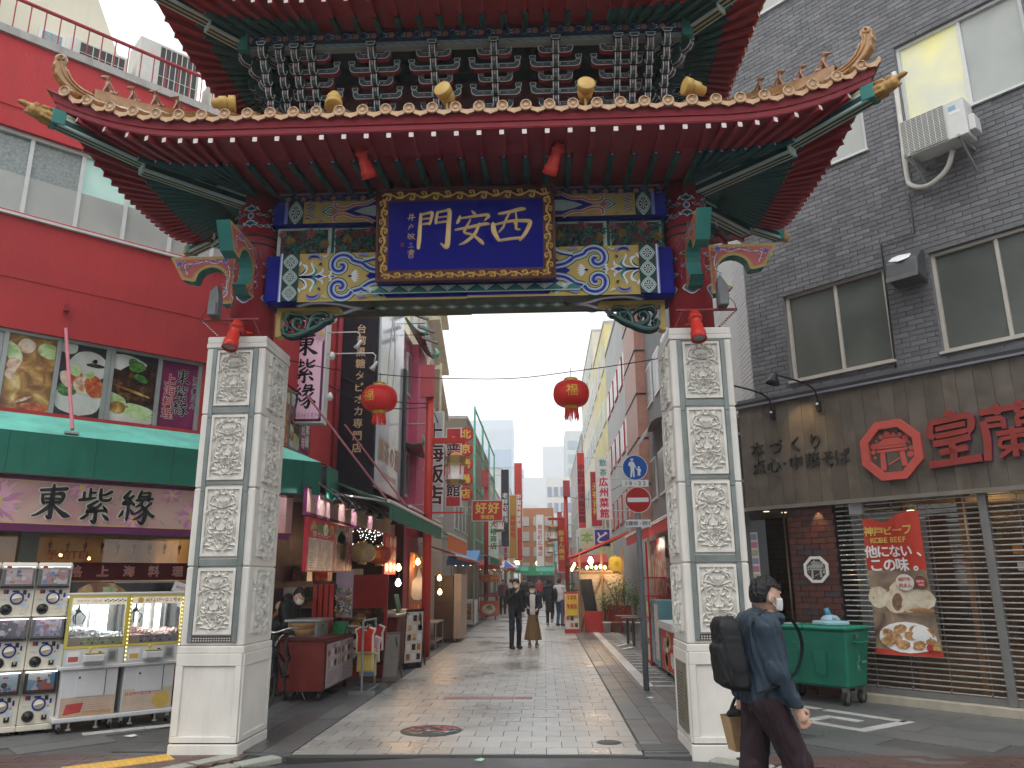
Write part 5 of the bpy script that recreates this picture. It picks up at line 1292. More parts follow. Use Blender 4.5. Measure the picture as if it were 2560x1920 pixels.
# pink flower sign board
def chrys(dc,x,y,r,n,m,mc,seed,ry=1.0):
 rnd=random.Random(seed)
 for ring in range(2):
  for k in range(n):
   a=2*math.pi*(k+.5*ring)/n+rnd.uniform(-.06,.06);rr=r*(1-.3*ring)*rnd.uniform(.85,1.05)
   dc.ribbon([(x+.15*r*math.cos(a),y+.15*r*ry*math.sin(a)),(x+.6*rr*math.cos(a),y+.6*rr*ry*math.sin(a)),(x+rr*math.cos(a),y+rr*ry*math.sin(a))],[r*.06,r*.16,.002],m[(k+ring)%len(m)])
  dc.lay()
 dc.disc(x,y,r*.22,mc,14,r*.22*ry);dc.lay()
M_sp=vmat('sign_rose',[(0,(.42,.20,.22)),(.5,(.55,.33,.30)),(1,(.62,.46,.38))],1.1,.5,3)
PKM=[M_sp,mat('petal_pink',(.66,.36,.46),.5),mat('petal_mauve',(.50,.22,.34),.5),mat('petal_core',(.62,.48,.16),.5),mat('leaf_soft',(.28,.38,.22),.5),M_purp,mat('sign_ochre_line',(.6,.42,.16),.5)]
def flower_sign(F,u0,u1,d,z0,z1,par,seed,fl):
 bd=F.box(MB(),u0,u1,d-.06,d,z0,z1).build('sign_board',M_purp,par)
 dc=Deco(F(u0,d,z0),F.e,(0,0,1));dc.step=.0006;W_,H_=u1-u0,z1-z0
 dc.rect(0,.05,W_,H_-.035,0);dc.lay();dc.rect(0,.05,W_,.062,6);dc.rect(0,H_-.05,W_,H_-.04,6);dc.lay()
 rnd=random.Random(seed)
 for k in range(int(W_*7)):
  x=rnd.uniform(.05,W_-.05);y=rnd.uniform(.1,H_-.1);a=rnd.uniform(0,6.28)
  dc.ribbon(clipped([(x,y),(x+.05*math.cos(a),y+.05*math.sin(a)),(x+.1*math.cos(a),y+.1*math.sin(a))],W_,H_-.03),[.003,.03,.002],4)
 dc.lay()
 for(x,y,r)in fl:
  k0=len(dc.mb.v);chrys(dc,x,y,r,15,(1,2,1),3,int(x*100))
  for i in range(k0,len(dc.mb.v)):
   v=Vector(dc.mb.v[i]);rel=v-dc.O;y_=rel.z;yy=min(max(y_,.052),H_-.037);xx=rel.dot(dc.ex);x2=min(max(xx,.003),W_-.003)
   dc.mb.v[i]=tuple(v+Vector((0,0,yy-y_))+dc.ex*(x2-xx))
  if dc.k>26:dc.k=20
 dc.mb.build('flower_print',PKM,bd);return bd
sb=flower_sign(FL,-4.0,1.72,.76,2.24,2.845,red_b,3,[(2.35-.4,.30,.34),(2.95-.1,.52,.18),(4.25,.22,.26),(3.5,.14,.16),(5.2,.4,.3),(1.0,.3,.3),(3.95,.5,.14)])
dc=Deco(FL(-4.0,.775,2.24),FL.e,(0,0,1))
for k,ch in enumerate('東紫縁'):
 dc=Deco(FL(-4.0,.765,2.24),FL.e,(0,0,1));dc.step=.001
 x=2.535+.49*k;brush(dc,ch,x,.31,.43,1,.075);dc.k=16;brush(dc,ch,x,.31,.43,0,.012);dc.mb.build('lettering',[M_bk,mat('sign_cream',(.72,.68,.58),.5)],sb)
# shop front under the sign
FL.box(MB(),-5.5,1.7,.70,.76,2.20,2.24).build('sign_soffit',M_purp,red_b)
sf=FL.box(MB(),-5.5,1.7,-.1,.02,2.20,2.87).build('shop_lintel',mat('grey_green_paint',(.19,.21,.18),.6),red_b)
M_post=MATS['grey_green_paint']
for u0,u1 in((-1.62,-1.42),(.55,.68),(-2.9,-2.75)):FL.box(MB(),u0,u1,.0,.16,0,2.24).build('shop_post',M_post,red_b)
FL.box(MB(),-2.75,-1.62,.04,.10,1.78,1.83).build('transom',M_post,red_b)
FL.box(MB(),-2.75,-1.62,.05,.07,1.83,2.2).build('transom_pane',glass('shop_glass',(.9,.9,.85),.03,.0),red_b)
FL.box(MB(),-2.75,-1.62,.05,.08,0,1.78).build('side_panel',M_post,red_b)
FL.box(MB(),.68,1.70,-.12,.0,0,2.24).build('side_shopfront',mat('maroon_panel',(.085,.010,.010),.5,var=.2),red_b)
for k,(u0,u1,z0,z1,m)in enumerate(((.78,.92,1.35,1.75,M_conc),(.80,1.0,.85,1.25,mat('notice_tan',(.42,.30,.18),.6)),(1.2,1.45,1.2,1.6,mat('notice_red',(.3,.02,.02),.5)))):FL.box(MB(),u0,u1,.0,.006,z0,z1).build('paper_sheet',m,red_b)
for k in range(10):MB().smooth().lathe([(0,-.03),(.025,-.01),(.03,.01),(.01,.03),(0,.04)],FL(.72+k*.1,.10,2.02-.06*(k%2)),8).build('hanging_charm',mat('charm_red',(.22,.015,.015),.4),red_b)
for z in(2.24,2.62):FL.box(MB(),.95,1.75,.60,.66,z-.03,z+.03).build('white_rail',M_alu,red_b)
FL.box(MB(),-1.42,.55,.06,.075,.25,2.2).build('shop_pane',MATS['shop_glass'],red_b)
FL.box(MB(),-1.42,.55,.02,.12,0,.25).build('stall_riser',mat('dark_riser',(.03,.02,.018),.6),red_b)
# red cloth with the restaurant line, hung in the window
cl=FL.box(MB(),-1.42,.55,.082,.088,1.63,1.86).build('window_cloth',mat('maroon_cloth',(.09,.006,.010),.8,var=.1),red_b)
for k,ch in enumerate('本格上海料理'):
 dc=Deco(FL(-1.26+.325*k,.0885,1.745),FL.e,(0,0,1));write(dc,ch,0,0,.15,0,.0,False,1,1,.03,1);dc.mb.build('lettering',[M_rd,mat('cloth_cream',(.66,.58,.45),.6)],cl)
dc=Deco(FL(-1.03,.0765,1.955),FL.e,(0,0,1));write(dc,'予約TEL',0,0,.135,0,.012,False,1.0,1.05);dc.mb.build('lettering',[mat('window_letter',(.25,.03,.02),.5)],red_b)
dc=Deco(FL(-1.42,.0765,1.25),FL.e,(0,0,1));rr=random.Random(8)
food(dc,1.97,.36,[(BK,.14,.5,.14,.5,0),(SO,.42,.5,.16,.48,0),(RD,.42,.35,.1,.3,0),(VE,.46,.7,.06,.12,0),(SO,.36,.7,.07,.2,0),(BK,.8,.5,.22,.5,0)],BK,3);dc.mb.build('food_print',FOODM,red_b)
# interior: dark room, lit ceiling cove, hanging knots, warm lamps
FL.box(MB(),-3.0,.6,-2.6,-2.55,0,2.6).build('interior_wall',mat('interior_warm',(.30,.17,.08),.8,var=.3,vscale=2),red_b)
FL.box(MB(),-3.0,.6,-2.6,.0,-.005,.01).build('interior_floor',mat('interior_floor',(.06,.04,.03),.6),red_b)
FL.box(MB(),-3.0,.6,-2.6,-.1,2.55,2.6).build('interior_ceiling',mat('interior_ceiling',(.4,.35,.25),.8),red_b)
FL.box(MB(),-3.0,-2.95,-2.6,0,0,2.6).build('interior_wall',MATS['interior_warm'],red_b);FL.box(MB(),.6,.65,-2.6,0,0,2.6).build('interior_wall',MATS['interior_warm'],red_b)
FL.box(MB(),-1.35,.5,-.75,-.35,2.5,2.53).build('cove_light',mat('cove_glow',(.9,.75,.3),.5,emit=(1,.80,.34),estr=2.6,var=0),red_b)
for k,(u,z)in enumerate(((-1.36,1.99),(-.98,1.97),(-1.22,1.80),(-.62,1.93),(-2.2,2.05))):
 MB().smooth().lathe([(0,-.022),(.018,-.014),(.022,0),(.016,.014),(0,.022)],FL(u,-.6,z),10).build('lamp_bulb',mat('bulb_warm',(1,.8,.5),.5,emit=(1,.62,.28),estr=9,var=0),red_b)
for k in range(9):
 u=-1.25+k*.205
 mb=MB();mb.tube([FL(u,.0,2.19),FL(u,.0,2.12)],.003,5);mb.lathe([(.004,.04),(.022,.02),(.026,0),(.014,-.03),(.008,-.05),(.011,-.09),(.002,-.095)],FL(u,.0,2.08),8)
 mb.build('hanging_knot',mat('knot_dark_red',(.12,.03,.02),.7),red_b)
li=bpy.data.lights.new('cove_lamp','AREA');li.energy=16;li.color=(1,.72,.36);li.size=1.6;li.size_y=.3;li.shape='RECTANGLE'
lo=bpy.data.objects.new('cove_lamp',li);COL.objects.link(lo);lo.location=FL(-.6,-1.1,2.45);lo.rotation_euler=(0,0,R_(45));lo['kind']='helper'
# downpipe and service pipes at the corner towards the street
for k,(y,r)in enumerate(((3.30,.035),(3.42,.03),(3.50,.02))):
 MB().smooth().tube([FS(y,.06,2.9),FS(y,.06,9.0)],r,8).build('wall_pipe',M_rail,red_b)
# roof plant
M_ac=mat('plant_white',(.58,.565,.52),.55,var=.08,stain=.15);M_gr=mat('plant_grille',(.05,.048,.045),.6)
def roof_ac(lab,u0,u1,ug,d,z0,z1,dep):
 t=thing('air_conditioner',lab,'air conditioner',FL((u0+u1)/2,d,z0))
 FL.box(MB(),u0,u1,d-dep,d,z0,z1).build('casing',M_ac,t,bev=.015)
 FL.box(MB(),ug,u1-.04,d,d+.006,z0+.06,z1-.06).build('grille_back',M_gr,t)
 n=7
 for k in range(n+1):FL.box(MB(),ug+(u1-.04-ug)*k/n-.006,ug+(u1-.04-ug)*k/n+.006,d+.006,d+.016,z0+.06,z1-.06).build('grille_bar',M_ac,t)
 for k in range(6):FL.box(MB(),ug,u1-.04,d+.016,d+.022,z0+.06+(z1-z0-.12)*k/5-.004,z0+.06+(z1-z0-.12)*k/5+.004).build('grille_wire',M_ac,t)
roof_ac('white roof air conditioner with wide dark grille left of the taller one',-1.77,-.90,-1.61,-.9,9.05,10.06,.5)
roof_ac('tall white roof air conditioner with large dark grille behind the railing',-.75,.26,-.42,-.9,9.05,10.60,.6)
roof_ac('small white roof air conditioner half hidden by the upper roof',.50,1.3,.80,-.9,9.05,10.34,.5)
# cream house behind
M_cream=mat('cream_stucco',(.62,.57,.45),.8,var=.08,vscale=.8,bump=.1,stain=.08)
ch=thing('cream_building','cream stucco building with sloping gable behind the red restaurant','building',FL(-4,-4.9,0))
MB().prism([FL(-9,-4.6,0),FL(.55,-4.6,0),FL(.55,-4.6,11.0),FL(-.28,-4.6,12.6),FL(-1.6,-4.6,15.5),FL(-9,-4.6,15.5)],-FL.n*5).build('wall',M_cream,ch)
for(u0,u1,z0,z1)in((-3.35,-2.5,12.6,13.9),(-1.72,-1.25,11.6,12.45)):
 wf=FL.box(MB(),u0,u1,-4.6,-4.55,z0,z1).build('window_frame',M_alu,ch);FL.box(MB(),u0+.06,u1-.06,-4.55,-4.54,z0+.06,z1-.06).build('window_pane',M_fr_up,wf)
# -- right corner: dark brick building with ramen shop
FR=Fr((4.3,11.14),-47)
M_dbk=mat('dark_brick',(.14,.14,.146),.40,var=.16,vscale=3,bump=.15,bscale=70)
M_dmo=mat('dark_mortar',(.20,.20,.20),.85,var=.15)
M_wood=vmat('weathered_board',[(0,(.075,.058,.043)),(.5,(.115,.092,.070)),(1,(.15,.125,.10))],2.2,.65,8,bump=.1)
M_cnc=mat('shop_step',(.42,.38,.30),.7,var=.12,stain=.2)
br_b=thing('brick_building','dark grey brick building with frosted windows above a shuttered noodle shop','building',FR(1.5,0,0))
U0,U1=-1.31,6.6
holes=[(-.67,.90,4.52,5.93),(1.52,3.10,4.49,5.91),(3.8,5.4,4.49,5.91),(-.67,.91,7.79,9.22),(1.47,3.10,7.79,9.22),(3.8,5.4,7.79,9.22),(-.68,.9,11.08,12.5),(1.5,3.1,11.08,12.5)]
# mortar body
xs=sorted({U0,U1,*[h[0]for h in holes],*[h[1]for h in holes]});zs_=sorted({4.36,14.0,*[h[2]for h in holes],*[h[3]for h in holes]})
mb=MB()
for a,b in zip(xs,xs[1:]):
 for c,d in zip(zs_,zs_[1:]):
  if not any(h[0]<(a+b)/2<h[1]and h[2]<(c+d)/2<h[3]for h in holes):FR.box(mb,a,b,-.3,-.012,c,d)
wallR=mb.build('brick_wall',M_dmo,br_b)
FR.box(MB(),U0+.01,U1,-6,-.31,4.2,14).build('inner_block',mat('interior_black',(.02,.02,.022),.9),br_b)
def brickwork(parent,F,u0,u1,z0,z1,holes,bu,bz,g,mt,limit,name='brick',d=-.012,th=.014,rnd=random.Random(9),pick=None):
 full=[];rest=MB();r=0;z=z0
 while z<z1-.01:
  x=u0-(bu/2 if r%2 else 0)
  while x<u1-.005:
   a,b=max(x,u0),min(x+bu,u1);x+=bu
   segs=[(a,b)]
   for h in holes:
    if h[2]-.001<z+bz*.5<h[3]+.001:
     new=[]
     for s0,s1 in segs:
      if s1<=h[0]or s0>=h[1]:new.append((s0,s1));continue
      if s0<h[0]:new.append((s0,h[0]))
      if s1>h[1]:new.append((h[1],s1))
     segs=new
   for s0,s1 in segs:
    if s1-s0<.025:continue
    if not in_view(F((s0+s1)/2,0,z),60):continue
    if s1-s0>bu-.001:full.append(((s0+s1)/2,z+bz/2))
    else:F.box(rest,s0+g/2,s1-g/2,d,d+th,z+g/2,min(z+bz,z1)-g/2)
  z+=bz;r+=1
 full.sort(key=lambda q:(F(q[0],0,q[1])-Vector((0,0,CAM_H))).length)
 mb=MB();mb.obox(-F.e*(bu-g)/2-Vector((0,0,(bz-g)/2)),F.e*(bu-g),F.n*th,(0,0,bz-g))
 pal=mt if isinstance(mt,(list,tuple))else[mt]
 mes=[mb.mesh(name,p)for p in pal];base=wm(parent).translation
 for i,(u,z)in enumerate(full):
  if i<limit:inst(rnd.choice(mes),name,parent,Matrix.Translation(F(u,d+rnd.uniform(-.0015,.0015),z)-base))
  else:rest.m=rnd.randrange(len(pal));F.box(rest,u-(bu-g)/2,u+(bu-g)/2,d,d+th+rnd.uniform(-.0015,.0015),z-(bz-g)/2,z+(bz-g)/2)
 if rest.v:rest.build(name+'_field',list(pal),parent,kind='stuff')
M_dbk2=mat('dark_brick_b',(.118,.118,.124),.44,var=.16,vscale=3,bump=.15,bscale=70);M_dbk3=mat('dark_brick_c',(.165,.165,.172),.38,var=.16,vscale=3,bump=.15,bscale=70)
brickwork(wallR,FR,U0,U1,4.36,13.2,holes,.222,.0735,.009,[M_dbk,M_dbk,M_dbk2,M_dbk3],300)
# windows
M_gd=vmat('dark_frosted',[(0,(.075,.085,.075)),(1,(.115,.125,.11))],1.2,.28,4)
M_gl=vmat('pale_frosted',[(0,(.34,.36,.34)),(1,(.46,.47,.43))],1.0,.3,4)
M_gy=vmat('yellow_lit_frosted',[(0,(.50,.50,.40)),(.5,(.62,.60,.34)),(1,(.75,.66,.16))],.9,.3,3,emit=.22)
def win_r(u0,u1,z0,z1,mull,pane,fr=M_alu):return window(FR,u0,u1,z0,z1,br_b,mull,pane,None,None,fr,-.13,.045,.07)
M_bge=mat('beige_frame',(.50,.46,.40),.45,var=.06)
win_r(-.66,.895,4.56,5.92,[.14],[M_gd],M_bge);win_r(1.525,3.095,4.53,5.90,[2.32],[M_gd],M_bge);win_r(3.81,5.39,4.53,5.90,[4.6],[M_gd],M_bge)
win_r(-.66,.905,7.83,9.21,[.14],[M_gl]);win_r(1.475,3.095,7.83,9.21,[2.32],[M_gy,M_gl]);win_r(3.81,5.39,7.83,9.21,[4.6],[M_gl]);win_r(-.67,.895,11.12,12.49,[.14],[M_gl]);win_r(1.505,3.095,11.12,12.49,[2.3],[M_gl])
# dark cornice above the board sign
for i,(d1,z0,z1,m)in enumerate(((.05,4.30,4.37,M_dbk2),(.12,4.245,4.305,mat('cornice_black',(.03,.03,.034),.4)),(.17,4.215,4.245,mat('cornice_grey',(.20,.20,.22),.5)))):
 FR.box(MB(),-1.62,U1,-.1,d1,z0,z1).build('cornice',m,br_b)
# board sign of upright planks
sgn_b=FR.box(MB(),-1.56,U1,-.1,.10,2.66,4.21).build('board_sign',mat('board_back',(.03,.025,.02),.8),br_b)
u=-1.56;rnd=random.Random(12)
Ws=[vmat('weathered_board_%d'%k,[(0,tuple(c*q for c in(.075,.058,.043))),(.5,tuple(c*q for c in(.115,.092,.070))),(1,tuple(c*q for c in(.15,.125,.10)))],2.2+k*.3,.65,8,bump=.1)for k,q in enumerate((.85,1.0,1.12,.93))]
while u<5.0:
 wd=rnd.choice((.17,.19,.21,.23));FR.box(MB(),u+.002,u+wd-.002,.10,.118+rnd.uniform(-.002,.002),2.655,4.212).build('plank',rnd.choice(Ws),sgn_b);u+=wd
FR.box(MB(),-1.56,U1,-.12,.13,2.60,2.655).build('board_edge',mat('board_edge',(.20,.18,.15),.6),sgn_b)
# returning end of the sign board along the street
MB().add([FR(-1.56,.118,2.655),FR(-1.56,.118,4.21),FR(-1.75,-.5,4.21),FR(-1.75,-.5,2.655)],[(0,1,2,3)]).build('sign_return',Ws[1],sgn_b)
M_lt=mat('dark_metal_letter',(.055,.055,.05),.5,metal=.4)
def raised(F,s_,u,d,z,h,m,par,dep=.025,bold=0,gap=1.0,sq=1.0):
 dc=Deco(F(u,d+dep,z),F.e,(0,0,1));write(dc,s_,0,0,h,0,bold,False,gap,sq);n0=len(dc.mb.f);vv=list(dc.mb.v);ff=list(dc.mb.f)
 k=len(vv);dc.mb.add([tuple(Vector(p)-F.n*dep)for p in vv],[])
 edges={}
 for f in ff:
  for a,b in zip(f,f[1:]+f[:1]):edges[(a,b)]=edges.get((a,b),0)+1
 for(a,b)in edges:
  if(b,a)not in edges:dc.mb.add([vv[a],vv[b],tuple(Vector(vv[b])-F.n*dep),tuple(Vector(vv[a])-F.n*dep)],[(0,3,2,1)])
 return dc.mb.build('raised_letter',m,par)
for k,c in enumerate('本づくり'):raised(FR,c,-1.27+.345*k*.92,.118,3.53,.245,M_lt,sgn_b)
for k,c in enumerate('点心・中華そば'):raised(FR,c,-1.27+[0,.25,.43,.62,.88,1.12,1.34][k],.118,3.26,.245 if c!='・' else .2,M_lt,sgn_b)
M_cor=mat('coral_letter',(.54,.095,.075),.5,var=.05);M_cors=mat('coral_side',(.20,.03,.12),.5)
def brush_raised(F,strokes,u,z,h,d,par,wk=.0):
 mb=MB()
 for pts,ws in strokes:
  q=smooth_path(pts,4);n=len(q);L,Rr=[],[]
  for i,(x,y)in enumerate(q):
   a=q[max(i-1,0)];b=q[min(i+1,n-1)];dx,dy=b[0]-a[0],b[1]-a[1];l=math.hypot(dx,dy)or 1
   w_=float(np.interp(i/(n-1),np.linspace(0,1,len(ws)),ws))/2+wk
   L.append((x-dy/l*w_,y+dx/l*w_));Rr.append((x+dy/l*w_,y-dx/l*w_))
  mb.m=0
  for i in range(n-1):
   P4=[L[i],L[i+1],Rr[i+1],Rr[i]]
   mb.m=0;mb.add([F(u+x*h,d+.07,z+y*h)for x,y in P4],[(0,3,2,1)]if 1 else[])
   mb.add([F(u+x*h,d+.07,z+y*h)for x,y in P4],[(0,1,2,3)])
  mb.m=1;loop=L+Rr[::-1]
  for i in range(len(loop)):
   a,b=loop[i],loop[(i+1)%len(loop)]
   mb.add([F(u+a[0]*h,d+.07,z+a[1]*h),F(u+b[0]*h,d+.07,z+b[1]*h),F(u+b[0]*h,d+.005,z+b[1]*h),F(u+a[0]*h,d+.005,z+a[1]*h)],[(0,1,2,3)])
 return mb.build('raised_letter',[M_cor,M_cors],par)
KO=[([(-.06,.52),(.08,.46),(.04,.38)],[.10,.14,.08]),([(-.34,.36),(-.38,.14),(-.30,.06)],[.11,.13,.10]),([(-.34,.36),(.0,.38),(.36,.40),(.38,.20),(.30,.08)],[.11,.11,.13,.13,.10]),([(-.26,.22),(.28,.26)],[.09,.10]),([(-.28,.08),(.28,.12)],[.10,.10]),([(-.34,-.06),(.0,-.04),(.34,.0)],[.13,.12,.12]),([(-.24,-.24),(.26,-.20)],[.12,.12]),([(.0,-.02),(.0,-.44)],[.12,.13]),([(-.46,-.46),(.0,-.44),(.48,-.42)],[.15,.13,.15])]
RA=[([(-.48,.40),(.0,.42),(.46,.44)],[.12,.10,.12]),([(-.22,.52),(-.18,.32)],[.12,.10]),([(.18,.54),(.12,.32)],[.12,.10]),([(-.44,.24),(-.42,-.1),(-.46,-.48)],[.12,.13,.12]),([(-.40,.26),(-.12,.26)],[.09,.09]),([(-.38,.14),(-.12,.14)],[.07,.07]),([(-.12,.26),(-.12,.06)],[.08,.08]),([(.10,.26),(.44,.28),(.44,-.40),(.34,-.48)],[.09,.12,.13,.10]),([(.10,.26),(.12,.06)],[.08,.08]),([(.14,.14),(.40,.15)],[.07,.07]),([(-.26,-.02),(.26,.0)],[.09,.09]),([(.0,.08),(.0,-.46)],[.09,.10]),([(-.20,-.12),(.22,-.10),(.22,-.26),(-.20,-.26),(-.20,-.12)],[.07,.07,.07,.07,.07]),([(.0,-.26),(-.26,-.44)],[.09,.07]),([(.02,-.26),(.28,-.42)],[.07,.10])]
brush_raised(FR,KO,1.53,3.30,.66,.118,sgn_b);brush_raised(FR,RA,2.22,3.30,.68,.118,sgn_b);brush_raised(FR,KO,2.95,3.3,.66,.118,sgn_b)
# octagon emblem with a little gate
def octagon(r,k=1.0):return[(r*math.cos(R_(22.5+45*i)),r*math.sin(R_(22.5+45*i))*k)for i in range(8)]
def emblem(F,u,z,r,d,par,m_r,m_g,ring=.26,dep=.06,back=None):
 o=MB();ou=octagon(r);inn=octagon(r*(1-ring))
 for i in range(8):
  j=(i+1)%8;P4=[ou[i],ou[j],inn[j],inn[i]]
  o.prism([F(u+x,d,z+y)for x,y in P4],F.n*dep)
 e=o.build('emblem_ring',m_r,par)
 dc=Deco(F(u,d+.01,z),F.e,(0,0,1));dc.step=.001;q=r*(1-ring)
 if back:dc.poly(octagon(q),1);dc.lay()
 for pts in([(-.75,.32),(-.55,.22),(.55,.22),(.75,.32),(.45,.40),(.30,.52),(-.30,.52),(-.45,.40)],[(-.34,.56),(.34,.56),(.18,.66),(-.18,.66)],[(-.60,.20),(.60,.20),(.60,.10),(-.60,.10)],[(-.66,.06),(.66,.06),(.62,-.06),(-.62,-.06)],[(-.50,-.08),(-.30,-.08),(-.32,-.80),(-.54,-.80)],[(.30,-.08),(.50,-.08),(.56,-.70),(.34,-.70)],[(-.2,-.55),(.3,-.32),(.3,-.38),(-.2,-.62)]):
  dc.poly([(x*q,y*q)for x,y in pts],0)
 for k in range(12):
  a=R_(200-k*20);dc.disc(.78*q*math.cos(a),.78*q*math.sin(a)*.9,.10*q*(1+.4*((k*7)%3-1)),0,7)
 dc.mb.build('gate_emblem_print',[m_g,back or m_g],e);return e
emblem(FR,.755,3.26,.435,.118,sgn_b,M_cor,M_cor)
# gooseneck lamps
def gooseneck(lab,u,lu):
 t=thing('gooseneck_lamp',lab,'lamp',FR(u,.14,4.02))
 m=mat('black_lamp',(.012,.012,.014),.35)
 MB().smooth().tube(smooth_path([FR(u,.15,4.0),FR(u,.17,4.18),FR(u-.02,.24,4.30),FR(u-.10,.50,4.38),FR(u+lu,.80,4.47)],5),.014,8).build('arm',m,t)
 FR.box(MB(),u-.03,u+.03,.12,.18,3.95,4.10).build('clamp',m,t);FR.box(MB(),u-.018,u+.018,.18,.19,4.05,4.08).build('label_tag',M_wh,t)
 MB().smooth().lathe([(.018,.10),(.034,.08),(.05,.04),(.085,-.04),(.10,-.08),(.092,-.08),(.04,.03)],FR(u+lu,.80,4.40),16,Matrix.Rotation(R_(18),3,'Y')).build('lamp_shade',m,t)
gooseneck('black gooseneck lamp nearest the right pillar above the board sign',-.95,-.33);gooseneck('black gooseneck lamp second along the board sign',-.20,-.30)
for u in(-.45,):
 sp_=bpy.data.lights.new('sign_lamp','SPOT');sp_.energy=9;sp_.color=(1,.68,.30);sp_.spot_size=R_(75);sp_.spot_blend=.8
 so_=bpy.data.objects.new('sign_lamp',sp_);COL.objects.link(so_);so_.location=FR(-.50,.55,4.30);so_['kind']='helper'
 so_.rotation_euler=(FR(-.42,.12,3.65)-FR(-.50,.55,4.30)).to_track_quat('-Z','Y').to_euler()
# air conditioner on the wall
ac=thing('air_conditioner','white air conditioner on brackets on the dark brick wall','air conditioner',FR(1.97,.33,7.16))
FR.box(MB(),1.56,2.38,.17,.48,7.16,7.70).build('casing',mat('ac_white',(.66,.66,.63),.45,var=.05,stain=.1),ac,bev=.012)
FR.box(MB(),1.58,2.14,.48,.492,7.185,7.675).build('grille_back',mat('ac_grille_dark',(.16,.15,.13),.6),ac)
for k in range(22):FR.box(MB(),1.58,2.14,.492,.498,7.185+k*.0233,7.193+k*.0233).build('grille_bar',MATS['ac_white'],ac)
for k in range(9):FR.box(MB(),1.58+k*.07,1.586+k*.07,.498,.503,7.185,7.675).build('grille_wire',MATS['ac_white'],ac)
FR.box(MB(),2.19,2.28,.48,.483,7.56,7.62).build('maker_badge',mat('badge_blue',(.25,.45,.62),.5),ac);FR.box(MB(),2.2,2.33,.48,.482,7.50,7.54).build('rating_label',M_wh,ac)
FR.box(MB(),2.38,2.46,.2,.42,7.22,7.44).build('valve_cover',MATS['ac_white'],ac,bev=.01)
for u in(1.66,2.28):
 FR.box(MB(),u-.02,u+.02,.0,.56,7.12,7.155).build('bracket_arm',M_alug,ac);MB().tube([FR(u,.5,7.12),FR(u,.01,6.82)],.016,6).build('bracket_stay',M_alug,ac)
MB().smooth().tube(smooth_path([FR(2.1,.25,7.12),FR(1.98,.22,6.9),FR(1.72,.16,6.80),FR(1.48,.08,6.92),FR(1.42,.05,7.15),FR(1.44,.05,8.0),FR(1.45,.05,8.78)],6),.034,8).build('drain_hose',mat('hose_cream',(.62,.60,.54),.5),ac)
MB().smooth().tube([FR(1.40,.03,6.85),FR(1.40,.03,6.24),FR(.93,.03,6.24),FR(.91,.03,4.4)],.013,6).build('conduit',mat('conduit_dark',(.06,.06,.062),.5),br_b)
# vent hood
vh=thing('vent_hood','dark metal vent hood with pale splash on top beside the window','vent',FR(1.28,.1,5.5))
MB().prism([FR(1.06,0,5.50),FR(1.06,.34,5.56),FR(1.06,.30,5.80),FR(1.06,.10,5.96),FR(1.06,0,5.98)],FR.e*.42).build('hood',mat('hood_dark',(.10,.105,.11),.4,metal=.4,stain=.3),vh,bev=.015)
FR.box(MB(),1.06,1.48,.33,.35,5.52,5.58).build('hood_lip',mat('hood_lip',(.25,.25,.25),.4,metal=.5),vh)
dc=Deco(FR(1.08,.31,5.80),FR.e,(FR(0,.10,5.96)-FR(0,.30,5.80)));dc.step=.004
dc.poly(blobpts(.16,.11,.16,.12,random.Random(4),20,.2),0);dc.mb.build('pale_splash',mat('splash_white',(.75,.75,.74),.7),vh)
# shop front: step, shutters, brick pier, recess
FR.box(MB(),-.24,6.5,-.5,.10,-.01,.105).build('shop_step',M_cnc,br_b,bev=.01)
FR.box(MB(),-.2,6.5,-3.2,-3.1,0,2.7).build('shop_back_wall',mat('shop_back',(.14,.08,.045),.8,var=.4,vscale=1.5),br_b)
FR.box(MB(),-.2,6.5,-3.2,-.5,0,.1).build('shop_floor',mat('shop_floor',(.05,.045,.04),.5),br_b)
FR.box(MB(),-.2,6.5,-3.2,-.1,2.62,2.66).build('shop_ceiling',mat('shop_ceiling',(.12,.09,.06),.8),br_b)
FR.box(MB(),-.2,6.5,-.38,-.365,.105,.75).build('timber_panel',mat('shop_timber',(.16,.085,.04),.6,var=.25),br_b)
FR.box(MB(),-.2,6.5,-.40,-.385,.75,2.6).build('shop_pane',MATS['shop_glass'],br_b)
for u in(.52,1.28,2.1,2.62):FR.box(MB(),u,u+.07,-.43,-.36,.105,2.62).build('timber_post',mat('shop_post',(.26,.13,.05),.6,var=.2),br_b)
for k,(u,z)in enumerate(((.35,2.55),(1.35,2.55),(1.9,2.3))):
 MB().lathe([(.05,0),(.045,-.012),(0,-.012)],FR(u,-1.2,z),12).build('ceiling_lamp',mat('lamp_warm',(1,.8,.5),.5,emit=(1,.62,.26),estr=6,var=0),br_b)
li=bpy.data.lights.new('shop_lamp','POINT');li.energy=14;li.color=(1,.60,.26);li.shadow_soft_size=.2
lo=bpy.data.objects.new('shop_lamp',li);COL.objects.link(lo);lo.location=FR(1.5,-1.2,2.3);lo['kind']='helper'
M_slat=mat('shutter_steel',(.50,.48,.45),.30,metal=.75,var=.08)
M_post2=mat('shutter_post',(.22,.215,.205),.4,metal=.5,var=.08)
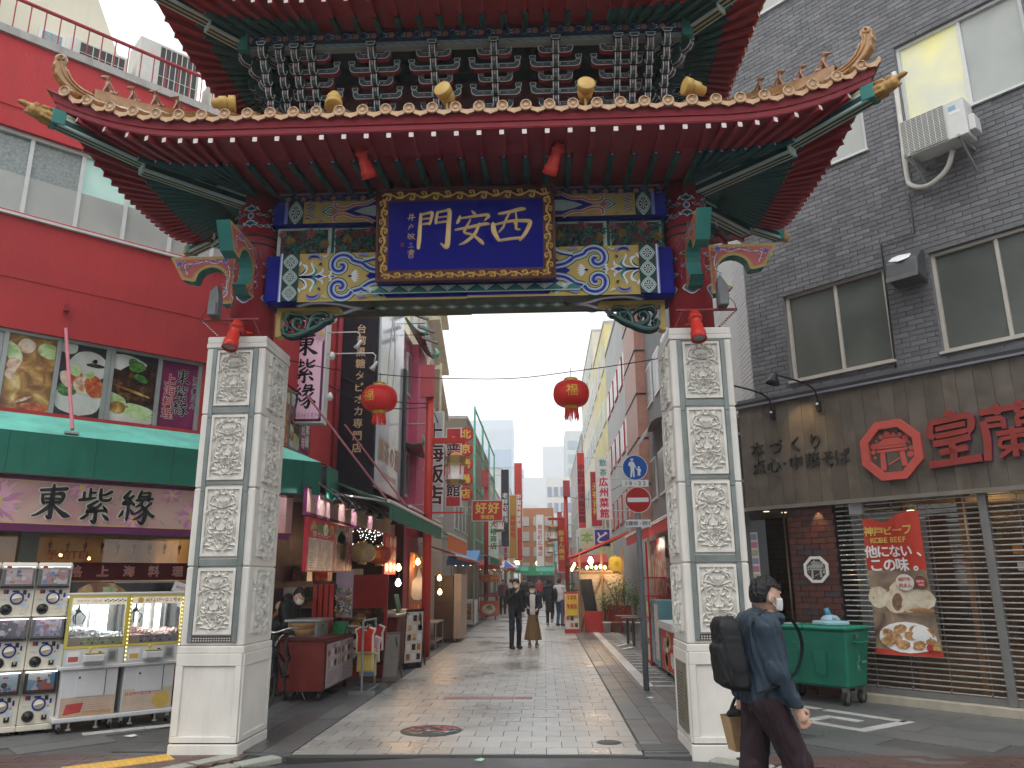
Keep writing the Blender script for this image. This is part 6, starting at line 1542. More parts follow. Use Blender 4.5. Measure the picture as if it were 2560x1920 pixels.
def shutter(lab,u0,u1):
 t=thing('grille_shutter',lab,'shutter',FR((u0+u1)/2,-.03,.105))
 n=36;z0,z1=.20,2.58
 for k in range(n):
  z=z0+(z1-z0)*k/(n-1);MB().smooth().tube([FR(u0,-.03,z),FR(u1,-.03,z)],.0115,6,caps=False).build('slat',M_slat,t)
 FR.box(MB(),u0,u1,-.045,-.015,.108,.185).build('bottom_bar',M_post2,t)
 u=u0+.32
 while u<u1:
  for k in range(n-1):
   if k%1==0:pass
  MB().tube([FR(u,-.042,z0),FR(u,-.042,z1)],.006,5).build('link_rod',M_post2,t);FR.box(MB(),u-.012,u+.012,-.014,-.008,.19,.235).build('link_clip',M_post2,t);u+=.46
 return t
shutter('grille shutter behind the red bun banner',-.205,1.66);shutter('grille shutter at the right edge beyond the steel post',1.76,4.6)
FR.box(MB(),1.66,1.76,-.08,.02,.105,2.6).build('shutter_post',M_post2,br_b,bev=.005)
FR.box(MB(),.02,.20,-.04,.03,2.45,2.6).build('sensor_box',mat('sensor_grey',(.4,.4,.4),.5),br_b)
for k,u in enumerate((.62,1.55)):
 MB().lathe([(.05,.0),(.05,-.012),(.035,-.016),(0,-.01)],FR(u,.04,2.60),14).build('soffit_lamp',mat('soffit_black',(.02,.02,.02),.4),br_b)
# stickers on the glass
for k,(u,z,s_,m)in enumerate(((1.93,1.72,.12,(.55,.52,.48)),(2.15,1.72,.15,(.42,.03,.05)),(1.90,1.92,.11,(.45,.18,.03)),(1.30,1.78,.09,(.55,.04,.05)))):
 dc=Deco(FR(u,-.38,z),FR.e,(0,0,1));dc.rect(-s_/2,-s_/2*(1 if k else .9),s_/2,s_/2,0)if k!=1 else dc.disc(0,0,s_/2,0);dc.mb.build('window_sticker',mat('sticker_%d'%k,m,.5),br_b)
M_rb=mat('rust_brick',(.105,.038,.028),.55,var=.25,vscale=6,bump=.2);M_rb2=mat('rust_brick_b',(.075,.034,.03),.55,var=.25,vscale=6,bump=.2);M_rb3=mat('rust_brick_c',(.06,.045,.048),.5,var=.2,vscale=6)
pier=FR.box(MB(),-.95,-.225,-.5,.0,0,2.66).build('brick_pier',mat('rust_mortar',(.02,.018,.017),.9),br_b)
brickwork(pier,FR,-.95,-.225,.0,2.66,[],.235,.083,.008,[M_rb,M_rb,M_rb2,M_rb3],120,'brick',0.0,.012)
Fp=Fr(FR(-.95,-1.6,0)[:2],-47+90);Fp2=Fr(tuple(FR(-.95,0,0)[:2]),43)
rec=FR.box(MB(),-2.3,-.95,-1.7,-1.6,0,2.66).build('recess_wall',MATS['rust_mortar'],br_b)
brickwork(rec,FR,-2.3,-.95,0,2.66,[(-1.25,-.97,0,1.9)],.235,.083,.008,[M_rb2,M_rb,M_rb2],90,'brick',-1.6,.012)
FR.box(MB(),-1.25,-.97,-1.62,-1.58,0,1.9).build('grey_door',mat('grey_door',(.13,.14,.14),.5),br_b)
FR.box(MB(),-2.6,-.22,-1.75,.12,2.60,2.65).build('recess_soffit',mat('soffit_paint',(.32,.27,.22),.7),br_b)
for k,(u,d)in enumerate(((-1.35,-.1),(-1.28,-.5))):MB().lathe([(.045,0),(.045,-.01),(0,-.012)],FR(u,d,2.60),12).build('downlight',mat('downlight',(.05,.05,.05),.4,emit=(1,.8,.5),estr=1.0),br_b)
MB().smooth().tube([FR(-1.18,-.3,0),FR(-1.18,-.3,2.6)],.014,6).build('thin_pipe',mat('brass_pipe',(.28,.20,.10),.4,metal=.5),br_b)
em=emblem(FR,-.56,1.71,.20,.013,pier,M_wh,mat('plaque_grey',(.42,.41,.38),.5),.22,.02,mat('plaque_dark',(.05,.035,.03),.5))
sp_=bpy.data.lights.new('pier_lamp','SPOT');sp_.energy=5;sp_.color=(1,.62,.28);sp_.spot_size=R_(70);sp_.spot_blend=.7
so_=bpy.data.objects.new('pier_lamp',sp_);COL.objects.link(so_);so_.location=FR(-.45,.07,2.585);so_.rotation_euler=(FR(-.45,.0,2.1)-FR(-.45,.07,2.58)).to_track_quat('-Z','Y').to_euler();so_['kind']='helper'
# poster strip at the recess
ps=thing('poster_strip','pink and white poster strip hanging beside the right pillar','poster',FR(-1.75,-.25,1.3))
FR.box(MB(),-1.80,-1.64,-.26,-.25,1.30,2.30).build('poster_board',M_wh,ps)
dc=Deco(FR(-1.80,-.249,1.30),FR.e,(0,0,1));rr=random.Random(3)
for k in range(8):dc.rect(.01,.02+k*.123,.15,.11+k*.123,k%3);dc.lay(1)
dc.mb.build('poster_print',[mat('pp1',(.62,.25,.30),.5),mat('pp2',(.35,.35,.5),.5),mat('pp3',(.55,.48,.3),.5)],ps)
# street side: light grey tiled wall
FSR=Fr((3.40,30.0),-90)
M_lg=mat('light_grey_tile',(.40,.40,.395),.5,var=.08,vscale=4);M_lgm=mat('light_grey_mortar',(.22,.22,.22),.8)
sw=FSR.box(MB(),6.0,17.88,-.35,-.012,4.3,14).build('side_wall',M_lgm,br_b)
brickwork(sw,FSR,11.5,17.88,4.36,13.2,[],.222,.0735,.009,[M_lg],120)
FSR.box(MB(),16.6,17.2,-.05,.0,4.4,8.2).build('side_window',mat('cream_pane',(.62,.60,.50),.4),br_b)
# -- lamps on the gate, lanterns, wires
def GP(u,v,z):return Vector((u-.804,v+8.26,z))
M_lr=mat('lamp_red',(.55,.035,.022),.4,var=.06);M_ly=mat('lamp_ochre',(.52,.33,.09),.4,var=.1);M_lg_=mat('lamp_grey',(.16,.165,.17),.5,var=.1)
M_lens=mat('lamp_lens',(.35,.36,.36),.15,var=0)
def rotz(v):return v.to_track_quat('Z','Y').to_matrix()
def spot(lab,base,top,axis,s=1.0,group=None):
 t=thing('spotlight',lab,'spotlight',base)
 ax=Vector(axis).normalized();m3=rotz(ax)
 MB().smooth().lathe([(0,-.17*s),(.05*s,-.165*s),(.055*s,-.12*s),(.07*s,-.11*s),(.07*s,-.085*s),(.055*s,-.08*s),(.05*s,-.02*s),(.062*s,-.01*s),(.062*s,.07*s),(.076*s,.075*s),(.078*s,.165*s),(.07*s,.168*s),(.066*s,.14*s)],base,20,m3).build('lamp_body',M_lr,t)
 MB().lathe([(.066*s,.142*s),(0,.146*s)],base,18,m3).build('lamp_lens',M_lens,t)
 MB().smooth().tube([Vector(base)-ax*.10*s,Vector(top)],.016*s,8).build('lamp_stem',M_lr,t)
 MB().lathe([(.05*s,-.02),(.05*s,.0),(0,.0)],Vector(top),14).build('lamp_mount',M_lr,t)
 return t
spot('red spotlight under the lower eave left of the plaque',GP(-1.0,-1.12,5.83),GP(-1.03,-1.12,6.0),(.25,.55,-.8),1.0)
spot('red spotlight under the lower eave right of the plaque',GP(.98,-1.12,5.81),GP(1.0,-1.12,6.0),(-.35,.55,-.8),1.0)
spot('red spotlight hanging at the top of the left pillar',GP(-2.48,-.53,4.16),GP(-2.42,-.30,4.26),(-.08,-.35,-1),1.05)
spot('red spotlight hanging at the top of the right pillar',GP(2.44,-.53,4.16),GP(2.42,-.30,4.26),(.03,-.35,-1),1.05)
for sgn,lab in((-1,'left'),(1,'right')):
 t=thing('flood_lamp','grey floodlight on a red angle arm above the %s pillar'%lab,'floodlight',GP(sgn*2.75,-.46,4.38))
 a,b=GP(sgn*2.26,-.42,4.375),GP(sgn*2.90,-.42,4.375)
 m=mat('arm_red',(.22,.03,.03),.5)
 MB().beam(a,b,.035,.02).build('arm',m,t);MB().beam(b,GP(sgn*2.70,-.36,4.19),.03,.012).build('stay',m,t);MB().beam(GP(sgn*2.33,-.42,4.37),GP(sgn*2.25,-.36,4.19),.025,.012).build('stay',m,t)
 mb=MB()
 for k in range(9):p=b+(GP(sgn*2.70,-.36,4.19)-b)*((k+.7)/10);mb.beam(p+Vector((0,-.0125,-.004)),p+Vector((0,-.0125,.004)),.012,.012)
 mb.build('stay_hole',M_white,t,kind='stuff')
 c=GP(sgn*2.75,-.44,4.40)
 MB().prism([c+Vector((-.055,-.07,0)),c+Vector((.055,-.07,0)),c+Vector((.055,-.07,.22)),c+Vector((.02*-sgn,-.05,.36)),c+Vector((-.05,-.07,.27))],(0,.13,0)).build('lamp_body',M_lg_,t,bev=.008)
 MB().box(c+Vector((-.045,-.09,.0)),c+Vector((.045,-.071,.15))).build('gear_box',M_lg_,t,bev=.006)
 MB().smooth().tube(smooth_path([c+Vector((sgn*.05,0,.12)),c+Vector((sgn*.12,0,.05)),c+Vector((sgn*.14,0,-.05))],5),.004,5).build('cable',M_bk,t)
for k,(u,lab,ax)in enumerate(((-2.44,'at the left end',(.9,.3,.1)),(-1.28,'second from the left',(.1,-.35,-.75)),(-.11,'near the middle',(-.25,-.7,.15)),(1.30,'second from the right',(.05,-.8,.2)),(2.41,'at the right end',(-.9,-.3,.1)))):
 c=GP(u,-1.38,6.40);t=thing('eave_floodlight','ochre floodlight standing on the lower eave tiles '+lab,'floodlight',GP(u,-1.38,6.15));m3=rotz(Vector(ax).normalized())
 MB().smooth().lathe([(0,-.11),(.05,-.105),(.055,-.05),(.075,-.04),(.08,.03),(.066,.04),(.066,.05),(.088,.055),(.09,.12),(.08,.125)],c,20,m3).build('lamp_body',M_ly,t)
 MB().lathe([(.08,.118),(0,.122)],c,18,m3).build('lamp_lens',M_ly if k!=4 else M_lens,t)
 MB().tube([GP(u,-1.38,6.14),c],.014,6).build('lamp_stem',M_ly,t);MB().box(GP(u-.05,-1.43,6.13),GP(u+.05,-1.33,6.15)).build('lamp_foot',M_ly,t)
# lanterns on a wire
M_lan=mat('lantern_red',(.50,.022,.018),.5,var=.08,emit=(.5,.02,.015),estr=.05);M_lgd=mat('lantern_gold',(.62,.40,.07),.35,metal=.5)
def lantern(lab,x,z,y=8.72,r=.212,kind=0,rz=0,hz=.15,mats=None,tass=True,grp=None):
 t=thing('red_lantern',lab,'lantern',(x,y,z-.28),0,grp)
 mb=MB().smooth();prof=[(.075,hz)]+[(.075+(r-.075)*math.sin(math.pi/2*k/5)**.8,hz*math.cos(math.pi/2*k/5))for k in range(1,6)]+[(.075+(r-.075)*math.cos(math.pi/2*k/5)**.8,-hz*math.sin(math.pi/2*k/5))for k in range(1,6)]
 N=32;rows=[]
 for rr,zz in prof:rows.append([(x+(rr*(1-.018*(1-abs(math.sin(k*math.pi*14/N*1.0)))if rr>.08 else rr))*math.cos(2*math.pi*k/N),y+(rr)*math.sin(2*math.pi*k/N),z+zz)for k in range(N+1)])
 mb.grid(rows[::-1]).build('lantern_body',mats or M_lan,t)
 for zz,h in((hz+.008,.025),(-hz-.008,.03)):MB().smooth().lathe([(.074,-h),(.08,-h),(.08,h),(.074,h)],(x,y,z+zz),18).build('lantern_collar',M_lgd,t)
 if tass:
  mb=MB();rnd=random.Random(int(abs(x)*100))
  for k in range(40):
   a=2*math.pi*k/40;l=rnd.uniform(.09,.14);mb.tube([(x+.07*math.cos(a),y+.07*math.sin(a),z-hz-.03),(x+.075*math.cos(a)+rnd.uniform(-.01,.01),y+.075*math.sin(a),z-hz-.03-l)],.005,4)
  mb.build('lantern_tassel',M_lan,t,kind='stuff')
 mb=MB()
 v,f=glyphs('福');h=.15
 for c0,s_ in((-2.0 if kind==0 else-1.55,1),):
  def bent_(p):
   a=c0+(p[0]-.5)*h/r;zz=(p[1]-.36)*h;rr=.075+(r-.075)*max(0,1-(zz/hz)**2)**.45+.004
   return(x+rr*math.cos(a),y+rr*math.sin(a),z+zz)
  mb.add([bent_(p)for p in v],f)
 mb.build('gold_character',M_lgd,t)
 MB().tube([(x,y,z+hz+.03),(x,y,z+hz+.16)],.004,5).build('lantern_hook',M_bk,t)
 return t
lantern('red round lantern hanging in the gateway near the black sign',-1.90,3.67);lantern('red round lantern hanging alone against the sky',.345,3.69,kind=1)
wr=[(-2.98,8.66,4.14),(-2.45,8.70,4.03),(-1.9,8.72,3.965),(-1.3,8.72,3.91),(-.37,8.72,3.885),(.345,8.72,3.955),(.9,8.70,4.02),(1.37,8.66,4.08)]
MB().smooth().tube(smooth_path(wr,4),.006,5).build('lantern_wire',M_bk,label='thin dark wire strung across the gateway carrying the lanterns',cat='wire')
# -- road sign pole
rsn=thing('road_sign','grey pole with round blue footpath sign and red no entry sign','road sign',(1.48,12.19,0))
MB().smooth().cyl((1.48,12.22,0),(1.47,12.22,3.5),.043,n=14).build('pole',mat('pole_grey',(.17,.185,.20),.45,var=.1),rsn)
def sgn_plate(name,pts,m,y=12.165,t=.006):return MB().prism([(x,y,z)for x,z in pts],(0,t,0)).build(name,m,rsn)
M_sb=mat('sign_blue',(.012,.10,.42),.4,var=.03);M_sr=mat('sign_red',(.42,.02,.02),.4,var=.03);M_sw=mat('sign_white',(.74,.75,.74),.4,var=.03)
def circ(cx,cz,r,n=28):return[(cx+r*math.cos(2*math.pi*k/n),cz+r*math.sin(2*math.pi*k/n))for k in range(n)]
o=sgn_plate('blue_disc',circ(1.455,3.30,.20),M_sw);dc=Deco((1.455,12.1645,3.30),(1,0,0),(0,0,1))
dc.disc(0,0,.19,0,28);dc.lay()
dc.disc(-.045,.125,.022,1,12);dc.disc(-.045,.14,.03,1,10,.008);dc.poly([(-.085,.095),(-.02,.095),(.0,.05),(.02,-.0),(.012,-.01),(-.01,.02),(-.012,-.05),(-.01,-.15),(-.035,-.15),(-.04,-.05),(-.055,-.15),(-.08,-.15),(-.07,-.04),(-.075,.02),(-.1,.03),(-.1,.06)],1);dc.disc(.06,.005,.018,1,10);dc.poly([(.03,-.015),(.085,-.015),(.095,-.06),(.08,-.065),(.078,-.13),(.06,-.13),(.058,-.09),(.05,-.13),(.034,-.13),(.042,-.06),(.012,-.01)],1)
dc.mb.build('pedestrian_print',[M_sb,M_sw],o)
o=sgn_plate('time_plate',[(1.24,3.0),(1.655,3.0),(1.655,3.105),(1.24,3.105)],M_sw);dc=Deco((1.447,12.1645,3.053),(1,0,0),(0,0,1));write(dc,'10-22',0,0,.085,0,.012,False,1.35);dc.mb.build('lettering',M_bk,o)
o=sgn_plate('no_entry_disc',circ(1.48,2.795,.205),M_sw,12.170);dc=Deco((1.48,12.1695,2.795),(1,0,0),(0,0,1));dc.disc(0,0,.195,0,28);dc.lay();dc.rect(-.165,-.034,.165,.034,1);dc.mb.build('no_entry_print',[M_sr,M_sw],o)
o=sgn_plate('vehicle_plate',[(1.27,2.375),(1.66,2.375),(1.66,2.49),(1.27,2.49)],M_sw);dc=Deco((1.465,12.1645,2.432),(1,0,0),(0,0,1));write(dc,'自動車・原付',0,0,.075,0,.006,False,.84);dc.mb.build('lettering',M_bk,o)
for z in(3.3,2.8,2.43):MB().box((1.43,12.17,z-.015),(1.53,12.27,z+.015)).build('clamp',M_alug,rsn)
# -- capsule toy machines
M_cr=mat('machine_cream',(.66,.61,.50),.4,var=.04);M_ring=mat('dial_blue',(.015,.03,.26),.4);M_blk=mat('black_plastic',(.012,.012,.013),.25);M_dk=mat('dark_recess',(.03,.03,.032),.5)
M_clr=glass('clear_plastic',(.92,.93,.93),.05,.08)
cards=[vmat('card_%d'%k,st,sc,.4,3,'NOISE' if k%2 else 'VORONOI')for k,(st,sc)in enumerate((([(0,(.55,.10,.10)),(.5,(.70,.55,.50)),(1,(.75,.72,.70))],9),([(0,(.10,.08,.25)),(.4,(.42,.30,.55)),(.7,(.80,.70,.75)),(1,(.45,.15,.18))],11),([(0,(.70,.72,.72)),(.5,(.75,.75,.72)),(.8,(.08,.30,.55)),(1,(.60,.15,.12))],10),([(0,(.70,.28,.30)),(1,(.75,.62,.62))],6),([(0,(.05,.03,.08)),(.5,(.15,.09,.18)),(1,(.55,.45,.45))],12),([(0,(.25,.42,.55)),(.55,(.60,.68,.72)),(1,(.52,.12,.12))],8),([(0,(.62,.30,.10)),(1,(.72,.65,.55))],8),([(0,(.72,.70,.68)),(.6,(.60,.55,.52)),(1,(.35,.05,.06))],12),([(0,(.70,.58,.45)),(.6,(.72,.40,.20)),(1,(.40,.12,.05))],9)))]
ga=math.atan2(8.96-8.65,-5.46+5.83)-R_(7)
gbase=Vector((-5.46,8.96,0));ge=Vector((math.cos(ga),math.sin(ga),0))
coln=('right-hand column beside the claw machine','second column from the claw machine','column at the left edge');rown=('bottom','middle','top')
def capsule_machine(c,r):
 org=gbase-ge*(.35*(c+1));z0=.10+r*.565
 step=-.0+.03*r
 t=thing('capsule_machine','cream capsule toy machine with blue dial, %s of the %s'%(rown[r],coln[c]),'toy machine',org+Vector((0,0,z0)),ga,'capsule toy machines stacked at the left')
 W_=.345;y0=step
 L=lambda mb,nm,m,**k:mb.build(nm,m,t,local=True,**k)
 L(MB().prism([(0,y0-.0,0),(0,y0,.30),(0,y0+.06,.34),(0,y0+.06,.56),(0,y0+.40,.56),(0,y0+.40,0)],(W_,0,0)),'body',M_cr,bev=.008)
 if r==2:L(MB().smooth().lathe([(.07,0),(.07,W_)],(0,0,0),10,None,0,math.pi/2)if 0 else MB().prism([(0,y0-.02,.52),(0,y0-.012,.575),(0,y0+.02,.60),(0,y0+.40,.60),(0,y0+.40,.52)],(W_,0,0)),'header',M_cr,bev=.012)
 L(MB().box((.015,y0-.004,.325),(W_-.015,y0+.055,.545)),'display_recess',M_dk)
 cd=L(MB().box((.05,y0-.010,.338),(W_-.04,y0-.005,.535)),'product_card',cards[(c*3+(2-r))%9])
 dc=Deco((.05,y0-.0105,.338),(1,0,0),(0,0,1));rr=random.Random(c*7+r)
 for k in range(9):
  x,y=rr.uniform(.02,.22),rr.uniform(.03,.17)
  if k%3:dc.disc(x,y,rr.uniform(.012,.03),k%4,12)
  else:dc.rect(x-.03,y-.008,x+.02,y+.008,k%4)
  dc.lay()
 dc.rect(.0,.0,.255,.022,3);dc.mb.build('card_print',[mat('cp_w',(.75,.74,.72),.4),mat('cp_b',(.12,.25,.5),.4),mat('cp_r',(.55,.12,.12),.4),mat('cp_d',(.06,.05,.08),.4)],cd,local=True)
 L(MB().prism([(.008,y0-.045,.315),(.008,y0-.055,.34),(.008,y0-.02,.548),(.008,y0+.0,.548),(.008,y0,.315)],(W_-.016,0,0)),'display_cover',M_clr)
 L(MB().box((.02,y0-.016,.540),(W_-.02,y0-.004,.552)),'display_light',mat('tube_white',(1,1,1),.5,emit=(1,1,1),estr=1.8,var=0))
 fy=y0-.001
 dl=L(MB().smooth().lathe([(.0,.012),(.05,.012),(.052,.0)],(.185,fy,.205),24,Matrix(((1,0,0),(0,0,-1),(0,1,0)))),'dial_plate',M_cr)
 L(MB().lathe([(.054,.0),(.054,.006),(.068,.006),(.068,0)],(.185,fy,.205),28,Matrix(((1,0,0),(0,0,-1),(0,1,0)))),'dial_ring',M_ring)
 L(MB().obox((.14,fy-.04,.19),(.09,0,.02),(0,.03,0),(-.004,0,.02)),'dial_grip',M_cr,bev=.006)
 L(MB().smooth().lathe([(0,.05),(.03,.044),(.05,.026),(.060,.0)],(.095,fy,.085),20,Matrix(((1,0,0),(0,0,-1),(0,1,0)))),'capsule_outlet',M_blk)
 L(MB().prism([(.225+x,fy-.02,.045+z)for x,z in((0,0),(.05,0),(.05,.05),(.036,.05),(.034,.022),(.016,.022),(.014,.05),(0,.05))],(0,.022,0)),'coin_return',M_cr if r==2 else M_blk)
 for nm,x0,x1,z0_,z1_,m in(('price_sticker',.05,.075,.255,.30,M_sr),('price_sticker',.077,.10,.255,.30,M_ring),('name_badge',.135,.20,.272,.292,M_ring),('coin_slot',.235,.27,.245,.295,MATS['cast_iron']),('slot_badge',.285,.305,.21,.26,M_ring),('slot_dot',.262,.285,.175,.195,M_alug),('note_sticker',.03,.085,.19,.20,mat('pale_blue_note',(.45,.52,.62),.5)),('note_sticker',.24,.30,.10,.145,MATS['pale_blue_note'])):
  L(MB().box((x0,fy-.004,z0_),(x1,fy+.001,z1_)),nm,m)
 if r==2:
  L(MB().box((.05,y0-.022,.535),(.095,y0-.017,.56)),'maker_badge',M_sr);L(MB().box((.15,y0-.021,.535),(.29,y0-.017,.548)),'maker_line',M_ring)
 if r==0:
  L(MB().box((-.002,y0-.02,-.06),(W_+.002,y0+.40,.0)),'base_tray',M_cr,bev=.008)
  for x in(.05,.29):
   for y in(.03,.33):L(MB().lathe([(.022,-.10),(.024,-.07),(.012,-.06)],(x,y0+y,0),10),'castor',M_blk)
for c in range(3):
 for r in range(3):capsule_machine(c,r)
# -- claw machines
M_pw=mat('machine_white',(.60,.60,.61),.35,var=.04);M_yl=mat('machine_yellow',(.62,.50,.10),.35,var=.06);M_ygr=mat('machine_lime',(.42,.48,.06),.35)
def claw(lab,pos,ang,kind):
 t=thing('claw_machine',lab,'claw machine',pos,ang);W_,D_=.62,.60
 L=lambda mb,nm,m,par=t,**k:mb.build(nm,m,par,local=True,**k)
 L(MB().box((-.02,-.03,.115),(W_+.02,D_,.165)),'base_tray',M_pw,bev=.01)
 L(MB().box((.03,.0,.165),(W_-.03,D_,.66)),'cabinet',M_pw,bev=.006)
 dr=L(MB().box((.17,-.008,.37),(.46,.0,.645)),'door',M_pw,bev=.003);L(MB().box((.462,-.004,.37),(.468,.002,.645)),'door_gap',M_blk,dr);L(MB().lathe([(.012,0),(.010,.012),(0,.012)],(.20,-.008,.575),10,Matrix(((1,0,0),(0,0,-1),(0,1,0)))),'door_lock',MATS['cast_iron'],dr)
 dc=Deco((.035,-.0005,.17),(1,0,0),(0,0,1));dc.step=.001;w_,h_=.55,.20 if kind==0 else .235
 dc.rect(0,0,w_,h_,0);dc.lay()
 if kind==0:
  for k in range(7):dc.rect(0,.065+k*.02,w_,.074+k*.02,1)
  dc.lay();dc.rect(0,0,w_,.055,2);dc.lay();write(dc,'フワフワーバンク',.37,.032,.036,3,.02,False,1.0)
  dc.poly([(.04,.02),(.06,.13),(.23,.14),(.21,.04)],3)
 else:
  write(dc,'ぴよぴ～な１号',.17,.185,.042,3,.03,False,1.0,1,.05,4)
  dc.lay();dc.poly(blobpts(.43,.095,.10,.09,random.Random(1),20,.02),5)
 dc.mb.build('panel_print',[mat('pr_peach',(.58,.46,.36),.45),mat('pr_stripe',(.48,.33,.25),.45),mat('pr_tan',(.55,.38,.22),.45),mat('pr_red',(.48,.06,.06),.45),M_wh,mat('pr_yellow',(.62,.42,.10),.45)],t,local=True)
 L(MB().box((-.015,-.04,.66),(W_+.015,D_,.70)),'ledge',M_pw,bev=.008)
 L(MB().box((0,-.025,.70),(W_,.05,.885)),'control_front',M_pw,bev=.004)
 L(MB().box((0,.05,.70),(W_,D_,.93)),'prize_tray',M_pw)
 for x0,x1 in((-.002,.028),(W_-.028,W_+.002)):
  L(MB().box((x0,-.03,.885),(x1,.0,1.46)),'front_post',M_yl);L(MB().box((x0,D_-.03,.9),(x1,D_,1.46)),'rear_post',M_pw)
 for z0_,z1_,nm in((.885,.912,'lower_rail'),(1.435,1.46,'top_rail')):L(MB().box((.028,-.03,z0_),(W_-.028,.0,z1_)),nm,M_yl)
 for x in(-.004,W_+.001):L(MB().box((x,-.03,.70),(x+.003,-.012,1.46)),'edge_trim',M_ygr)
 L(MB().box((-.005,-.032,1.46),(W_+.005,D_+.005,1.485)),'roof_cap',M_pw,bev=.005)
 hd_=L(MB().box((.028,-.026,1.355),(W_-.028,-.018,1.435)),'header',mat('header_cream',(.66,.62,.50),.4,emit=(.66,.62,.5),estr=.25))
 dc=Deco((.028,-.027,1.355),(1,0,0),(0,0,1));write(dc,'フワフワ・バンク' if kind==0 else 'ぴよぴ～な１号',.17 if kind==0 else .34,.042,.034 if kind==0 else .05,0,.02,False,.95)
 if kind==0:
  for k in range(9):dc.disc(.335+k*.026,.042+.012*(k%2),.008,1,8);dc.disc(.345+k*.026,.03+.012*((k+1)%2),.006,1,8)
 else:dc.disc(.09,.04,.034,2,16);dc.disc(.16,.04,.018,2,12);dc.disc(.53,.04,.018,2,12)
 dc.mb.build('header_print',[mat('hp_red',(.5,.1,.1),.4),M_bk,mat('pr_yellow',(.62,.42,.10),.45)],hd_,local=True)
 g=L(MB().box((.028,-.017,.912),(W_-.028,-.012,1.355)),'front_pane',M_clr)
 for x in(.005,W_-.01):L(MB().box((x,.0,.93),(x+.005,D_-.03,1.43)),'side_pane',M_clr)
 L(MB().box((.03,D_-.035,.93),(W_-.03,D_-.03,1.43)),'mirror_back',mat('mirror_back',(.45,.47,.46),.15,metal=.7))
 for x,wd in((.30,.035),(.42,.06)):L(MB().box((x,D_*.6,.93),(x+wd,D_*.6+.03,1.43)),'inner_tube',mat('tube_white',(1,1,1),.5,emit=(1,1,1),estr=1.8,var=0))
 L(MB().box((.05,.04,1.42),(W_-.05,.08,1.43)),'top_tube',mat('tube_white',(1,1,1),.5))
 rr=random.Random(3+kind);mb=MB()
 for k in range(520):
  x,y=rr.uniform(.03,W_-.03),rr.uniform(.0,D_-.05);z=1.03+.05*math.sin(x*9+kind)*.6+rr.uniform(-.03,.03)
  s_=rr.uniform(.012,.022);mb.m=rr.randrange(3);q=Matrix.Rotation(rr.uniform(0,6),3,'Z')@Matrix.Rotation(rr.uniform(0,6),3,'X')
  mb.obox(Vector((x,y,z))-q@Vector((s_,s_*.6,s_*.5)),q@Vector((2*s_,0,0)),q@Vector((0,1.2*s_,0)),q@Vector((0,0,s_)))
 mb.m=0;mb.box((.03,-.005,.93),(W_-.03,D_-.05,1.0))
 L(mb,'prize_heap',[mat('pz%d_%d'%(kind,i),c_,.5)for i,c_ in enumerate(((.72,.74,.76),(.62,.66,.70),(.74,.72,.66))if kind==0 else((.72,.45,.50),(.74,.62,.40),(.72,.66,.60)))],kind='stuff')
 mb=MB().smooth();mb.tube([(.14,.2,1.40),(.14,.2,1.30)],.012,8);mb.lathe([(.0,.03),(.03,.02),(.035,-.01),(0,-.02)],(.14,.2,1.28),12)
 for a in(0,2.1,4.2):mb.tube([(.14+.02*math.cos(a),.2+.02*math.sin(a),1.27),(.14+.08*math.cos(a),.2+.08*math.sin(a),1.22),(.14+.05*math.cos(a),.2+.05*math.sin(a),1.14)],.008,6)
 L(mb,'claw',M_blk)
 pc=L(MB().box((.05,-.0125,.915),(W_-.05,-.0105,1.0)),'price_card',mat('card_lime%d'%kind,(.52,.55,.34)if kind==0 else(.38,.38,.48),.4))
 dc=Deco((.05,-.013,.915),(1,0,0),(0,0,1))
 for k in range(10):dc.disc(.12+k*.036,.022+.02*(k%3),.011,k%3,10)
 dc.rect(0,0,.1,.085,3);dc.mb.build('card_print',[MATS['cp_d'],MATS['cp_w'],MATS['cp_r'],mat('pr_peach',(.58,.46,.36),.45)],pc,local=True)
 L(MB().prism([(.20,-.03,.72),(.20,-.13,.745),(.20,-.13,.82),(.20,-.03,.83)],(.21,0,0)),'control_box',M_pw,bev=.008)
 L(MB().box((.205,-.125,.831),(.405,-.03,.836)),'control_top',M_yl)
 L(MB().smooth().lathe([(.006,0),(.006,.03),(.017,.035),(.017,.055),(0,.062)],(.26,-.08,.835),10),'joystick',M_yl);L(MB().lathe([(.018,0),(.016,.012),(0,.013)],(.36,-.08,.836),12),'push_button',M_blk)
 L(MB().box((.045,-.029,.725),(.165,-.0255,.855)),'instruction_card',M_wh);L(MB().box((.055,-.0305,.745),(.155,-.0295,.80)),'instruction_print',mat('hp_red' if kind==0 else 'pr_yellow',(.5,.1,.1),.4))
 L(MB().box((.45,-.029,.725),(.555,-.0255,.865)),'coin_panel',M_alug);L(MB().box((.47,-.031,.75),(.53,-.029,.84)),'coin_plate',MATS['grate_bar'])
 if kind==1:
  for k in range(16):
   for x in(.013,W_-.013):L(MB().lathe([(.006,0),(.004,.006),(0,.007)],(x,-.03,.74+k*.045),8,Matrix(((1,0,0),(0,0,-1),(0,1,0)))),'trim_bulb',mat('bulb_small',(1,.85,.4),.5,emit=(1,.82,.35),estr=3,var=0))
 for x in(.05,W_-.06):
  for y in(.03,D_-.06):
   L(MB().cyl((x-.012,y,.04),(x+.012,y,.04),.038,n=12),'castor_wheel',M_blk);L(MB().box((x-.02,y-.015,.055),(x+.02,y+.025,.115)),'castor_fork',M_alug)
 for x in(.15,.42):L(MB().lathe([(.03,.03),(.03,.045),(.012,.05),(.012,.115)],(x,.02,0),10),'levelling_foot',M_alug)
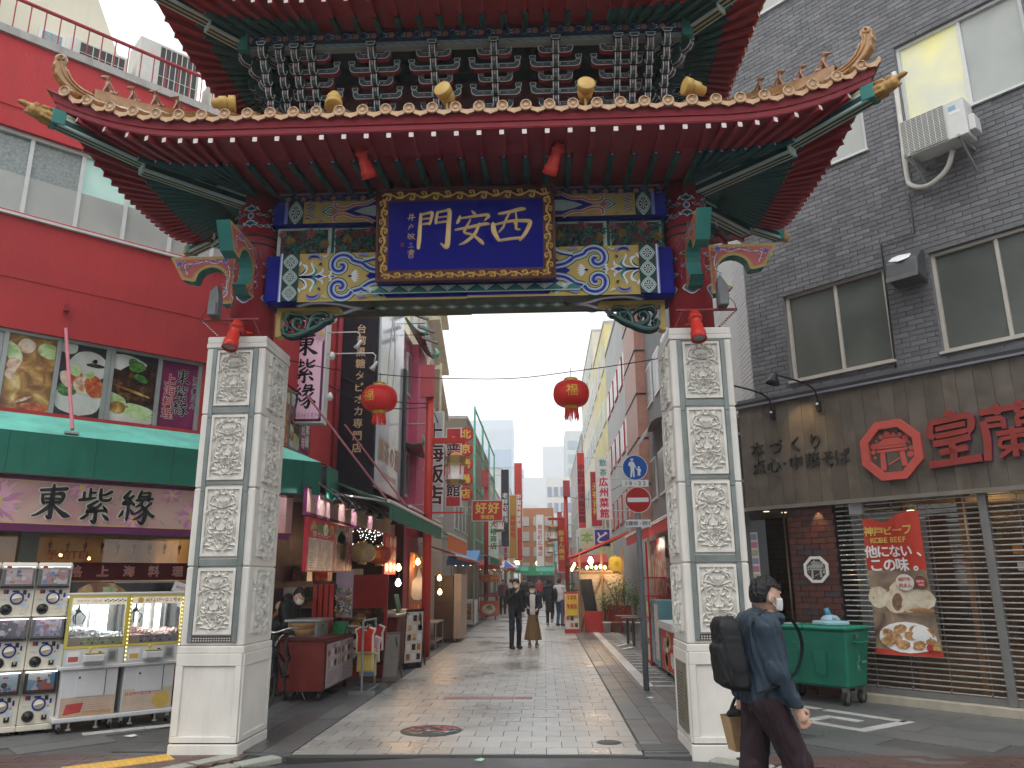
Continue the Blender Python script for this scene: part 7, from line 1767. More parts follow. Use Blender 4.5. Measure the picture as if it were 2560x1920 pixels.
 li=bpy.data.lights.new('claw_lamp','POINT');li.energy=9;li.shadow_soft_size=.08;lo=bpy.data.objects.new('claw_lamp',li);COL.objects.link(lo);lo.parent=t;lo.location=(.31,.25,1.36);lo['kind']='helper'
 return t
claw('claw machine with white prizes and striped peach panel',(-5.36,8.80,0),R_(40),0)
claw('claw machine with pink prizes and a row of small bulbs',(-4.88,9.20,0),R_(44),1)
# fortune machine beyond the claw machines
fm=thing('fortune_machine','fortune machine with gabled white sign and clear box of prizes behind the left pillar','fortune machine',(-4.22,9.95,0),R_(46))
L=lambda mb,nm,m,par=fm,**k:mb.build(nm,m,par,local=True,**k)
L(MB().box((-.14,0,.05),(.34,.4,.45)),'black_stand',M_blk);L(MB().box((-.12,-.02,.45),(.32,.4,.74)),'wood_box',mat('fortune_tan',(.42,.27,.10),.5))
dc=Deco((.1,-.021,.6),(1,0,0),(0,0,1));dc.rect(-.09,.05,.09,.075);dc.rect(-.07,.01,.07,.03);dc.rect(-.055,-.09,-.03,.06);dc.rect(.03,-.09,.055,.06);dc.mb.build('torii_print',MATS['pr_red'],fm,local=True)
L(MB().box((-.13,-.02,.74),(.33,.36,1.0)),'clear_box',M_clr)
rr=random.Random(6);mb=MB()
for k in range(120):
 mb.m=rr.randrange(3);c=(rr.uniform(-.09,.29),rr.uniform(.02,.32),rr.uniform(.77,.94));mb.lathe([(0,-.025),(.022,-.012),(.025,0),(.022,.012),(0,.025)],c,6)
L(mb,'prize_heap',[mat('fz0',(.55,.55,.52),.5),mat('fz1',(.4,.3,.28),.5),mat('fz2',(.62,.58,.45),.5)],kind='stuff')
L(MB().prism([(x,.05,z)for x,z in((-.12,1.0),(.32,1.0),(.32,1.40),(.36,1.40),(.1,1.60),(-.16,1.40),(-.12,1.40))],(0,.05,0)),'gabled_sign',M_wh)
dc=Deco((.1,.049,1.25),(1,0,0),(0,0,1));dc.disc(0,0,.16,1,24);dc.lay();write(dc,'お告げ',0,0,.10,0,.02,True,1.0);dc.poly([(-.03,.2),(0,.26),(.03,.2)],0);dc.mb.build('lettering',[M_bk,mat('fortune_cream',(.62,.55,.36),.5)],fm,local=True)
# tilted price card above, hung on a rail
pc=thing('price_card','tilted white price card hanging on a rail above the claw machines','price card',FL(.30,.45,1.40))
q=FL(.30,.45,1.52);ex=(FL.e+Vector((0,0,-.35))).normalized();ey=FL.n.cross(ex)*-1
MB().obox(q-ex*.11-ey*.07,ex*.22,ey*.14,FL.n*.004).build('card',M_wh,pc);dc=Deco(q-ex*0+FL.n*.0045,ex,ey if ex.cross(ey).dot(FL.n)>0 else-ey);write(dc,'800円',0,0,.05,0,.015);dc.mb.build('lettering',MATS['pr_red'],pc)
MB().tube([FL(-.55,.42,1.60),FL(.5,.42,1.60)],.008,6).build('hanging_rail',M_alug,pc)
# -- green waste container
M_bin=mat('bin_green',(.012,.165,.105),.5,var=.16,vscale=3,bump=.05,stain=.22);M_binl=mat('bin_lid',(.014,.24,.155),.42,var=.12,vscale=3,stain=.12)
da=math.atan2(10.58-11.45,3.86-3.10);de=Vector((math.cos(da),math.sin(da),0));dn=Vector((math.sin(da),-math.cos(da),0));dorg=Vector((3.86,10.58,0))-de*1.12
bn=thing('waste_container','large green wheeled waste container with split lid in front of the brick pier','waste container',dorg,da)
L=lambda mb,nm,m,par=bn,**k:mb.build(nm,m,par,local=True,**k)
W_,D_=1.12,.58
b0,b1=(.06,.04,W_-.05,D_-.05),(-.01,-.02,W_+.02,D_+.02)
P8=[(b0[0],b0[1],.21),(b0[2],b0[1],.21),(b0[2],b0[3],.21),(b0[0],b0[3],.21),(b1[0],b1[1],.93),(b1[2],b1[1],.93),(b1[2],b1[3],.93),(b1[0],b1[3],.93)]
L(MB().add(P8,[(0,3,2,1),(4,5,6,7),(0,1,5,4),(1,2,6,5),(2,3,7,6),(3,0,4,7)]),'body',M_bin,bev=.03)
for k in range(2):
 for j in range(2):
  x0=.18+.5*k+.2*j
  mb=MB();mb.add([(x0,.008,.62),(x0+.15,.008,.62),(x0+.14,.022,.42),(x0+.01,.022,.42),(x0,-.006,.62),(x0+.15,-.006,.62)],[(0,1,2,3)])
 x0=.22+.42*k
 L(MB().prism([(x0,-.004,.66),(x0+.20,-.004,.66),(x0+.17,.012,.36),(x0+.03,.012,.36)],(0,-.016,0)),'body_rib',M_bin,bev=.005)
L(MB().box((-.03,-.05,.93),(.54,D_+.02,.975)),'lid',M_binl,bev=.015);L(MB().box((.55,-.05,.93),(W_+.045,D_+.02,.975)),'lid',M_binl,bev=.015)
for x in(.20,.80):L(MB().box((x-.1,.1,.975),(x+.14,.4,.982)),'lid_rib',M_binl,bev=.003)
L(MB().smooth().tube([(W_+.02,.12,.78),(W_+.10,.12,.78),(W_+.10,.40,.78),(W_+.02,.40,.78)],.016,8),'handle',M_bin);L(MB().box((W_-.02,.2,.83),(W_+.035,.26,.88)),'latch',mat('latch_steel',(.2,.2,.19),.4,metal=.6))
for x in(.12,W_-.12):
 for y in(.08,D_-.1):
  L(MB().cyl((x-.022,y,.085),(x+.022,y,.085),.085,n=18),'wheel',mat('rubber',(.02,.02,.02),.7));L(MB().cyl((x-.024,y,.085),(x+.024,y,.085),.045,n=12),'wheel_hub',MATS['latch_steel']);L(MB().box((x-.035,y-.02,.10),(x+.035,y+.04,.225)),'castor_fork',MATS['latch_steel'])
dc=Deco((.55,-.012,.55),(1,0,0),(0,.055,.72));dc.step=.012;rr=random.Random(3)
dc.ribbon([(-.2,.22),(-.15,.2),(-.1,.24),(-.05,.2),(0,.23),(.03,.19)],.006);dc.ribbon([(-.1,.12),(-.09,.24)],.004);dc.ribbon([(.1,.2),(.14,.25),(.2,.22)],.004)
dc.mb.build('chalk_scribble',mat('chalk',(.20,.30,.24),.8),bn,local=True)
dc=Deco((W_+.0,.25,.5),(0,1,0),(.08,0,1));dc.step=.02;dc.ribbon([(-.05,-.06),(-.03,.0),(-.06,.03),(0,.06),(-.02,.12)],.008);dc.ribbon([(-.06,.0),(.0,-.03),(.0,-.08)],.007);write(dc,'南京町',.12,.03,.04,0);dc.mb.build('chalk_scribble',mat('white_mark',(.5,.55,.52),.7),bn,local=True)
pa=thing('paper_notice','white paper notice lying on the green container lid','paper',dorg+de*.22+dn*-.2+Vector((0,0,.984)),da)
MB().add([(-.12,-.1,0),(.12,-.09,0),(.13,.09,.002),(-.11,.1,.001)],[(0,1,2,3)]).build('sheet',M_wh,pa,local=True)
dc=Deco((0,0,.002),(1,0,0),(0,1,0))
for k in range(5):dc.rect(-.09,-.06+k*.028,.08-.02*(k%2),-.052+k*.028)
dc.mb.build('lettering',mat('pale_pink_ink',(.6,.35,.38),.6),pa,local=True)
ub2=thing('umbrella_base','pale blue plastic parasol base on the green container lid','parasol base',dorg+de*.78+dn*-.28+Vector((0,0,.977)),da+.3)
M_ub=mat('pale_blue_plastic',(.36,.56,.64),.35,var=.06)
L=lambda mb,nm,m,par=ub2,**k:mb.build(nm,m,par,local=True,**k)
pts=[]
for k in range(32):
 a=2*math.pi*k/32;r_=.19*(1+.10*math.cos(4*a));pts.append((r_*math.cos(a)*1.15,r_*math.sin(a),0))
L(MB().prism(pts,(0,0,.055)),'foot',M_ub,bev=.015)
L(MB().smooth().lathe([(.13,.05),(.12,.085),(.085,.12),(.03,.135),(0,.135)],(0,0,0),24),'dome',M_ub);L(MB().smooth().cyl((-.01,0,.12),(-.045,0,.215),.034,.034,14),'neck',mat('blue_plastic',(.10,.36,.52),.35));L(MB().smooth().lathe([(.028,0),(.028,.02),(0,.022)],(.07,-.09,.085),12),'filler_cap',M_ub)
# -- bun banner on the shutter
bnr=thing('food_banner','red banner with bun photographs hanging on the grille shutter','banner',FR(.57,.05,.62))
def bpos(x,y,h=0):
 """x 0..1, y 0..1 (bottom to top): sagging top, skewed curled foot"""
 u=.19+.77*x+(1-y)**3*.06*(x-.2)+(.035*(1-y)**2);z=.62+1.79*y
 sag=-.09*math.exp(-((x-.38)/.22)**2)*max(0,(y-.86)/.14)**1.5;z+=sag+(.06*x-.02)*max(0,(y-.9)/.1)
 d=.03+.018*math.sin(x*6.2+y*3)+.014*math.sin((x-y*.8)*11)*max(0,y-.35)+.05*math.exp(-((x-.62-(y-1)*.35)/.09)**2)*max(0,(y-.6)/.4)+.09*(1-y)**5*(.4+.6*(1-x))+.02*x
 return FR(u,d+h,z)
class Cloth(Deco):
 def __init__(s,fn):s.fn=fn;s.mb=MB();s.k=1;s.step=.0012;s.O=Vector();s.ex=Vector((1,0,0));s.ey=Vector((0,0,1));s.n=FR.n
 def P(s,x,y,h=0):return s.fn(x/.77,y/1.79,s.k*s.step+h)
mb=MB().smooth();NX,NY=26,52
rows=[[bpos(i/NX,j/NY)for i in range(NX+1)]for j in range(NY+1)]
mb.grid(rows);fc=MB().smooth();fc.v=mb.v;fc.f=mb.f;fc.sm=mb.sm
fc.mi=[0 if(k//NX)/NY>.585 else(1 if(k//NX)/NY>.03 else 0)for k in range(len(mb.f))]
M_bred=mat('banner_red',(.52,.05,.028),.5,var=.05);M_bbr=vmat('banner_brown',[(0,(.10,.06,.04)),(.5,(.26,.18,.12)),(1,(.42,.34,.26))],3,.5,4)
bcl=fc.build('banner_cloth',[M_bred,M_bbr],bnr)
M_bun=vmat('bun_print',[(0,(.52,.40,.26)),(.5,(.68,.58,.42)),(1,(.74,.68,.56))],8,.5,3);M_meat=vmat('meat_print',[(0,(.10,.04,.025)),(1,(.30,.16,.10))],40,.5,4);M_fry=vmat('fried_print',[(0,(.25,.09,.025)),(.6,(.46,.24,.09)),(1,(.62,.46,.26))],22,.5,4);M_byel=mat('banner_gold',(.62,.45,.10),.5)
ct=Cloth(bpos);rr=random.Random(5)
def fan(cx,cy,rx,ry,m,a=0,j=.04,n=20):
 p=blobpts(cx,cy,rx,ry,rr,n,j,a);ct.mb.m=m;ct.mb.add([ct.P(cx,cy)]+[ct.P(*q)for q in p],[(0,1+i,1+(i+1)%n)for i in range(n)]);ct.lay()
fan(.40,.56,.38,.05,4);
for cx,cy,rx,ry in((.10,.72,.13,.14),(.65,.70,.17,.13),(.40,.80,.15,.14)):fan(cx,cy,rx,ry,0)
fan(.30,.66,.13,.15,0,.3);fan(.47,.66,.12,.13,0,-.3);fan(.33,.66,.065,.11,1,-.2)
for cx,cy,rx,ry in((.40,.22,.34,.19),):fan(cx,cy,rx,ry,2,0,.02)
for cx,cy in((.18,.26),(.32,.32),(.50,.32),(.66,.28),(.26,.20),(.44,.24),(.60,.20),(.34,.13),(.52,.13),(.68,.16),(.16,.16)):fan(cx,cy,.08,.055,3,rr.uniform(-.5,.5),.1)
fan(.47,.91,.12,.105,5,0,0,24);fan(.675,.905,.085,.085,6,0,0,20);fan(.675,.905,.068,.068,7,0,0,20)
fan(.64,.105,.045,.045,7,0,.05,8)
ct.mb.build('banner_print',[M_bun,M_meat,M_wh,M_fry,mat('bamboo_print',(.36,.20,.09),.5),mat('paper_dot',(.70,.66,.58),.5),mat('badge_dark',(.10,.08,.03),.5),mat('badge_red',(.40,.03,.04),.5)],bcl)
for s_,x,y,h,m,b in(('神戸ビーフ',.345,1.585,.142,M_byel,.028),('KOBE BEEF',.34,1.46,.10,M_byel,.02),('他にない、',.40,1.31,.17,M_wh,.028),('この味。',.39,1.135,.185,M_wh,.03),('神戸牛',.47,.945,.062,M_rd,.01),('肉まん',.47,.87,.062,M_rd,.01),('神戸牛',.675,.92,.038,M_wh,.01),('100%',.675,.88,.035,M_wh,.01),('皇蘭',.745-.03,.10,.05,M_byel,.02)):
 ct=Cloth(bpos);ct.k=24;write(ct,s_,x,y,h,0,b,False,.93 if h>.12 else .9);ct.mb.build('lettering',m,bcl)
for x in(0.01,.98):MB().tube([bpos(x,.998,.004),bpos(x,.998,.004)+FR.n*-.05+Vector((0,0,.06))],.004,5).build('tie_cord',M_bk,bnr)
# -- down the street: shared builders
def bx(x0,x1,y0,y1,z0,z1):return MB().box((x0,y0,z0),(x1,y1,z1))
def C_(n,c,r=.6,**k):return mat(n,c,r,**k)
M_lamp=mat('bulb_white',(1,1,1),.5,emit=(1,.93,.82),estr=7,var=0);M_warm=mat('bulb_amber',(1,.7,.3),.5,emit=(1,.55,.2),estr=6,var=0)
def bulb(p,par,m=M_warm,r=.045,nm='bulb'):return MB().smooth().lathe([(0,-r*1.2),(r*.7,-r*.8),(r,0),(r*.6,r*.9),(r*.3,r*1.4),(0,r*1.4)],p,10).build(nm,m,par)
def plight(p,e,col=(1,.6,.3),r=.1):
 li=bpy.data.lights.new('stall_lamp','POINT');li.energy=e;li.color=col;li.shadow_soft_size=r;o=bpy.data.objects.new('stall_lamp',li);COL.objects.link(o);o.location=p;o['kind']='helper'
def front_deco(x,y,z):return Deco((x,y,z),(1,0,0),(0,0,1))
def vsign(lab,x0,x1,y,z0,z1,col,txt,tcol,h=None,dep=.14,frame=None,gap=1.05,bold=.03,ol=None,cat='sign'):
 """upright hanging sign facing up the street"""
 t=thing('hanging_sign',lab,cat,((x0+x1)/2,y,z0))
 m=col if not isinstance(col,tuple)else C_('sg_%d%d%d'%tuple(int(c*255)for c in col),col,.45)
 b=bx(x0,x1,y,y+dep,z0,z1).build('sign_box',frame or M_alu,t);bx(x0+.03,x1-.03,y-.006,y,z0+.03,z1-.03).build('sign_face',m,b)
 side=-1 if x0<-.8 else 1
 for zz in(z0+.3,z1-.3):MB().tube([((x0 if side<0 else x1),y+dep/2,zz),((x0 if side<0 else x1)+side*.7,y+dep/2,zz)],.02,6).build('sign_arm',M_alug,t)
 if txt:
  h=h or min((x1-x0)*.66,(z1-z0)/len(txt)*.85);dc=front_deco((x0+x1)/2,y-.007,(z0+z1)/2);tm=C_('tx_%d%d%d'%tuple(int(c*255)for c in tcol),tcol,.5)
  write(dc,txt,0,0,h,0,bold,True,gap*(z1-z0-.1)/(len(txt)*h)/1.0 if gap==0 else gap,1,ol,1);dc.mb.build('lettering',[tm,M_wh],b)
 return t,b
def facade(lab,X,y0,y1,h,col,side,floors=3,z1=3.2,fh=2.8,wpb=1.3,name='shop_building',depth=6,frame=M_alu,pane=None,win=True):
 """side -1: left row (faces +X), +1: right row (faces -X)"""
 t=thing(name,lab,'building',(X+side*depth/2,(y0+y1)/2,0));m=C_('fc_%d_%d_%d'%tuple(int(c*255)for c in col),col,.75,var=.1,vscale=.8,stain=.18)
 bx(X,X+side*depth,y0,y1,0,h).build('wall',m,t);bx(X-side*.04,X+side*depth,y0-.02,y1+.02,h,h+.15).build('parapet',M_conc,t)
 if win:
  n=max(1,int((y1-y0)/wpb));pane=pane or M_gd
  for f in range(floors):
   z=z1+f*fh
   if z+1.5>h:break
   for k in range(n):
    yc=y0+(y1-y0)*(k+.5)/n;wv=(y1-y0)/n*.32
    fr=bx(X-side*.05,X+side*.02,yc-wv,yc+wv,z+.4,z+1.6).build('window_frame',frame,t)
    for q in(-1,1):bx(X-side*.056,X-side*.05,yc+q*wv*.5-wv*.42,yc+q*wv*.5+wv*.42,z+.46,z+1.54).build('pane',pane,fr)
  for f in range(floors):
   z=z1+f*fh
   if z+1.5>h:break
   fr=bx(X+side*.5,X+side*1.6,y0-.05,y0+.01,z+.4,z+1.6).build('window_frame',frame,t);bx(X+side*.56,X+side*1.54,y0-.056,y0-.05,z+.46,z+1.54).build('pane',pane,fr)
 return t
def awning(lab,Xw,Xf,y0,y1,zw,zf,col,drop=.25,stripe=None,arms=True):
 t=thing('awning',lab,'awning',((Xw+Xf)/2,(y0+y1)/2,zf));m=C_('aw_%d_%d_%d'%tuple(int(c*255)for c in col),col,.7,var=.14,vscale=2,stain=.25)
 MB().add([(Xw,y0,zw),(Xw,y1,zw),(Xf,y1,zf),(Xf,y0,zf),(Xw,y0,zw-.02),(Xw,y1,zw-.02),(Xf,y1,zf-.02),(Xf,y0,zf-.02)],[(0,1,2,3),(4,7,6,5),(0,3,7,4),(1,5,6,2),(3,2,6,7),(0,4,5,1)]).build('canopy',m,t)
 n=max(8,int((y1-y0)*9));rows=[[(Xf+.012*math.sin(k*1.9)*(j>0),y0+(y1-y0)*k/n,zf-.0-drop*j/2-.008*math.sin(k*2.3)*(j==2))for k in range(n+1)]for j in range(3)]
 MB().smooth().grid(rows).build('valance',C_('av_'+lab[:9],stripe or col,.7,var=.1),t)
 MB().tube([(Xf,y0-.03,zf+.005),(Xf,y1+.03,zf+.005)],.03,8).build('front_bar',M_alu,t)
 for y in(y0+.05,y1-.05):MB().tube([(Xw,y,zw-.25),(Xf,y,zf)],.018,6).build('awning_arm',M_alu,t)
 return t
# ---- left row
t,b=vsign('pink upright sign with big black brush characters beside the left pillar',-4.60,-3.82,13.0,4.27,7.0,vmat('sign_pinkfade',[(0,(.55,.16,.34)),(.5,(.70,.42,.55)),(1,(.74,.62,.66))],.9,.4,2,emit=.12),'',(0,0,0),dep=.25)
dc=front_deco(-4.21,12.993,4.27)
for k,ch_ in enumerate('東紫縁'):brush(dc,ch_,.02,1.42-.47*k,.43,0,.015)
dc.mb.build('lettering',M_bk,b)
dc=front_deco(-4.21,12.993,4.27);write(dc,'上海料理',.02,2.12,.24,0,.02,True,1.0);dc.mb.build('lettering',M_rd,b)
dc=front_deco(-4.21,12.993,4.27);write(dc,'TOSHIEN',.05,.14,.12,0,.0,False,1.1);dc.mb.build('lettering',C_('grey_letter',(.3,.28,.3)),b)
dc=front_deco(-4.21,12.9935,4.27)
for x,y,r in((.29,1.62,.22),(-.28,2.3,.3),(-.3,.55,.25)):chrys(dc,x,y,r,13,(0,0,0),1,3)
for i,v in enumerate(dc.mb.v):dc.mb.v[i]=(min(max(v[0],-4.565),-3.855),v[1],min(max(v[2],4.31),6.96))
dc.mb.build('flower_print',[C_('petal_pale',(.68,.45,.58)),C_('petal_core',(.62,.48,.16))],b)
dc=front_deco(-4.21,12.9945,4.27)
for q in((-.36,.03,.36,.075),(.315,.03,.36,2.7)):dc.rect(*q)
dc.mb.build('sign_border',M_purp,b)
for z in(4.75,5.5,6.2):bulb((-3.74,13.1,z),t,C_('white_globe',(.7,.7,.68),.3),.06,'globe_lamp')
for z,x in((5.95,-3.25),(5.55,-2.95)):
 MB().smooth().tube([(-3.82,13.1,z),(x-.05,13.1,z),(x,13.1,z-.05),(x-.02,13.1,z-.18)],.012,6).build('lamp_arm',M_alu,t);MB().smooth().lathe([(.015,.12),(.03,.09),(.03,.03),(.06,-.06),(0,-.06)],(x-.03,13.1,z-.26),10,Matrix.Rotation(R_(30),3,'Y')).build('lamp_head',M_alu,t)
# street-side photo panels on the red building
for i in range(3):
 y0=.1+i*.6;pn=FS.box(MB(),y0,y0+.55,-.06,.0,3.8,4.8).build('photo_panel',M_alug,red_b);dc=Deco(FS(y0+.02,.001,3.82),FS.e,(0,0,1))
 if i<2:bg,it=foods[i*2%3];food(dc,.51,.96,it,bg,i);dc.mb.build('food_print',FOODM,pn)
 else:dc.rect(0,0,.51,.96);dc.lay();dc.mb.build('print_ground',P_pur,pn);dc=Deco(FS(y0+.02,.003,3.82),FS.e,(0,0,1));write(dc,'上海料理',.14,.48,.2,0,.02,True);write(dc,'東紫縁',.37,.48,.24,0,.02,True);dc.mb.build('lettering',M_wh,pn)
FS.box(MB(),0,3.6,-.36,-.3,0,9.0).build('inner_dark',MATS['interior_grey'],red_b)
# tea house: black banner end and pale glazed side
th=thing('tea_house','tall tea house block with black banner end and pale glazed side','building',(-4.3,17,0))
bx(-6,-3.47,15.62,18.4,3.3,9.2).build('wall',C_('tea_dark',(.03,.025,.035),.5),th)
bn_=bx(-4.22,-3.50,15.58,15.62,3.4,9.0).build('black_banner',C_('banner_black',(.012,.008,.016),.45),th)
dc=front_deco(-3.83,15.575,5.33);write(dc,'台湾黒糖タピオカ専門店',0,.22,.215,0,.02,True,1.2);dc.mb.build('lettering',C_('tea_gold',(.62,.45,.26)),bn_)
Ft=Fr((-3.47,15.62),90);gs=Ft.box(MB(),.05,2.7,0,.05,3.45,9.2).build('glazed_side',vmat('tea_glaze',[(0,(.30,.34,.38)),(.5,(.52,.55,.58)),(1,(.62,.63,.63))],.7,.12,3),th)
dc=Deco(Ft(1.3,.055,4.3),Ft.e,(0,0,1));write(dc,'鯨茶の屋',0,0,.55,0,.02,False,1.05);write(dc,'TEA OF WHALE HOUSE',0,-.5,.16,0,.01,False,.95);dc.mb.build('lettering',C_('tea_tan',(.40,.26,.16)),gs)
dc=Deco(Ft(1.3,.055,6.6),Ft.e,(0,0,1));dc.ribbon(smooth_path([(-.5,-1.4),(-.35,-.2),(0,.9),(.3,.2),(.2,-.6),(-.1,-.9)],5),[.05,.1,.14,.08,.03]);dc.mb.build('wave_print',C_('tea_white',(.72,.74,.76)),gs)
Ft.box(MB(),2.7,2.95,-.1,.12,3.3,6.7).build('dark_fin',C_('fin_dark',(.03,.035,.045)),th)
for z,x,y in((8.36,-3.16,19),(8.01,-3.0,19),(7.7,-2.89,19)):
 MB().tube([(-3.8,y,z+.1),(x,y,z+.1)],.012,5).build('flood_arm',M_bk,th);MB().obox((x-.2,y-.06,z),(.42,0,-.16),(0,.14,0),(.02,0,.06)).build('flood_head',C_('flood_grey',(.22,.22,.23)),th)
pk=facade('pink panelled building with small green-tiled Chinese eaves',-3.75,18.8,23.2,8.1,(.58,.16,.26),-1,2,3.4)
bx(-3.75,-3.5,21.1,22.6,2.8,8.2).build('pink_pier',C_('pink_deep',(.52,.09,.17),.7,stain=.1),pk)
for zc,l,x1 in((7.95,2.2,-3.2),(4.85,1.4,-3.2)):
 rows=[[(-3.75+(x1+3.75)*j/4,20.2+l*(k/10-.0),zc+.9*(1-j/4)**1.5*(.8 if zc>6 else .35)+.25*(abs(k-5)/5)**3*(j/4))for k in range(11)]for j in range(5)]
 ev=MB().smooth().grid(rows).build('chinese_eave',C_('eave_red',(.30,.03,.035),.5),pk)
 for k in range(11):MB().tube([rows[j][k][:2]+(rows[j][k][2]+.03,)for j in range(5)],.035,5).build('eave_tile',M_grn,ev)
 for k in(0,10):MB().smooth().tube([rows[4][k],(x1+.08,rows[4][k][1],rows[4][k][2]+.12),(x1-.02,rows[4][k][1],rows[4][k][2]+.28)],[.07,.06,.02],7).build('eave_dragon',C_('jade',(.12,.40,.26)),ev)
ct_=facade('cream tower with outside stairs beyond the pink building',-4.3,24,31,14.5,(.62,.54,.36),-1,4,4,2.7,pane=M_gl)
for k in range(4):MB().obox((-4.3,31.0-k*.2,6+k*1.9),(.5,0,0),(0,-3,1.4),(0,0,.15)).build('stair_flight',C_('stair_cream',(.6,.55,.42)),ct_)
MB().tube([(-3.8,28,4),(-3.8,28,9.6)],.05,6).build('stair_post',C_('stair_cream',(.6,.55,.42)),ct_)
facade('beige building with open steel roof frame on the left row',-3.9,23.3,30,6.9,(.46,.38,.30),-1,1,3.6)
vsign('grey upright hotel restaurant sign behind the first red post',-2.95,-2.48,19.0,3.1,5.75,(.42,.43,.45),'上海飯店',(.05,.01,.01),.5,ol=.05)
vsign('red upright sign with white outlined characters',-3.05,-2.56,24,3.8,6.3,(.50,.03,.03),'金龍菜館',(.04,.01,.01),.46,ol=.06)
td,_=vsign('column of red discs with yellow characters',-2.80,-2.74,26,4.0,6.7,(.4,.38,.35),'',(0,0,0))
for k,c in enumerate('北京烤鴨店'):
 o=MB().tube([(-2.62,25.97,6.46-.51*k),(-2.62,26.1,6.46-.51*k)],.24,20).build('red_disc',C_('disc_red',(.52,.03,.03)),td);dc=front_deco(-2.62,25.965,6.46-.51*k);write(dc,c,0,0,.34,0,.03);dc.mb.build('lettering',C_('disc_yellow',(.70,.50,.10)),o)
sc_=facade('building wrapped in brown mesh and green scaffold poles',-3.7,37,52,9.3,(.19,.16,.12),-1,0,win=False)
for y in(37,42,47,52):MB().tube([(-3.3,y,0),(-3.3,y,9.9)],.06,6).build('scaffold_pole',C_('scaffold_green',(.16,.45,.32)),sc_)
for z in(3.5,6,8,9.8):MB().tube([(-3.3,37,z),(-3.3,52,z)],.05,6).build('scaffold_rail',C_('scaffold_green',(.16,.45,.32)),sc_)
facade('grey plaster building with tall dark windows on the left row',-3.6,31,36.8,6.2,(.42,.40,.37),-1,1,3.2)
facade('white building far along the left row',-3.6,53,66,8,(.60,.58,.54),-1,2,3.2)
facade('pale grey building at the far end of the left row',-3.6,67,90,11,(.55,.56,.57),-1,3,3.2)
for(lab,x0,x1,y,z0,z1,col,tx,tc)in(('red square sign with yellow double characters across the left row',-3.1,-1.75,33.5,4.05,4.95,(.50,.03,.02),'',(0,0,0)),('white upright sign with green characters on the left row',-2.7,-2.2,38,2.5,4.9,(.66,.72,.62),'大椿商店',(.05,.2,.1)),('dark upright sign in a red frame under a lantern',-2.2,-1.75,40,3.2,7.2,(.03,.03,.04),'老祥記飯店',(.7,.7,.7)),('yellow and red upright sign on the left row',-2.1,-1.6,47,2.8,6.6,(.48,.25,.04),'豚饅頭館',(.5,.05,.03)),('tall red upright sign with a small roof on the left row',-1.95,-1.4,52,2.8,9.3,(.52,.04,.03),'中国料理老房',(.75,.73,.7)),('white upright sign hanging far left of centre',-.6,.0,62,2.6,6.6,(.70,.70,.68),'南京町広場店',(.5,.1,.1)),('teal upright sign hanging far in the street',1.3-.6,1.3,60,1.9,5.4,(.03,.36,.33),'天仁茗茶',(.7,.75,.72))):
 tt,bb=vsign(lab,x0,x1,y,z0,z1,col,tx,tc)
 if not tx:dc=front_deco((x0+x1)/2,y-.008,(z0+z1)/2);write(dc,'好好',0,.1,.5,0,.03,False,1.1);write(dc,'東坡肉',0,-.28,.2,0,.02);dc.mb.build('lettering',C_('disc_yellow',(.70,.50,.10)),bb)
# ---- right row
rb=facade('grey tiled building with red window frames on the right row',3.3,28,38,12.6,(.40,.40,.39),1,4,3.4,2.7,2.0,frame=C_('red_frame',(.40,.04,.04)),pane=M_gl)
bp_=thing('brown_pilaster','brown clad corner pilaster with black bands on the right row','pilaster',(3.1,25,0))
for k in range(8):bx(2.95,3.9,23.4,26.6,3.0+k*1.4,4.36+k*1.4).build('cladding_panel',C_('brown_clad',(.34,.165,.12),.5,stain=.1),bp_);bx(2.92,3.9,23.37,26.6,4.36+k*1.4,4.4+k*1.4).build('band',M_bk,bp_)
facade('dark grey building with barrel canopy behind the right pillar',3.25,18.5,23.3,11,(.17,.17,.175),1,3,3.4,2.8,1.6)
MB().smooth().lathe([(.45,0),(.45,2.2)],(3.25,20.3,5.35),14,Matrix(((1,0,0),(0,0,1),(0,1,0))),0,math.pi).build('barrel_canopy',C_('canopy_grey',(.16,.16,.165)),label='dark grey barrel canopy over an upper window on the right row',cat='canopy')
facade('pale yellow building on the right row',3.3,38.2,47,14.5,(.62,.54,.27),1,4,3.4,2.8,2.4);facade('cream building on the right row',3.3,47.2,62,17,(.60,.55,.43),1,5,3.4,2.8,2.4);facade('brown grey building far along the right row',3.2,62.2,90,13,(.36,.31,.28),1,3,3.4)
_,b=vsign('white upright sign with green and red characters on the right row',1.85,2.37,27,3.58,5.74,(.68,.66,.68),'',(0,0,0))
dc=front_deco(2.11,26.99,4.66);write(dc,'飲茶',0,.72,.26,0,.02,True,1.3);dc.mb.build('lettering',C_('sign_green',(.03,.36,.24)),b);dc=front_deco(2.11,26.99,4.66);write(dc,'広州菜館',0,-.32,.33,0,.03,True,1.1);dc.mb.build('lettering',M_rd,b)
vsign('dark red sign with yellow characters behind the white sign',1.88,2.35,31,3.6,5.8,(.36,.03,.03),'元祖吉祥',(.62,.45,.08));vsign('very tall red upright sign with dark characters on the right row',1.85,2.3,42,3.9,8.35,(.55,.03,.03),'中国料理福龍菜館',(.06,.01,.02),.38)
vsign('yellow lettered red sign beside the right red post',.62,1.02,36.8,1.9,4.4,(.50,.05,.03),'豚まん焼売',(.7,.52,.1));vsign('green lettered white sign near the right red post',1.6,2.0,39,2.2,4.0,(.62,.68,.64),'蓬莱東栄',(.03,.25,.2))
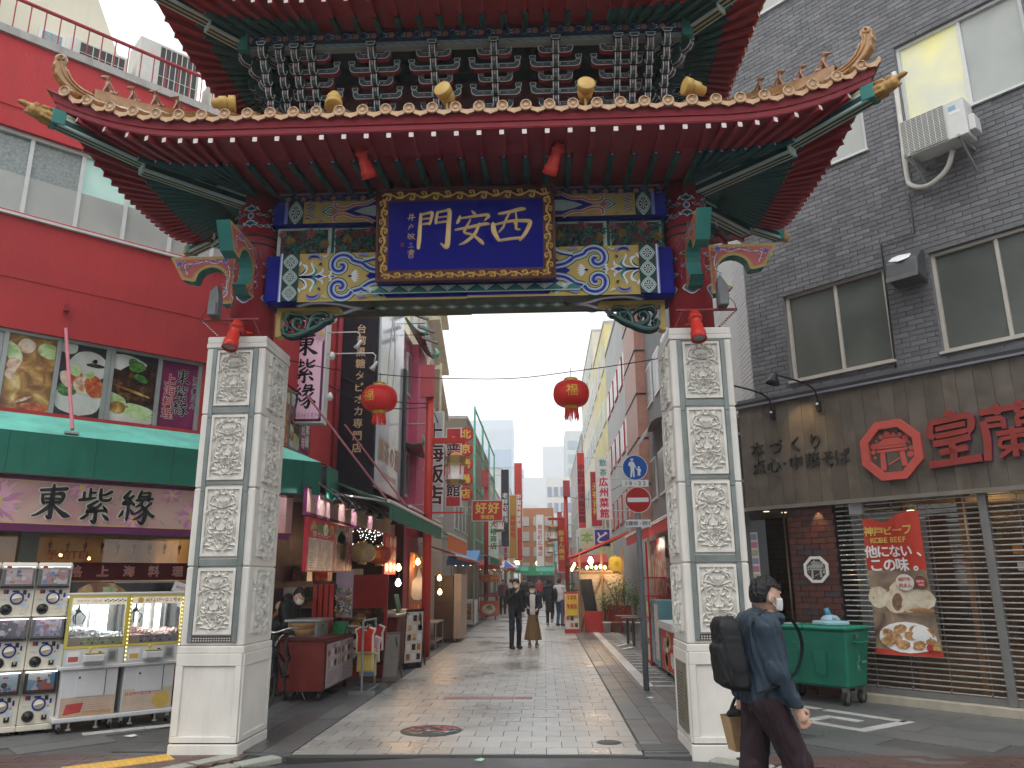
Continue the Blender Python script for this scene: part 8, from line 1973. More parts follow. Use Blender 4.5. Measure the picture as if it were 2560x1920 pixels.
for lab,x0,x1,y,z0,z1,c1,c2,tx in(('pale green picture board above the right stall',1.35,1.95,30,2.75,3.5,(.50,.56,.38),(.2,.4,.1),'本'),('blue board with white brush character above the right stall',1.85,2.45,29,2.75,3.4,(.03,.05,.30),(.7,.7,.7),'ど')):
 tt,bb=vsign(lab,x0,x1,y,z0,z1,c1,tx,c2,.45)
# ---- red street posts with palace lanterns
M_po=C_('post_red',(.42,.03,.022),.45,var=.08)
def post(lab,x,y,h,s):
 t=thing('red_post',lab,'street lamp',(x,y,0));MB().smooth().cyl((x,y,0),(x,y,h),.10,.095,14).build('post',M_po,t);bx(x-.16-.05*s,x+.16-.05*s,y-.16,y-.06,h-.75,h+.02).build('top_box',C_('post_box',(.40,.06,.07)),t)
 bx(min(x,x+s*.85),max(x,x+s*.85),y-.05,y+.05,h-1.82,h-1.70).build('lamp_arm',M_po,t);bx(min(x,x+s*.8),max(x,x+s*.8),y-.02,y+.02,h-3.42,h-3.38).build('lower_arm',M_po,t)
 c=Vector((x+s*.62,y,h-2.45));
 def hexa(r0,r1,z0,z1,nm,m):MB().lathe([(r0,z0),(r1,z1)],c,6).build(nm,m,t)
 M_pal=C_('palace_bronze',(.32,.24,.11),.4,metal=.3);hexa(.20,.24,.12,.32,'lantern_crown',M_pal);hexa(.27,.27,.10,.14,'lantern_brim',M_pal);hexa(.05,.22,.42,.31,'lantern_cap',C_('palace_orange',(.5,.2,.06)));hexa(.17,.19,-.22,.10,'lantern_glass',mat('milk_glass',(.60,.58,.55),.3,emit=(.9,.85,.8),estr=.1));hexa(.19,.24,-.32,-.22,'lantern_foot',M_pal)
 MB().tube([c+Vector((0,0,.42)),c+Vector((0,0,.66))],.015,6).build('lantern_rod',M_po,t)
 for k in range(6):
  a=k*math.pi/3;MB().tube([c+Vector((.25*math.cos(a),.25*math.sin(a),.12)),c+Vector((.25*math.cos(a),.25*math.sin(a),-.12))],.012,4).build('lantern_tassel',M_lan,t)
for lab,x,y,h,s in(('red post with palace lantern nearest on the left',-2.6,17.4,6.47,1),('second red post along the left',-2.6,35.3,6.47,1),('third red post along the left',-2.6,53,6.47,1),('red post with palace lantern nearest on the right',1.05,36.5,6.1,-1),('second red post along the right',1.05,54,6.1,-1)):post(lab,x,y,h,s)
for k,pts in enumerate((((-2.6,17.4,5.6),(-3.2,16,5.35),(-3.9,14.5,5.5)),((-2.6,17.4,5.5),(-3.4,15.5,5.1),(-4.2,14.2,5.3)),((-2.6,17.4,5.6),(-2.7,26,5.0),(-2.6,35.3,5.6)),((1.05,36.5,5.4),(2,33,4.9),(3.2,30,5.2)),((1.05,36.5,5.4),(1.1,45,5),(1.05,54,5.4)))):
 MB().smooth().tube(smooth_path(pts,6),.014,5).build('overhead_cable',M_bk,label=('black cable from the nearest left post to the red wall','lower black cable from the nearest left post','cable sagging between the two left posts','cable from the right post to the grey building','cable sagging between the right posts')[k],cat='cable')
# ---- left stalls
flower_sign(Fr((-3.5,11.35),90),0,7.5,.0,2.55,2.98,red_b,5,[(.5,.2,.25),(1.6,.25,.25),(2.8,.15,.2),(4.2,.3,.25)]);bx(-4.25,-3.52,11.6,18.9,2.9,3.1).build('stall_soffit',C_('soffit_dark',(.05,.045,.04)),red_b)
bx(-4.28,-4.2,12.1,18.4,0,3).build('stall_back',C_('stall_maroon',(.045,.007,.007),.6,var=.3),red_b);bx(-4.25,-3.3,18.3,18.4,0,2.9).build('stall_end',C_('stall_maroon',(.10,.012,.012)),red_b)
awning('green retractable awning over the left stalls',-3.6,-2.5,12.5,19.1,3.26,2.85,(.02,.15,.10),.28);awning('orange-fringed teal awning beyond the green one',-3.6,-2.5,20.3,25.2,3.2,2.78,(.02,.16,.15),.42,(.62,.17,.04));awning('low red awning beneath the orange fringe',-3.4,-2.4,21.5,29,2.6,2.25,(.40,.06,.06),.1);awning('thin red awning above the green awning',-3.7,-2.7,15.6,20.2,3.6,3.05,(.40,.05,.05),.04);awning('green stall awning further along the left row',-3.4,-2.1,30.5,37,2.9,2.5,(.03,.20,.14),.3)
MB().smooth().lathe([(.16,0),(.17,.05),(.10,.25),(0,.3)],(-3.6,12.42,3.26),14,Matrix(((1,0,0),(0,0,1),(0,1,0)))).build('awning_end_cap',C_('cap_cream',(.55,.53,.48)),label='rounded cream end cap of the green awning',cat='awning cap')
for y in(12.9,15.4):MB().tube([(-3.9,y-.6,4.6),(-2.75,y+.6,2.98)],.018,6).build('awning_stay',MATS['pink_rail'],red_b)
for k,(y,c)in enumerate(((11.14,0),(11.93,1),(12.43,1),(13.2,0),(14.07,0),(15.44,0))):
 t=thing('stall_spotlight','black clip spotlight number %s along the pink fascia'%('one','two','three','four','five','six')[k],'spotlight',(-2.98,y,2.7));MB().smooth().lathe([(.02,.10),(.05,.06),(.09,0),(.08,0)],(-2.98,y,2.68),14).build('lamp_shade',M_blk,t);MB().lathe([(.075,.0),(0,.002)],(-2.98,y,2.682),12).build('lamp_lens',M_lamp,t);MB().tube([(-2.98,y,2.78),(-3.3,y,3.0)],.01,5).build('lamp_arm',M_blk,t)
 sp_=bpy.data.lights.new('fascia_lamp','SPOT');sp_.energy=9;sp_.color=(1,.86,.95)if c==0 else(.95,.97,1);sp_.spot_size=R_(58);sp_.spot_blend=.35;o=bpy.data.objects.new('fascia_lamp',sp_);COL.objects.link(o);o.location=(-3.12,y+.1,2.95);o.rotation_euler=Vector((-.38,.05,-.20)).to_track_quat('-Z','Y').to_euler();o['kind']='helper'
mp=thing('menu_board','large pale menu board with dish photographs above the food cart','menu board',(-3.3,12.1,1.73));Fm=Fr((-3.3,10.8),90);Fm.box(MB(),0,2.6,-.05,0,1.73,2.48).build('board',M_rd,mp)
dc=Deco(Fm(.08,.001,1.75),Fm.e,(0,0,1));dc.rect(0,0,1.3,.45,0);dc.rect(1.35,0,2.5,.72,1);dc.lay();rr=random.Random(2)
for k in range(12):
 for j in range(3):dc.rect(.06+j*.42,.03+k*.034,.06+j*.42+rr.uniform(.15,.32),.042+k*.034,2)
for k in range(4):dc.poly(blobpts(.2+k*.32,.60,.14,.09,rr,14,.1),3+k%3)
dc.poly(blobpts(1.8,.35,.32,.28,rr,18,.1),6);dc.poly(blobpts(1.75,.55,.3,.12,rr,18,.1),4);dc.mb.build('menu_print',[C_('menu_cream',(.55,.42,.34),.25),C_('menu_rose',(.40,.14,.14),.25),C_('menu_ink',(.28,.18,.15)),P_soup,P_her,P_veg,P_por],mp)
dc=Deco(Fm(.7,.004,2.26),Fm.e,(0,0,1));write(dc,'定食・セットメニュー',0,0,.09,0,.01);dc.mb.build('lettering',M_wh,mp)
m2=thing('dish_board','narrow board of dish photographs hanging beyond the lanterns','menu board',(-3.1,15.8,1.75));F2=Fr((-3.1,15.2),90);F2.box(MB(),0,1.2,-.04,0,1.72,2.5).build('board',M_rd,m2);dc=Deco(F2(.04,.002,1.74),F2.e,(0,0,1))
for i in range(3):
 for j in range(3):dc.poly(blobpts(.18+i*.38,.12+j*.25,.16,.1,rr,12,.05),(i+j)%4)
dc.mb.build('dish_print',[P_pla,P_veg,P_red,P_shr],m2)
mb=MB();rl=random.Random(4)
for k in range(90):c=Vector((-3.3+rl.uniform(-.3,.2),rl.uniform(13.3,16.5),2.5-rl.random()**2*.35));mb.lathe([(0,-.008),(.008,0),(0,.008)],c,4)
mb.build('string_light',mat('tiny_white_bulb',(1,1,1),.5,emit=(1,.97,.9),estr=4,var=0),red_b,kind='stuff')
for k in range(14):bx(-4.19,-3.95,12.2+k*.42,12.5+k*.42,.9+.35*(k%3),1.15+.35*(k%3)).build('stock_box',(P_red,P_pla,P_soup,P_blk,P_her)[k%5],red_b)
for lab,y,m in(('gold ribbed lantern under the stall fascia',13.53,vmat('lantern_goldcloth',[(0,(.42,.27,.10)),(1,(.60,.46,.24))],6,.5)),('orange red ribbed lantern under the stall fascia',14.94,C_('lantern_orange',(.46,.08,.03),.5))):lantern(lab,-3.15,2.07,y,.235,1,0,.16,m,False)
ca=thing('food_cart','dark red wheeled food cart with posters on its side','food cart',(-3.37,11.9,0));M_ca=C_('cart_red',(.16,.022,.014),.5,var=.15,stain=.3)
bx(-3.70,-3.07,11.12,12.8,.13,.80).build('cart_body',M_ca,ca,bev=.01);bx(-3.72,-3.03,11.08,12.85,.80,.83).build('cart_top',C_('cart_rim',(.10,.015,.01)),ca)
for x in(-3.62,-3.14):
 for y in(11.25,12.65):MB().cyl((x-.02,y,.06),(x+.02,y,.06),.06,n=12).build('castor',M_blk,ca)
Fc=Fr((-3.07,11.2),90)
for k in range(2):
 q=Fc.box(MB(),.02+k*.78,.76+k*.78,.012,.018,.16,.74).build('side_poster',C_('poster_lilac',(.42,.35,.38)),ca);dc=Deco(Fc(.02+k*.78,.019,.16),Fc.e,(0,0,1))
 for i in range(4):
  for j in range(2):dc.poly(blobpts(.1+i*.18,.30+j*.15,.07,.05,rr,10,.1),i%3)
 for i in range(6):dc.rect(.06,.04+i*.03,.06+rr.uniform(.3,.6),.05+i*.03,3)
 write(dc,'小籠包',.37,.53,.07,3,.02);dc.mb.build('poster_print',[P_soup,P_pla,P_por,C_('menu_ink',(.2,.1,.1))],q)
stm=thing('bamboo_steamer','stainless steel steamer box with bamboo baskets on the food cart','steamer',(-3.42,11.5,.83));bx(-3.66,-3.24,11.32,11.9,.83,1.04).build('steam_box',C_('dull_steel',(.40,.41,.41),.35,metal=.7),stm);bx(-3.70,-3.18,11.26,11.96,1.04,1.07).build('lid',C_('dull_steel',(.4,.4,.4)),stm,bev=.006)
for z in(.86,.95):MB().smooth().lathe([(.18,z),(.185,z+.005),(.185,z+.07),(.18,z+.08)],(-3.45,11.28,0),24,None,math.pi,2*math.pi).build('basket',C_('bamboo',(.22,.11,.04),.6,var=.25),stm)
MB().smooth().tube(smooth_path([(-3.5,11.1,.86),(-3.65,11.05,.87),(-3.78,11.05,.62),(-3.80,11.1,.3)],6),.014,6).build('hose',C_('hose_tan',(.42,.36,.24)),label='pale hose looped over the end of the food cart',cat='hose')
bp2=bx(-3.2,-3.02,12.0,12.25,.83,1.0).build('beer_pack',C_('beer_green',(.02,.16,.06),.3),label='green drinks pack standing on the food cart',cat='drinks pack')
cr=thing('slat_crate','red slatted crate standing on the food cart','crate',(-3.4,12.2,.83));M_crt=C_('crate_red',(.36,.025,.015),.5)
for k in range(4):bx(-3.58+k*.088,-3.52+k*.088,12.18,12.2,.83,1.55).build('slat',M_crt,cr)
bx(-3.58,-3.25,12.2,12.45,.83,1.55).build('crate_back',C_('crate_dark',(.05,.008,.006)),cr)
ty=thing('toy_display','hanging display of bright toy trinkets above the food cart','toy display',(-3.12,12.3,1.0));bx(-3.27,-3.0,12.34,12.36,1.05,1.75).build('back_card',C_('toy_card',(.35,.25,.30)),ty);mb=MB()
for k in range(150):mb.m=rr.randrange(5);c=(rr.uniform(-3.27,-3.0),rr.uniform(12.22,12.33),rr.uniform(1.08,1.5));mb.lathe([(0,-.018),(.016,0),(0,.018)],c,5)
mb.build('trinket',[C_('tk%d'%i,c)for i,c in enumerate(((.5,.08,.04),(.6,.42,.05),(.05,.25,.08),(.6,.58,.55),(.12,.05,.2)))],ty,kind='stuff')
gc_=thing('glass_case','curved glass display case at the end of the food cart','display case',(-2.95,12.6,.83));MB().smooth().lathe([(.30,-3.16),(.30,-2.84)],(0,12.85,.84),12,Matrix(((0,0,1),(1,0,0),(0,1,0))),math.pi/2,math.pi).build('curved_pane',M_clr,gc_);bx(-3.18,-2.82,12.5,12.9,.80,.845).build('case_base',MATS['dull_steel'],gc_)
rp=thing('red_partition','tall plain red partition panel behind the clothes rack','partition',(-3.05,13.42,0));bx(-3.42,-2.66,13.40,13.44,.04,1.70).build('panel',C_('panel_red',(.30,.012,.010),.45),rp);dc=front_deco(-3.04,13.396,.6);dc.rect(-.3,-.35,.33,.55,0);dc.lay();food(dc,.1,.1,[],0,1);[dc.poly(blobpts(rr.uniform(-.2,.25),rr.uniform(-.25,.45),.09,.08,rr,12,.15),1+k%3)for k in range(9)];dc.mb.build('poster_print',[P_por,P_soup,P_pla,P_red],rp)
rk=thing('clothes_rack','grey metal rack hung with small coloured vests','clothes rack',(-2.68,12.2,0));M_rk=C_('rack_grey',(.26,.27,.27),.4,metal=.4)
for y in(11.8,12.66):bx(-2.87,-2.49,y-.03,y+.03,0,.05).build('foot',M_rk,rk);MB().tube([(-2.68,y,.03),(-2.69,y,1.02)],.018,8).build('upright',M_rk,rk)
MB().tube([(-2.69,11.8,1.02),(-2.69,12.66,1.02)],.016,8).build('top_rail',M_rk,rk);MB().tube([(-2.6,11.8,.04),(-2.6,12.66,.04)],.014,6).build('foot_rail',M_rk,rk)
def vest(lab,y,col,trim,z=.95,s=1.0):
 t=thing('child_vest',lab,'vest',(-2.67,y,z-.42*s));o2=[(-.06,0),(-.10,-.02),(-.15,-.04),(-.12,-.13),(-.125,-.36),(.125,-.36),(.12,-.13),(.15,-.04),(.10,-.02),(.06,0),(.03,-.05),(-.03,-.05)]
 MB().prism([(-2.67+x*s*1.02,y+.006,z+q*s-.005)for x,q in o2],(0,.05,0)).build('vest_trim',C_('vt_%d'%int(trim[0]*99),trim,.9),t,bev=.01);MB().prism([(-2.67+x*s*.9,y,z-.012+q*s*.96)for x,q in o2],(0,.062,0)).build('vest_cloth',C_('vc_%d_%d'%(int(col[0]*99),int(col[2]*99)),col,.9,var=.15,bump=.3),t,bev=.015);MB().tube([(-2.69,y+.03,z),(-2.69,y+.03,1.03)],.006,5).build('hanger',M_blk,t)
for lab,y,c,tr,z,s in(('red child vest with cream edging at the front of the rack',11.84,(.46,.025,.015),(.6,.5,.38),.95,1.05),('yellow child garment below the red vest',11.92,(.55,.38,.09),(.5,.4,.2),.66,1.0),('blue child garment low on the rack',12.1,(.12,.30,.48),(.5,.5,.5),.58,1.0),('pale pink child garment in the middle of the rack',12.25,(.5,.30,.36),(.6,.55,.5),.8,1.1),('dark red child vest at the far end of the rack',12.5,(.35,.02,.03),(.55,.5,.45),.95,1.1)):vest(lab,y,c,tr,z,s)
def aboard(lab,x0,x1,y,h,lean,m_b,pr,dx=0):
 t=thing('menu_easel',lab,'menu stand',((x0+x1)/2,y,0));a=MB().obox((x0,y,.02),(x1-x0,dx,0),(0,lean,h),(0,.03,0)).build('board',m_b,t)
 n=Vector((x1-x0,dx,0));e_=Vector((0,lean,h));dc=Deco(Vector((x0,y,.02))+n*.05+e_*.1,n,e_);w_,h_=n.length*.9,e_.length*.85;dc.step=.004;dc.rect(0,0,w_,h_,0);dc.lay()
 for i in range(3):
  for j in range(5):dc.rect(w_*(.08+i*.31),h_*(.05+j*.19),w_*(.30+i*.31),h_*(.17+j*.19),1+(i+j)%3)
 dc.mb.build('menu_print',pr,t)
 for x in(x0+.03,x1-.03):MB().tube([(x,y+lean,h-.05),(x,y+lean*3+.25,.0)],.014,5).build('back_leg',m_b,t)
 return t
PRM=[C_('menu_pale',(.5,.45,.4)),P_soup,P_pla,P_por]
aboard('photo menu easel leaning beside the second stall',-2.62,-2.33,14.8,1.05,.25,M_blk,PRM,.35);aboard('plain dark framed easel beyond the clothes rack',-2.62,-2.42,12.95,.75,.2,C_('easel_wood',(.12,.10,.08)),[C_('easel_grey',(.2,.18,.16))]*4,.25)
s2=thing('stall_counter','dark red stall counter with trays and leaflets','stall',(-3.1,15.6,0));bx(-3.6,-2.72,14.6,17.0,.08,.95).build('counter',C_('counter_red',(.14,.012,.012),.5),s2);bx(-3.65,-2.68,14.55,17.05,.95,.99).build('counter_top',MATS['dull_steel'],s2)
for k in range(5):MB().smooth().lathe([(0,0),(.12,.0),(.14,.03),(0,.05)],(-2.9-.12*(k%2),14.8+k*.4,.99),12).build('food_tray',C_('tray_pale',(.5,.46,.4)),s2)
MB().obox((-2.85,15.3,1.0),(.02,.35,0),(-.08,0,.34),(.02,0,0)).build('green_card',C_('card_green',(.01,.10,.07)),s2)
bpst=thing('bun_poster','tall orange poster of a steamed bun on the left stall','poster',(-3.0,18.8,.7));F3=Fr((-3.0,17.5),90);F3.box(MB(),0,2.7,-.05,0,.66,2.22).build('board',C_('bun_board',(.20,.06,.02)),bpst);dc=Deco(F3(.05,.002,.68),F3.e,(0,0,1));dc.rect(0,1.22,2.6,1.5,1);dc.rect(0,0,2.6,.42,1);dc.lay();dc.poly([(.2,.6),(.5,.5),(1.3,.46),(2.1,.5),(2.45,.65),(2.3,.85),(1.7,1.0),(1.25,1.25),(.9,1.0),(.35,.9)],0);dc.lay();write(dc,'名物生煎',1.3,1.36,.34,2,.03,False,1.6);write(dc,'小籠包',1.3,.22,.3,2,.03,False,2);dc.mb.build('bun_print',[M_bun,C_('bun_red',(.42,.06,.02)),C_('disc_yellow',(.70,.50,.10))],bpst)
for k,(x,y,z,m)in enumerate(((-2.85,17.7,2.0,M_warm),(-2.7,20.3,1.65,M_warm),(-2.7,20.4,1.3,M_warm),(-2.95,15.9,1.55,M_lamp),(-2.95,15.9,1.85,M_warm))):t=thing('bare_bulb','bare lit bulb %s'%('over the bun poster','upper one by the red pillar','lower one by the red pillar','white one over the stall trays','amber one over the stall trays')[k],'bulb',(x,y,z));bulb((x,y,z),t,m,.06);MB().tube([(x,y,z+.08),(x,y,z+.35)],.008,5).build('flex',M_blk,t)
for p,e in(((-2.75,17.9,1.9),9),((-2.55,20.3,1.5),9),((-2.8,15.9,1.6),8),((-3.6,13.9,2.3),5)):plight(p,e)
bn2=thing('wheeled_trolley','low grey wheeled trolley frame beside the brown cabinet','trolley',(-2.85,19.6,0))
for x,y in((-3.1,19.0),(-2.6,19.0),(-3.1,20.3),(-2.6,20.3)):MB().tube([(x,y,.04),(x,y,.62)],.018,6).build('leg',M_rk,bn2)
for z in(.18,.60):bx(-3.12,-2.58,18.98,20.32,z,z+.03).build('shelf',M_rk,bn2)
cb=thing('brown_cabinet','tall dark brown folded cabinet on castors','cabinet',(-2.65,21.7,0));bx(-2.95,-2.45,21.2,22.9,.1,1.72).build('carcass',C_('cab_brown',(.055,.032,.018),.5,var=.25),cb);bx(-2.44,-2.24,21.3,22.9,.1,1.76).build('door_leaf',C_('cab_pale',(.34,.27,.22)),cb)
for z in(.5,1.0,1.4):bx(-2.93,-2.47,21.19,21.2,z,z+.015).build('panel_groove',M_blk,cb)
for x in(-2.9,-2.4):MB().cyl((x-.02,21.3,.05),(x+.02,21.3,.05),.05,n=10).build('castor',M_blk,cb)
# ---- generic stalls further on
def stall(lab,x0,x1,y,can,body,top=2.3,d=1.6):
 t=thing('market_stall',lab,'stall',((x0+x1)/2,y,0));m=C_('st_%d%d%d'%tuple(int(c*99)for c in can),can,.7)
 for x in(x0,x1):
  for yy in(y,y+d):MB().tube([(x,yy,0),(x,yy,top)],.025,6).build('pole',M_rk,t)
 bx(x0,x1,y+.1,y+d,.1,.9).build('counter',C_('sb_%d%d%d'%tuple(int(c*99)for c in body),body),t);MB().prism([(x0-.15,y-.25,top),(x0-.15,y+d*.5,top+.35),(x0-.15,y+d+.1,top)],(x1-x0+.3,0,0)).build('canopy',m,t);bx(x0-.15,x1+.15,y-.26,y-.25,top-.2,top).build('valance',m,t)
 for k in range(3):bulb((x0+(x1-x0)*(k+.5)/3,y+.1,top-.15),t,M_warm,.05)
 bx(x0+.1,x1-.1,y+.09,y+.1,.25,.8).build('counter_print',(P_red,P_soup,P_pla)[int(y)%3],t)
for i,(x0,x1,y,c,b)in enumerate(((-3.3,-2.5,28,(.10,.25,.5),(.5,.5,.5)),(-3.3,-2.3,38.5,(.45,.08,.06),(.3,.05,.04)),(-3.3,-2.2,44,(.5,.48,.45),(.3,.06,.04)),(-3.2,-2,50,(.45,.06,.05),(.4,.2,.1)),(-3.2,-1.9,57,(.04,.25,.15),(.3,.1,.1)),(1.2,2.6,34,(.45,.05,.04),(.35,.05,.04)),(1.2,2.7,40.5,(.06,.25,.16),(.4,.15,.1)),(1.1,2.7,46,(.45,.08,.07),(.4,.3,.2)),(1.0,2.6,53,(.5,.45,.42),(.35,.06,.05)),(.9,2.6,60,(.42,.05,.05),(.3,.3,.3)),(-2.8,-1.5,66,(.03,.28,.17),(.3,.1,.08)),(-.6,1.2,70,(.04,.30,.20),(.3,.2,.15)))):
 stall('%s canopy stall, number %d of its row counting from the gate, on the %s'%(('blue','maroon','pale','red','green','red','green','rose','cream','dark red','last green','wide green')[i],(1,2,3,4,5,1,2,3,4,5,6,7)[i],'left' if x0<-1 else 'right'),x0,x1,y,c,b)
fc2=thing('snack_cart','glass snack cart with orange picture panels far left','food cart',(-2.33,33,0));bx(-2.71,-1.95,33,33.6,.15,.75).build('cart_body',C_('snack_orange',(.5,.10,.04)),fc2);bx(-2.68,-1.98,33.05,33.55,.75,1.5).build('glass_box',M_clr,fc2);bx(-2.75,-1.92,32.95,33.65,1.5,1.82).build('top_board',P_red,fc2);dc=front_deco(-2.33,32.99,.45);dc.disc(0,-.02,.28,0,18,.2);dc.lay();dc.disc(.05,.04,.14,1,14,.1);dc.mb.build('burger_print',[P_pla,P_soup],fc2)
for x in(-2.6,-2.05):MB().cyl((x-.02,33,.08),(x+.02,33,.08),.08,n=12).build('wheel',M_blk,fc2)
um=thing('parasol','blue and white market parasol far along the street','parasol',(-2.1,42,0));mb=MB()
for k in range(8):a0,a1=k*.785,(k+1)*.785;mb.m=k%2;mb.add([(-2.1,42,2.62),(-2.1+.75*math.cos(a0),42+.75*math.sin(a0),2.22),(-2.1+.75*math.cos(a1),42+.75*math.sin(a1),2.22)],[(0,1,2)])
mb.build('canopy',[C_('par_blue',(.10,.12,.5)),M_wh],um);MB().tube([(-2.1,42,0),(-2.1,42,2.6)],.02,6).build('pole',M_rk,um)
# ---- right stalls
awning('near red awning behind the right pillar',3.3,2.2,13.2,21.1,3.25,2.68,(.50,.06,.06),.24);aw=thing('awning','sloping red awning of the timber stall on the right','awning',(1.7,26,2.3));MB().prism([(2.7,25,3.08),(.8,25,2.3),(.8,25,2.26),(2.7,25,3.0)],(0,6,0)).build('canopy',C_('aw_coral',(.48,.06,.04),.6,stain=.15),aw);bx(.8,.83,25,31,2.08,2.28).build('valance',C_('aw_maroon',(.30,.05,.05)),aw)
bx(3.0,3.3,12.6,23,0,3.0).build('shop_wall',C_('shop_grey',(.17,.165,.16)),label='grey shop wall under the near red awning',cat='shop wall')
fz=thing('ice_cream_freezer','white topped freezer with red picture front by the right pillar','freezer',(2.3,13.4,0));bx(2.0,2.6,12.75,14.1,.12,.78).build('cabinet',C_('freezer_grey',(.35,.33,.31)),fz);bx(1.97,2.63,12.7,14.15,.78,.9).build('lid',M_alu,fz);F4=Fr((2.0,14.1),-90);dc=Deco(F4(0,.003,.14),F4.e,(0,0,1));dc.rect(0,0,1.35,.62,0);dc.lay();[dc.poly(blobpts(rr.uniform(.2,1.15),rr.uniform(.1,.5),.16,.13,rr,12,.2),1+k%3)for k in range(7)];dc.mb.build('picture_print',[C_('fz_red',(.46,.04,.03)),P_soup,P_pla,C_('fz_yellow',(.6,.42,.06))],fz)
for x in(2.08,2.5):
 for y in(12.85,14.0):MB().cyl((x-.02,y,.06),(x+.02,y,.06),.06,n=10).build('castor',M_blk,fz)
dm=thing('drink_cabinet','teal drinks cabinet with poster side next to the freezer','drinks cabinet',(2.2,14.8,0));bx(2.0,2.5,14.3,15.3,.1,1.22).build('cabinet',C_('drink_teal',(.10,.22,.24),.4),dm);bx(1.995,2.0,14.35,14.8,.2,1.15).build('poster_print',vmat('drink_poster',[(0,(.5,.4,.42)),(.5,(.62,.55,.5)),(1,(.3,.25,.3))],8),dm);bx(1.99,2.0,14.85,15.25,.15,1.18).build('door',C_('drink_door',(.06,.16,.18),.25),dm)
ds=thing('red_display','red shelf display stand of packets behind the sign pole','display stand',(2.3,16,0));M_dr=C_('display_red',(.42,.02,.02),.4)
for z in(.05,.45,.85,1.25,1.6):bx(2.0,2.5,15.5,16.4,z,z+.03).build('shelf',M_dr,ds)
for y in(15.5,16.4):
 for x in(2.0,2.5):MB().tube([(x,y,0),(x,y,2.3)],.02,5).build('post',M_dr,ds)
for k in range(12):bx(2.02,2.2,15.55+.2*(k%4),15.72+.2*(k%4),.08+.4*(k//4),.36+.4*(k//4)).build('packet',(P_red,P_pla,P_veg,P_blk)[k%4],ds)
bx(2.35,2.42,15.4,17.6,1.0,2.4).build('poster_wall',vmat('poster_mix',[(0,(.30,.03,.025)),(.6,(.12,.02,.02)),(1,(.32,.26,.22))],7,kind='VORONOI'),ds);plight((2.2,16.2,2.3),5,(1,.85,.7))
for lab,x,y in(('round cafe table nearer the sign pole',2.05,18.9),('round cafe table behind the nearer one',2.0,19.75)):
 t=thing('cafe_table',lab,'table',(x,y,0));MB().lathe([(0,.70),(.28,.70),(.285,.715),(.28,.73),(0,.73)],(x,y,0),24).build('table_top',C_('table_brown',(.12,.09,.07),.35),t);MB().cyl((x,y,.05),(x,y,.7),.035,n=10).build('stem',C_('table_stem',(.10,.095,.09),.4,metal=.4),t)
 for a in(0,math.pi/2):MB().tube([(x-.27*math.cos(a),y-.27*math.sin(a),.01),(x,y,.07),(x+.27*math.cos(a),y+.27*math.sin(a),.01)],.022,6).build('foot',M_alug,t)
ts=thing('timber_stall','timber framed stall with beige cloth back and warm bulbs on the right','stall',(1.8,25.3,0));M_tb=C_('stall_timber',(.26,.15,.07))
bx(1.15,2.5,25.3,25.33,0,1.8).build('cloth_back',C_('beige_cloth',(.42,.33,.24),.8,var=.12),ts)
for x in(1.12,1.82,2.5):bx(x-.03,x+.03,25.24,25.3,0,2.5).build('stud',M_tb,ts)
for p,q in(((1.15,25.25,.3),(1.8,25.25,1.7)),((2.45,25.25,.4),(1.85,25.25,1.7))):MB().beam(p,q,.05,.04).build('brace',M_tb,ts)
MB().obox((1.25,25.1,.6),(.14,0,0),(.25,.08,-.0),(-.15,.02,1.0)).build('dark_board',C_('board_black',(.012,.012,.014)),ts);bx(1.1,2.5,25.22,25.3,1.8,1.86).build('top_rail',M_tb,ts)
for k in range(5):bulb((1.35+k*.14,25.1,1.95+.03*(k%2)),ts,M_warm,.05)
for k in range(4):bulb((.95-.02*k,25.0+k*.3,2.05-.05*k),ts,M_warm,.045)
bulb((1.45,24.8,2.15),ts,M_lamp,.09);plight((1.5,24.5,2.0),20,(1,.75,.45));plight((2.1,25,1.9),8)
bx(1.22,1.8,24.95,25.1,0,.63).build('red_board',C_('board_red',(.36,.03,.025),.5),label='low plain red board in front of the timber stall',cat='board');bx(1.85,2.7,25.15,25.2,0,.8).build('red_board',C_('board_red',(.36,.03,.025),.5),label='red board behind the potted plants',cat='board')
lantern('yellow paper lantern hanging under the red awning',1.97,2.0,22,.19,1,0,.2,mat('yellow_paper',(.62,.36,.04),.6,emit=(.8,.42,.04),estr=.35),False)
af=aboard('red framed price easel with big yellow numbers',.58,1.04,24.4,1.2,.12,C_('easel_red',(.36,.03,.03)),[C_('easel_cream',(.55,.5,.45)),P_pla,P_red,P_blk]);dc=Deco((.81,24.43,.98),(1,0,0),(0,.1,1));dc.step=.02;dc.rect(-.17,-.45,.17,.17,1);dc.lay();write(dc,'150',0,.08,.16,0,.04);write(dc,'980',0,-.18,.17,0,.04);dc.mb.build('lettering',[M_rd,C_('easel_yellow',(.62,.42,.03))],af)
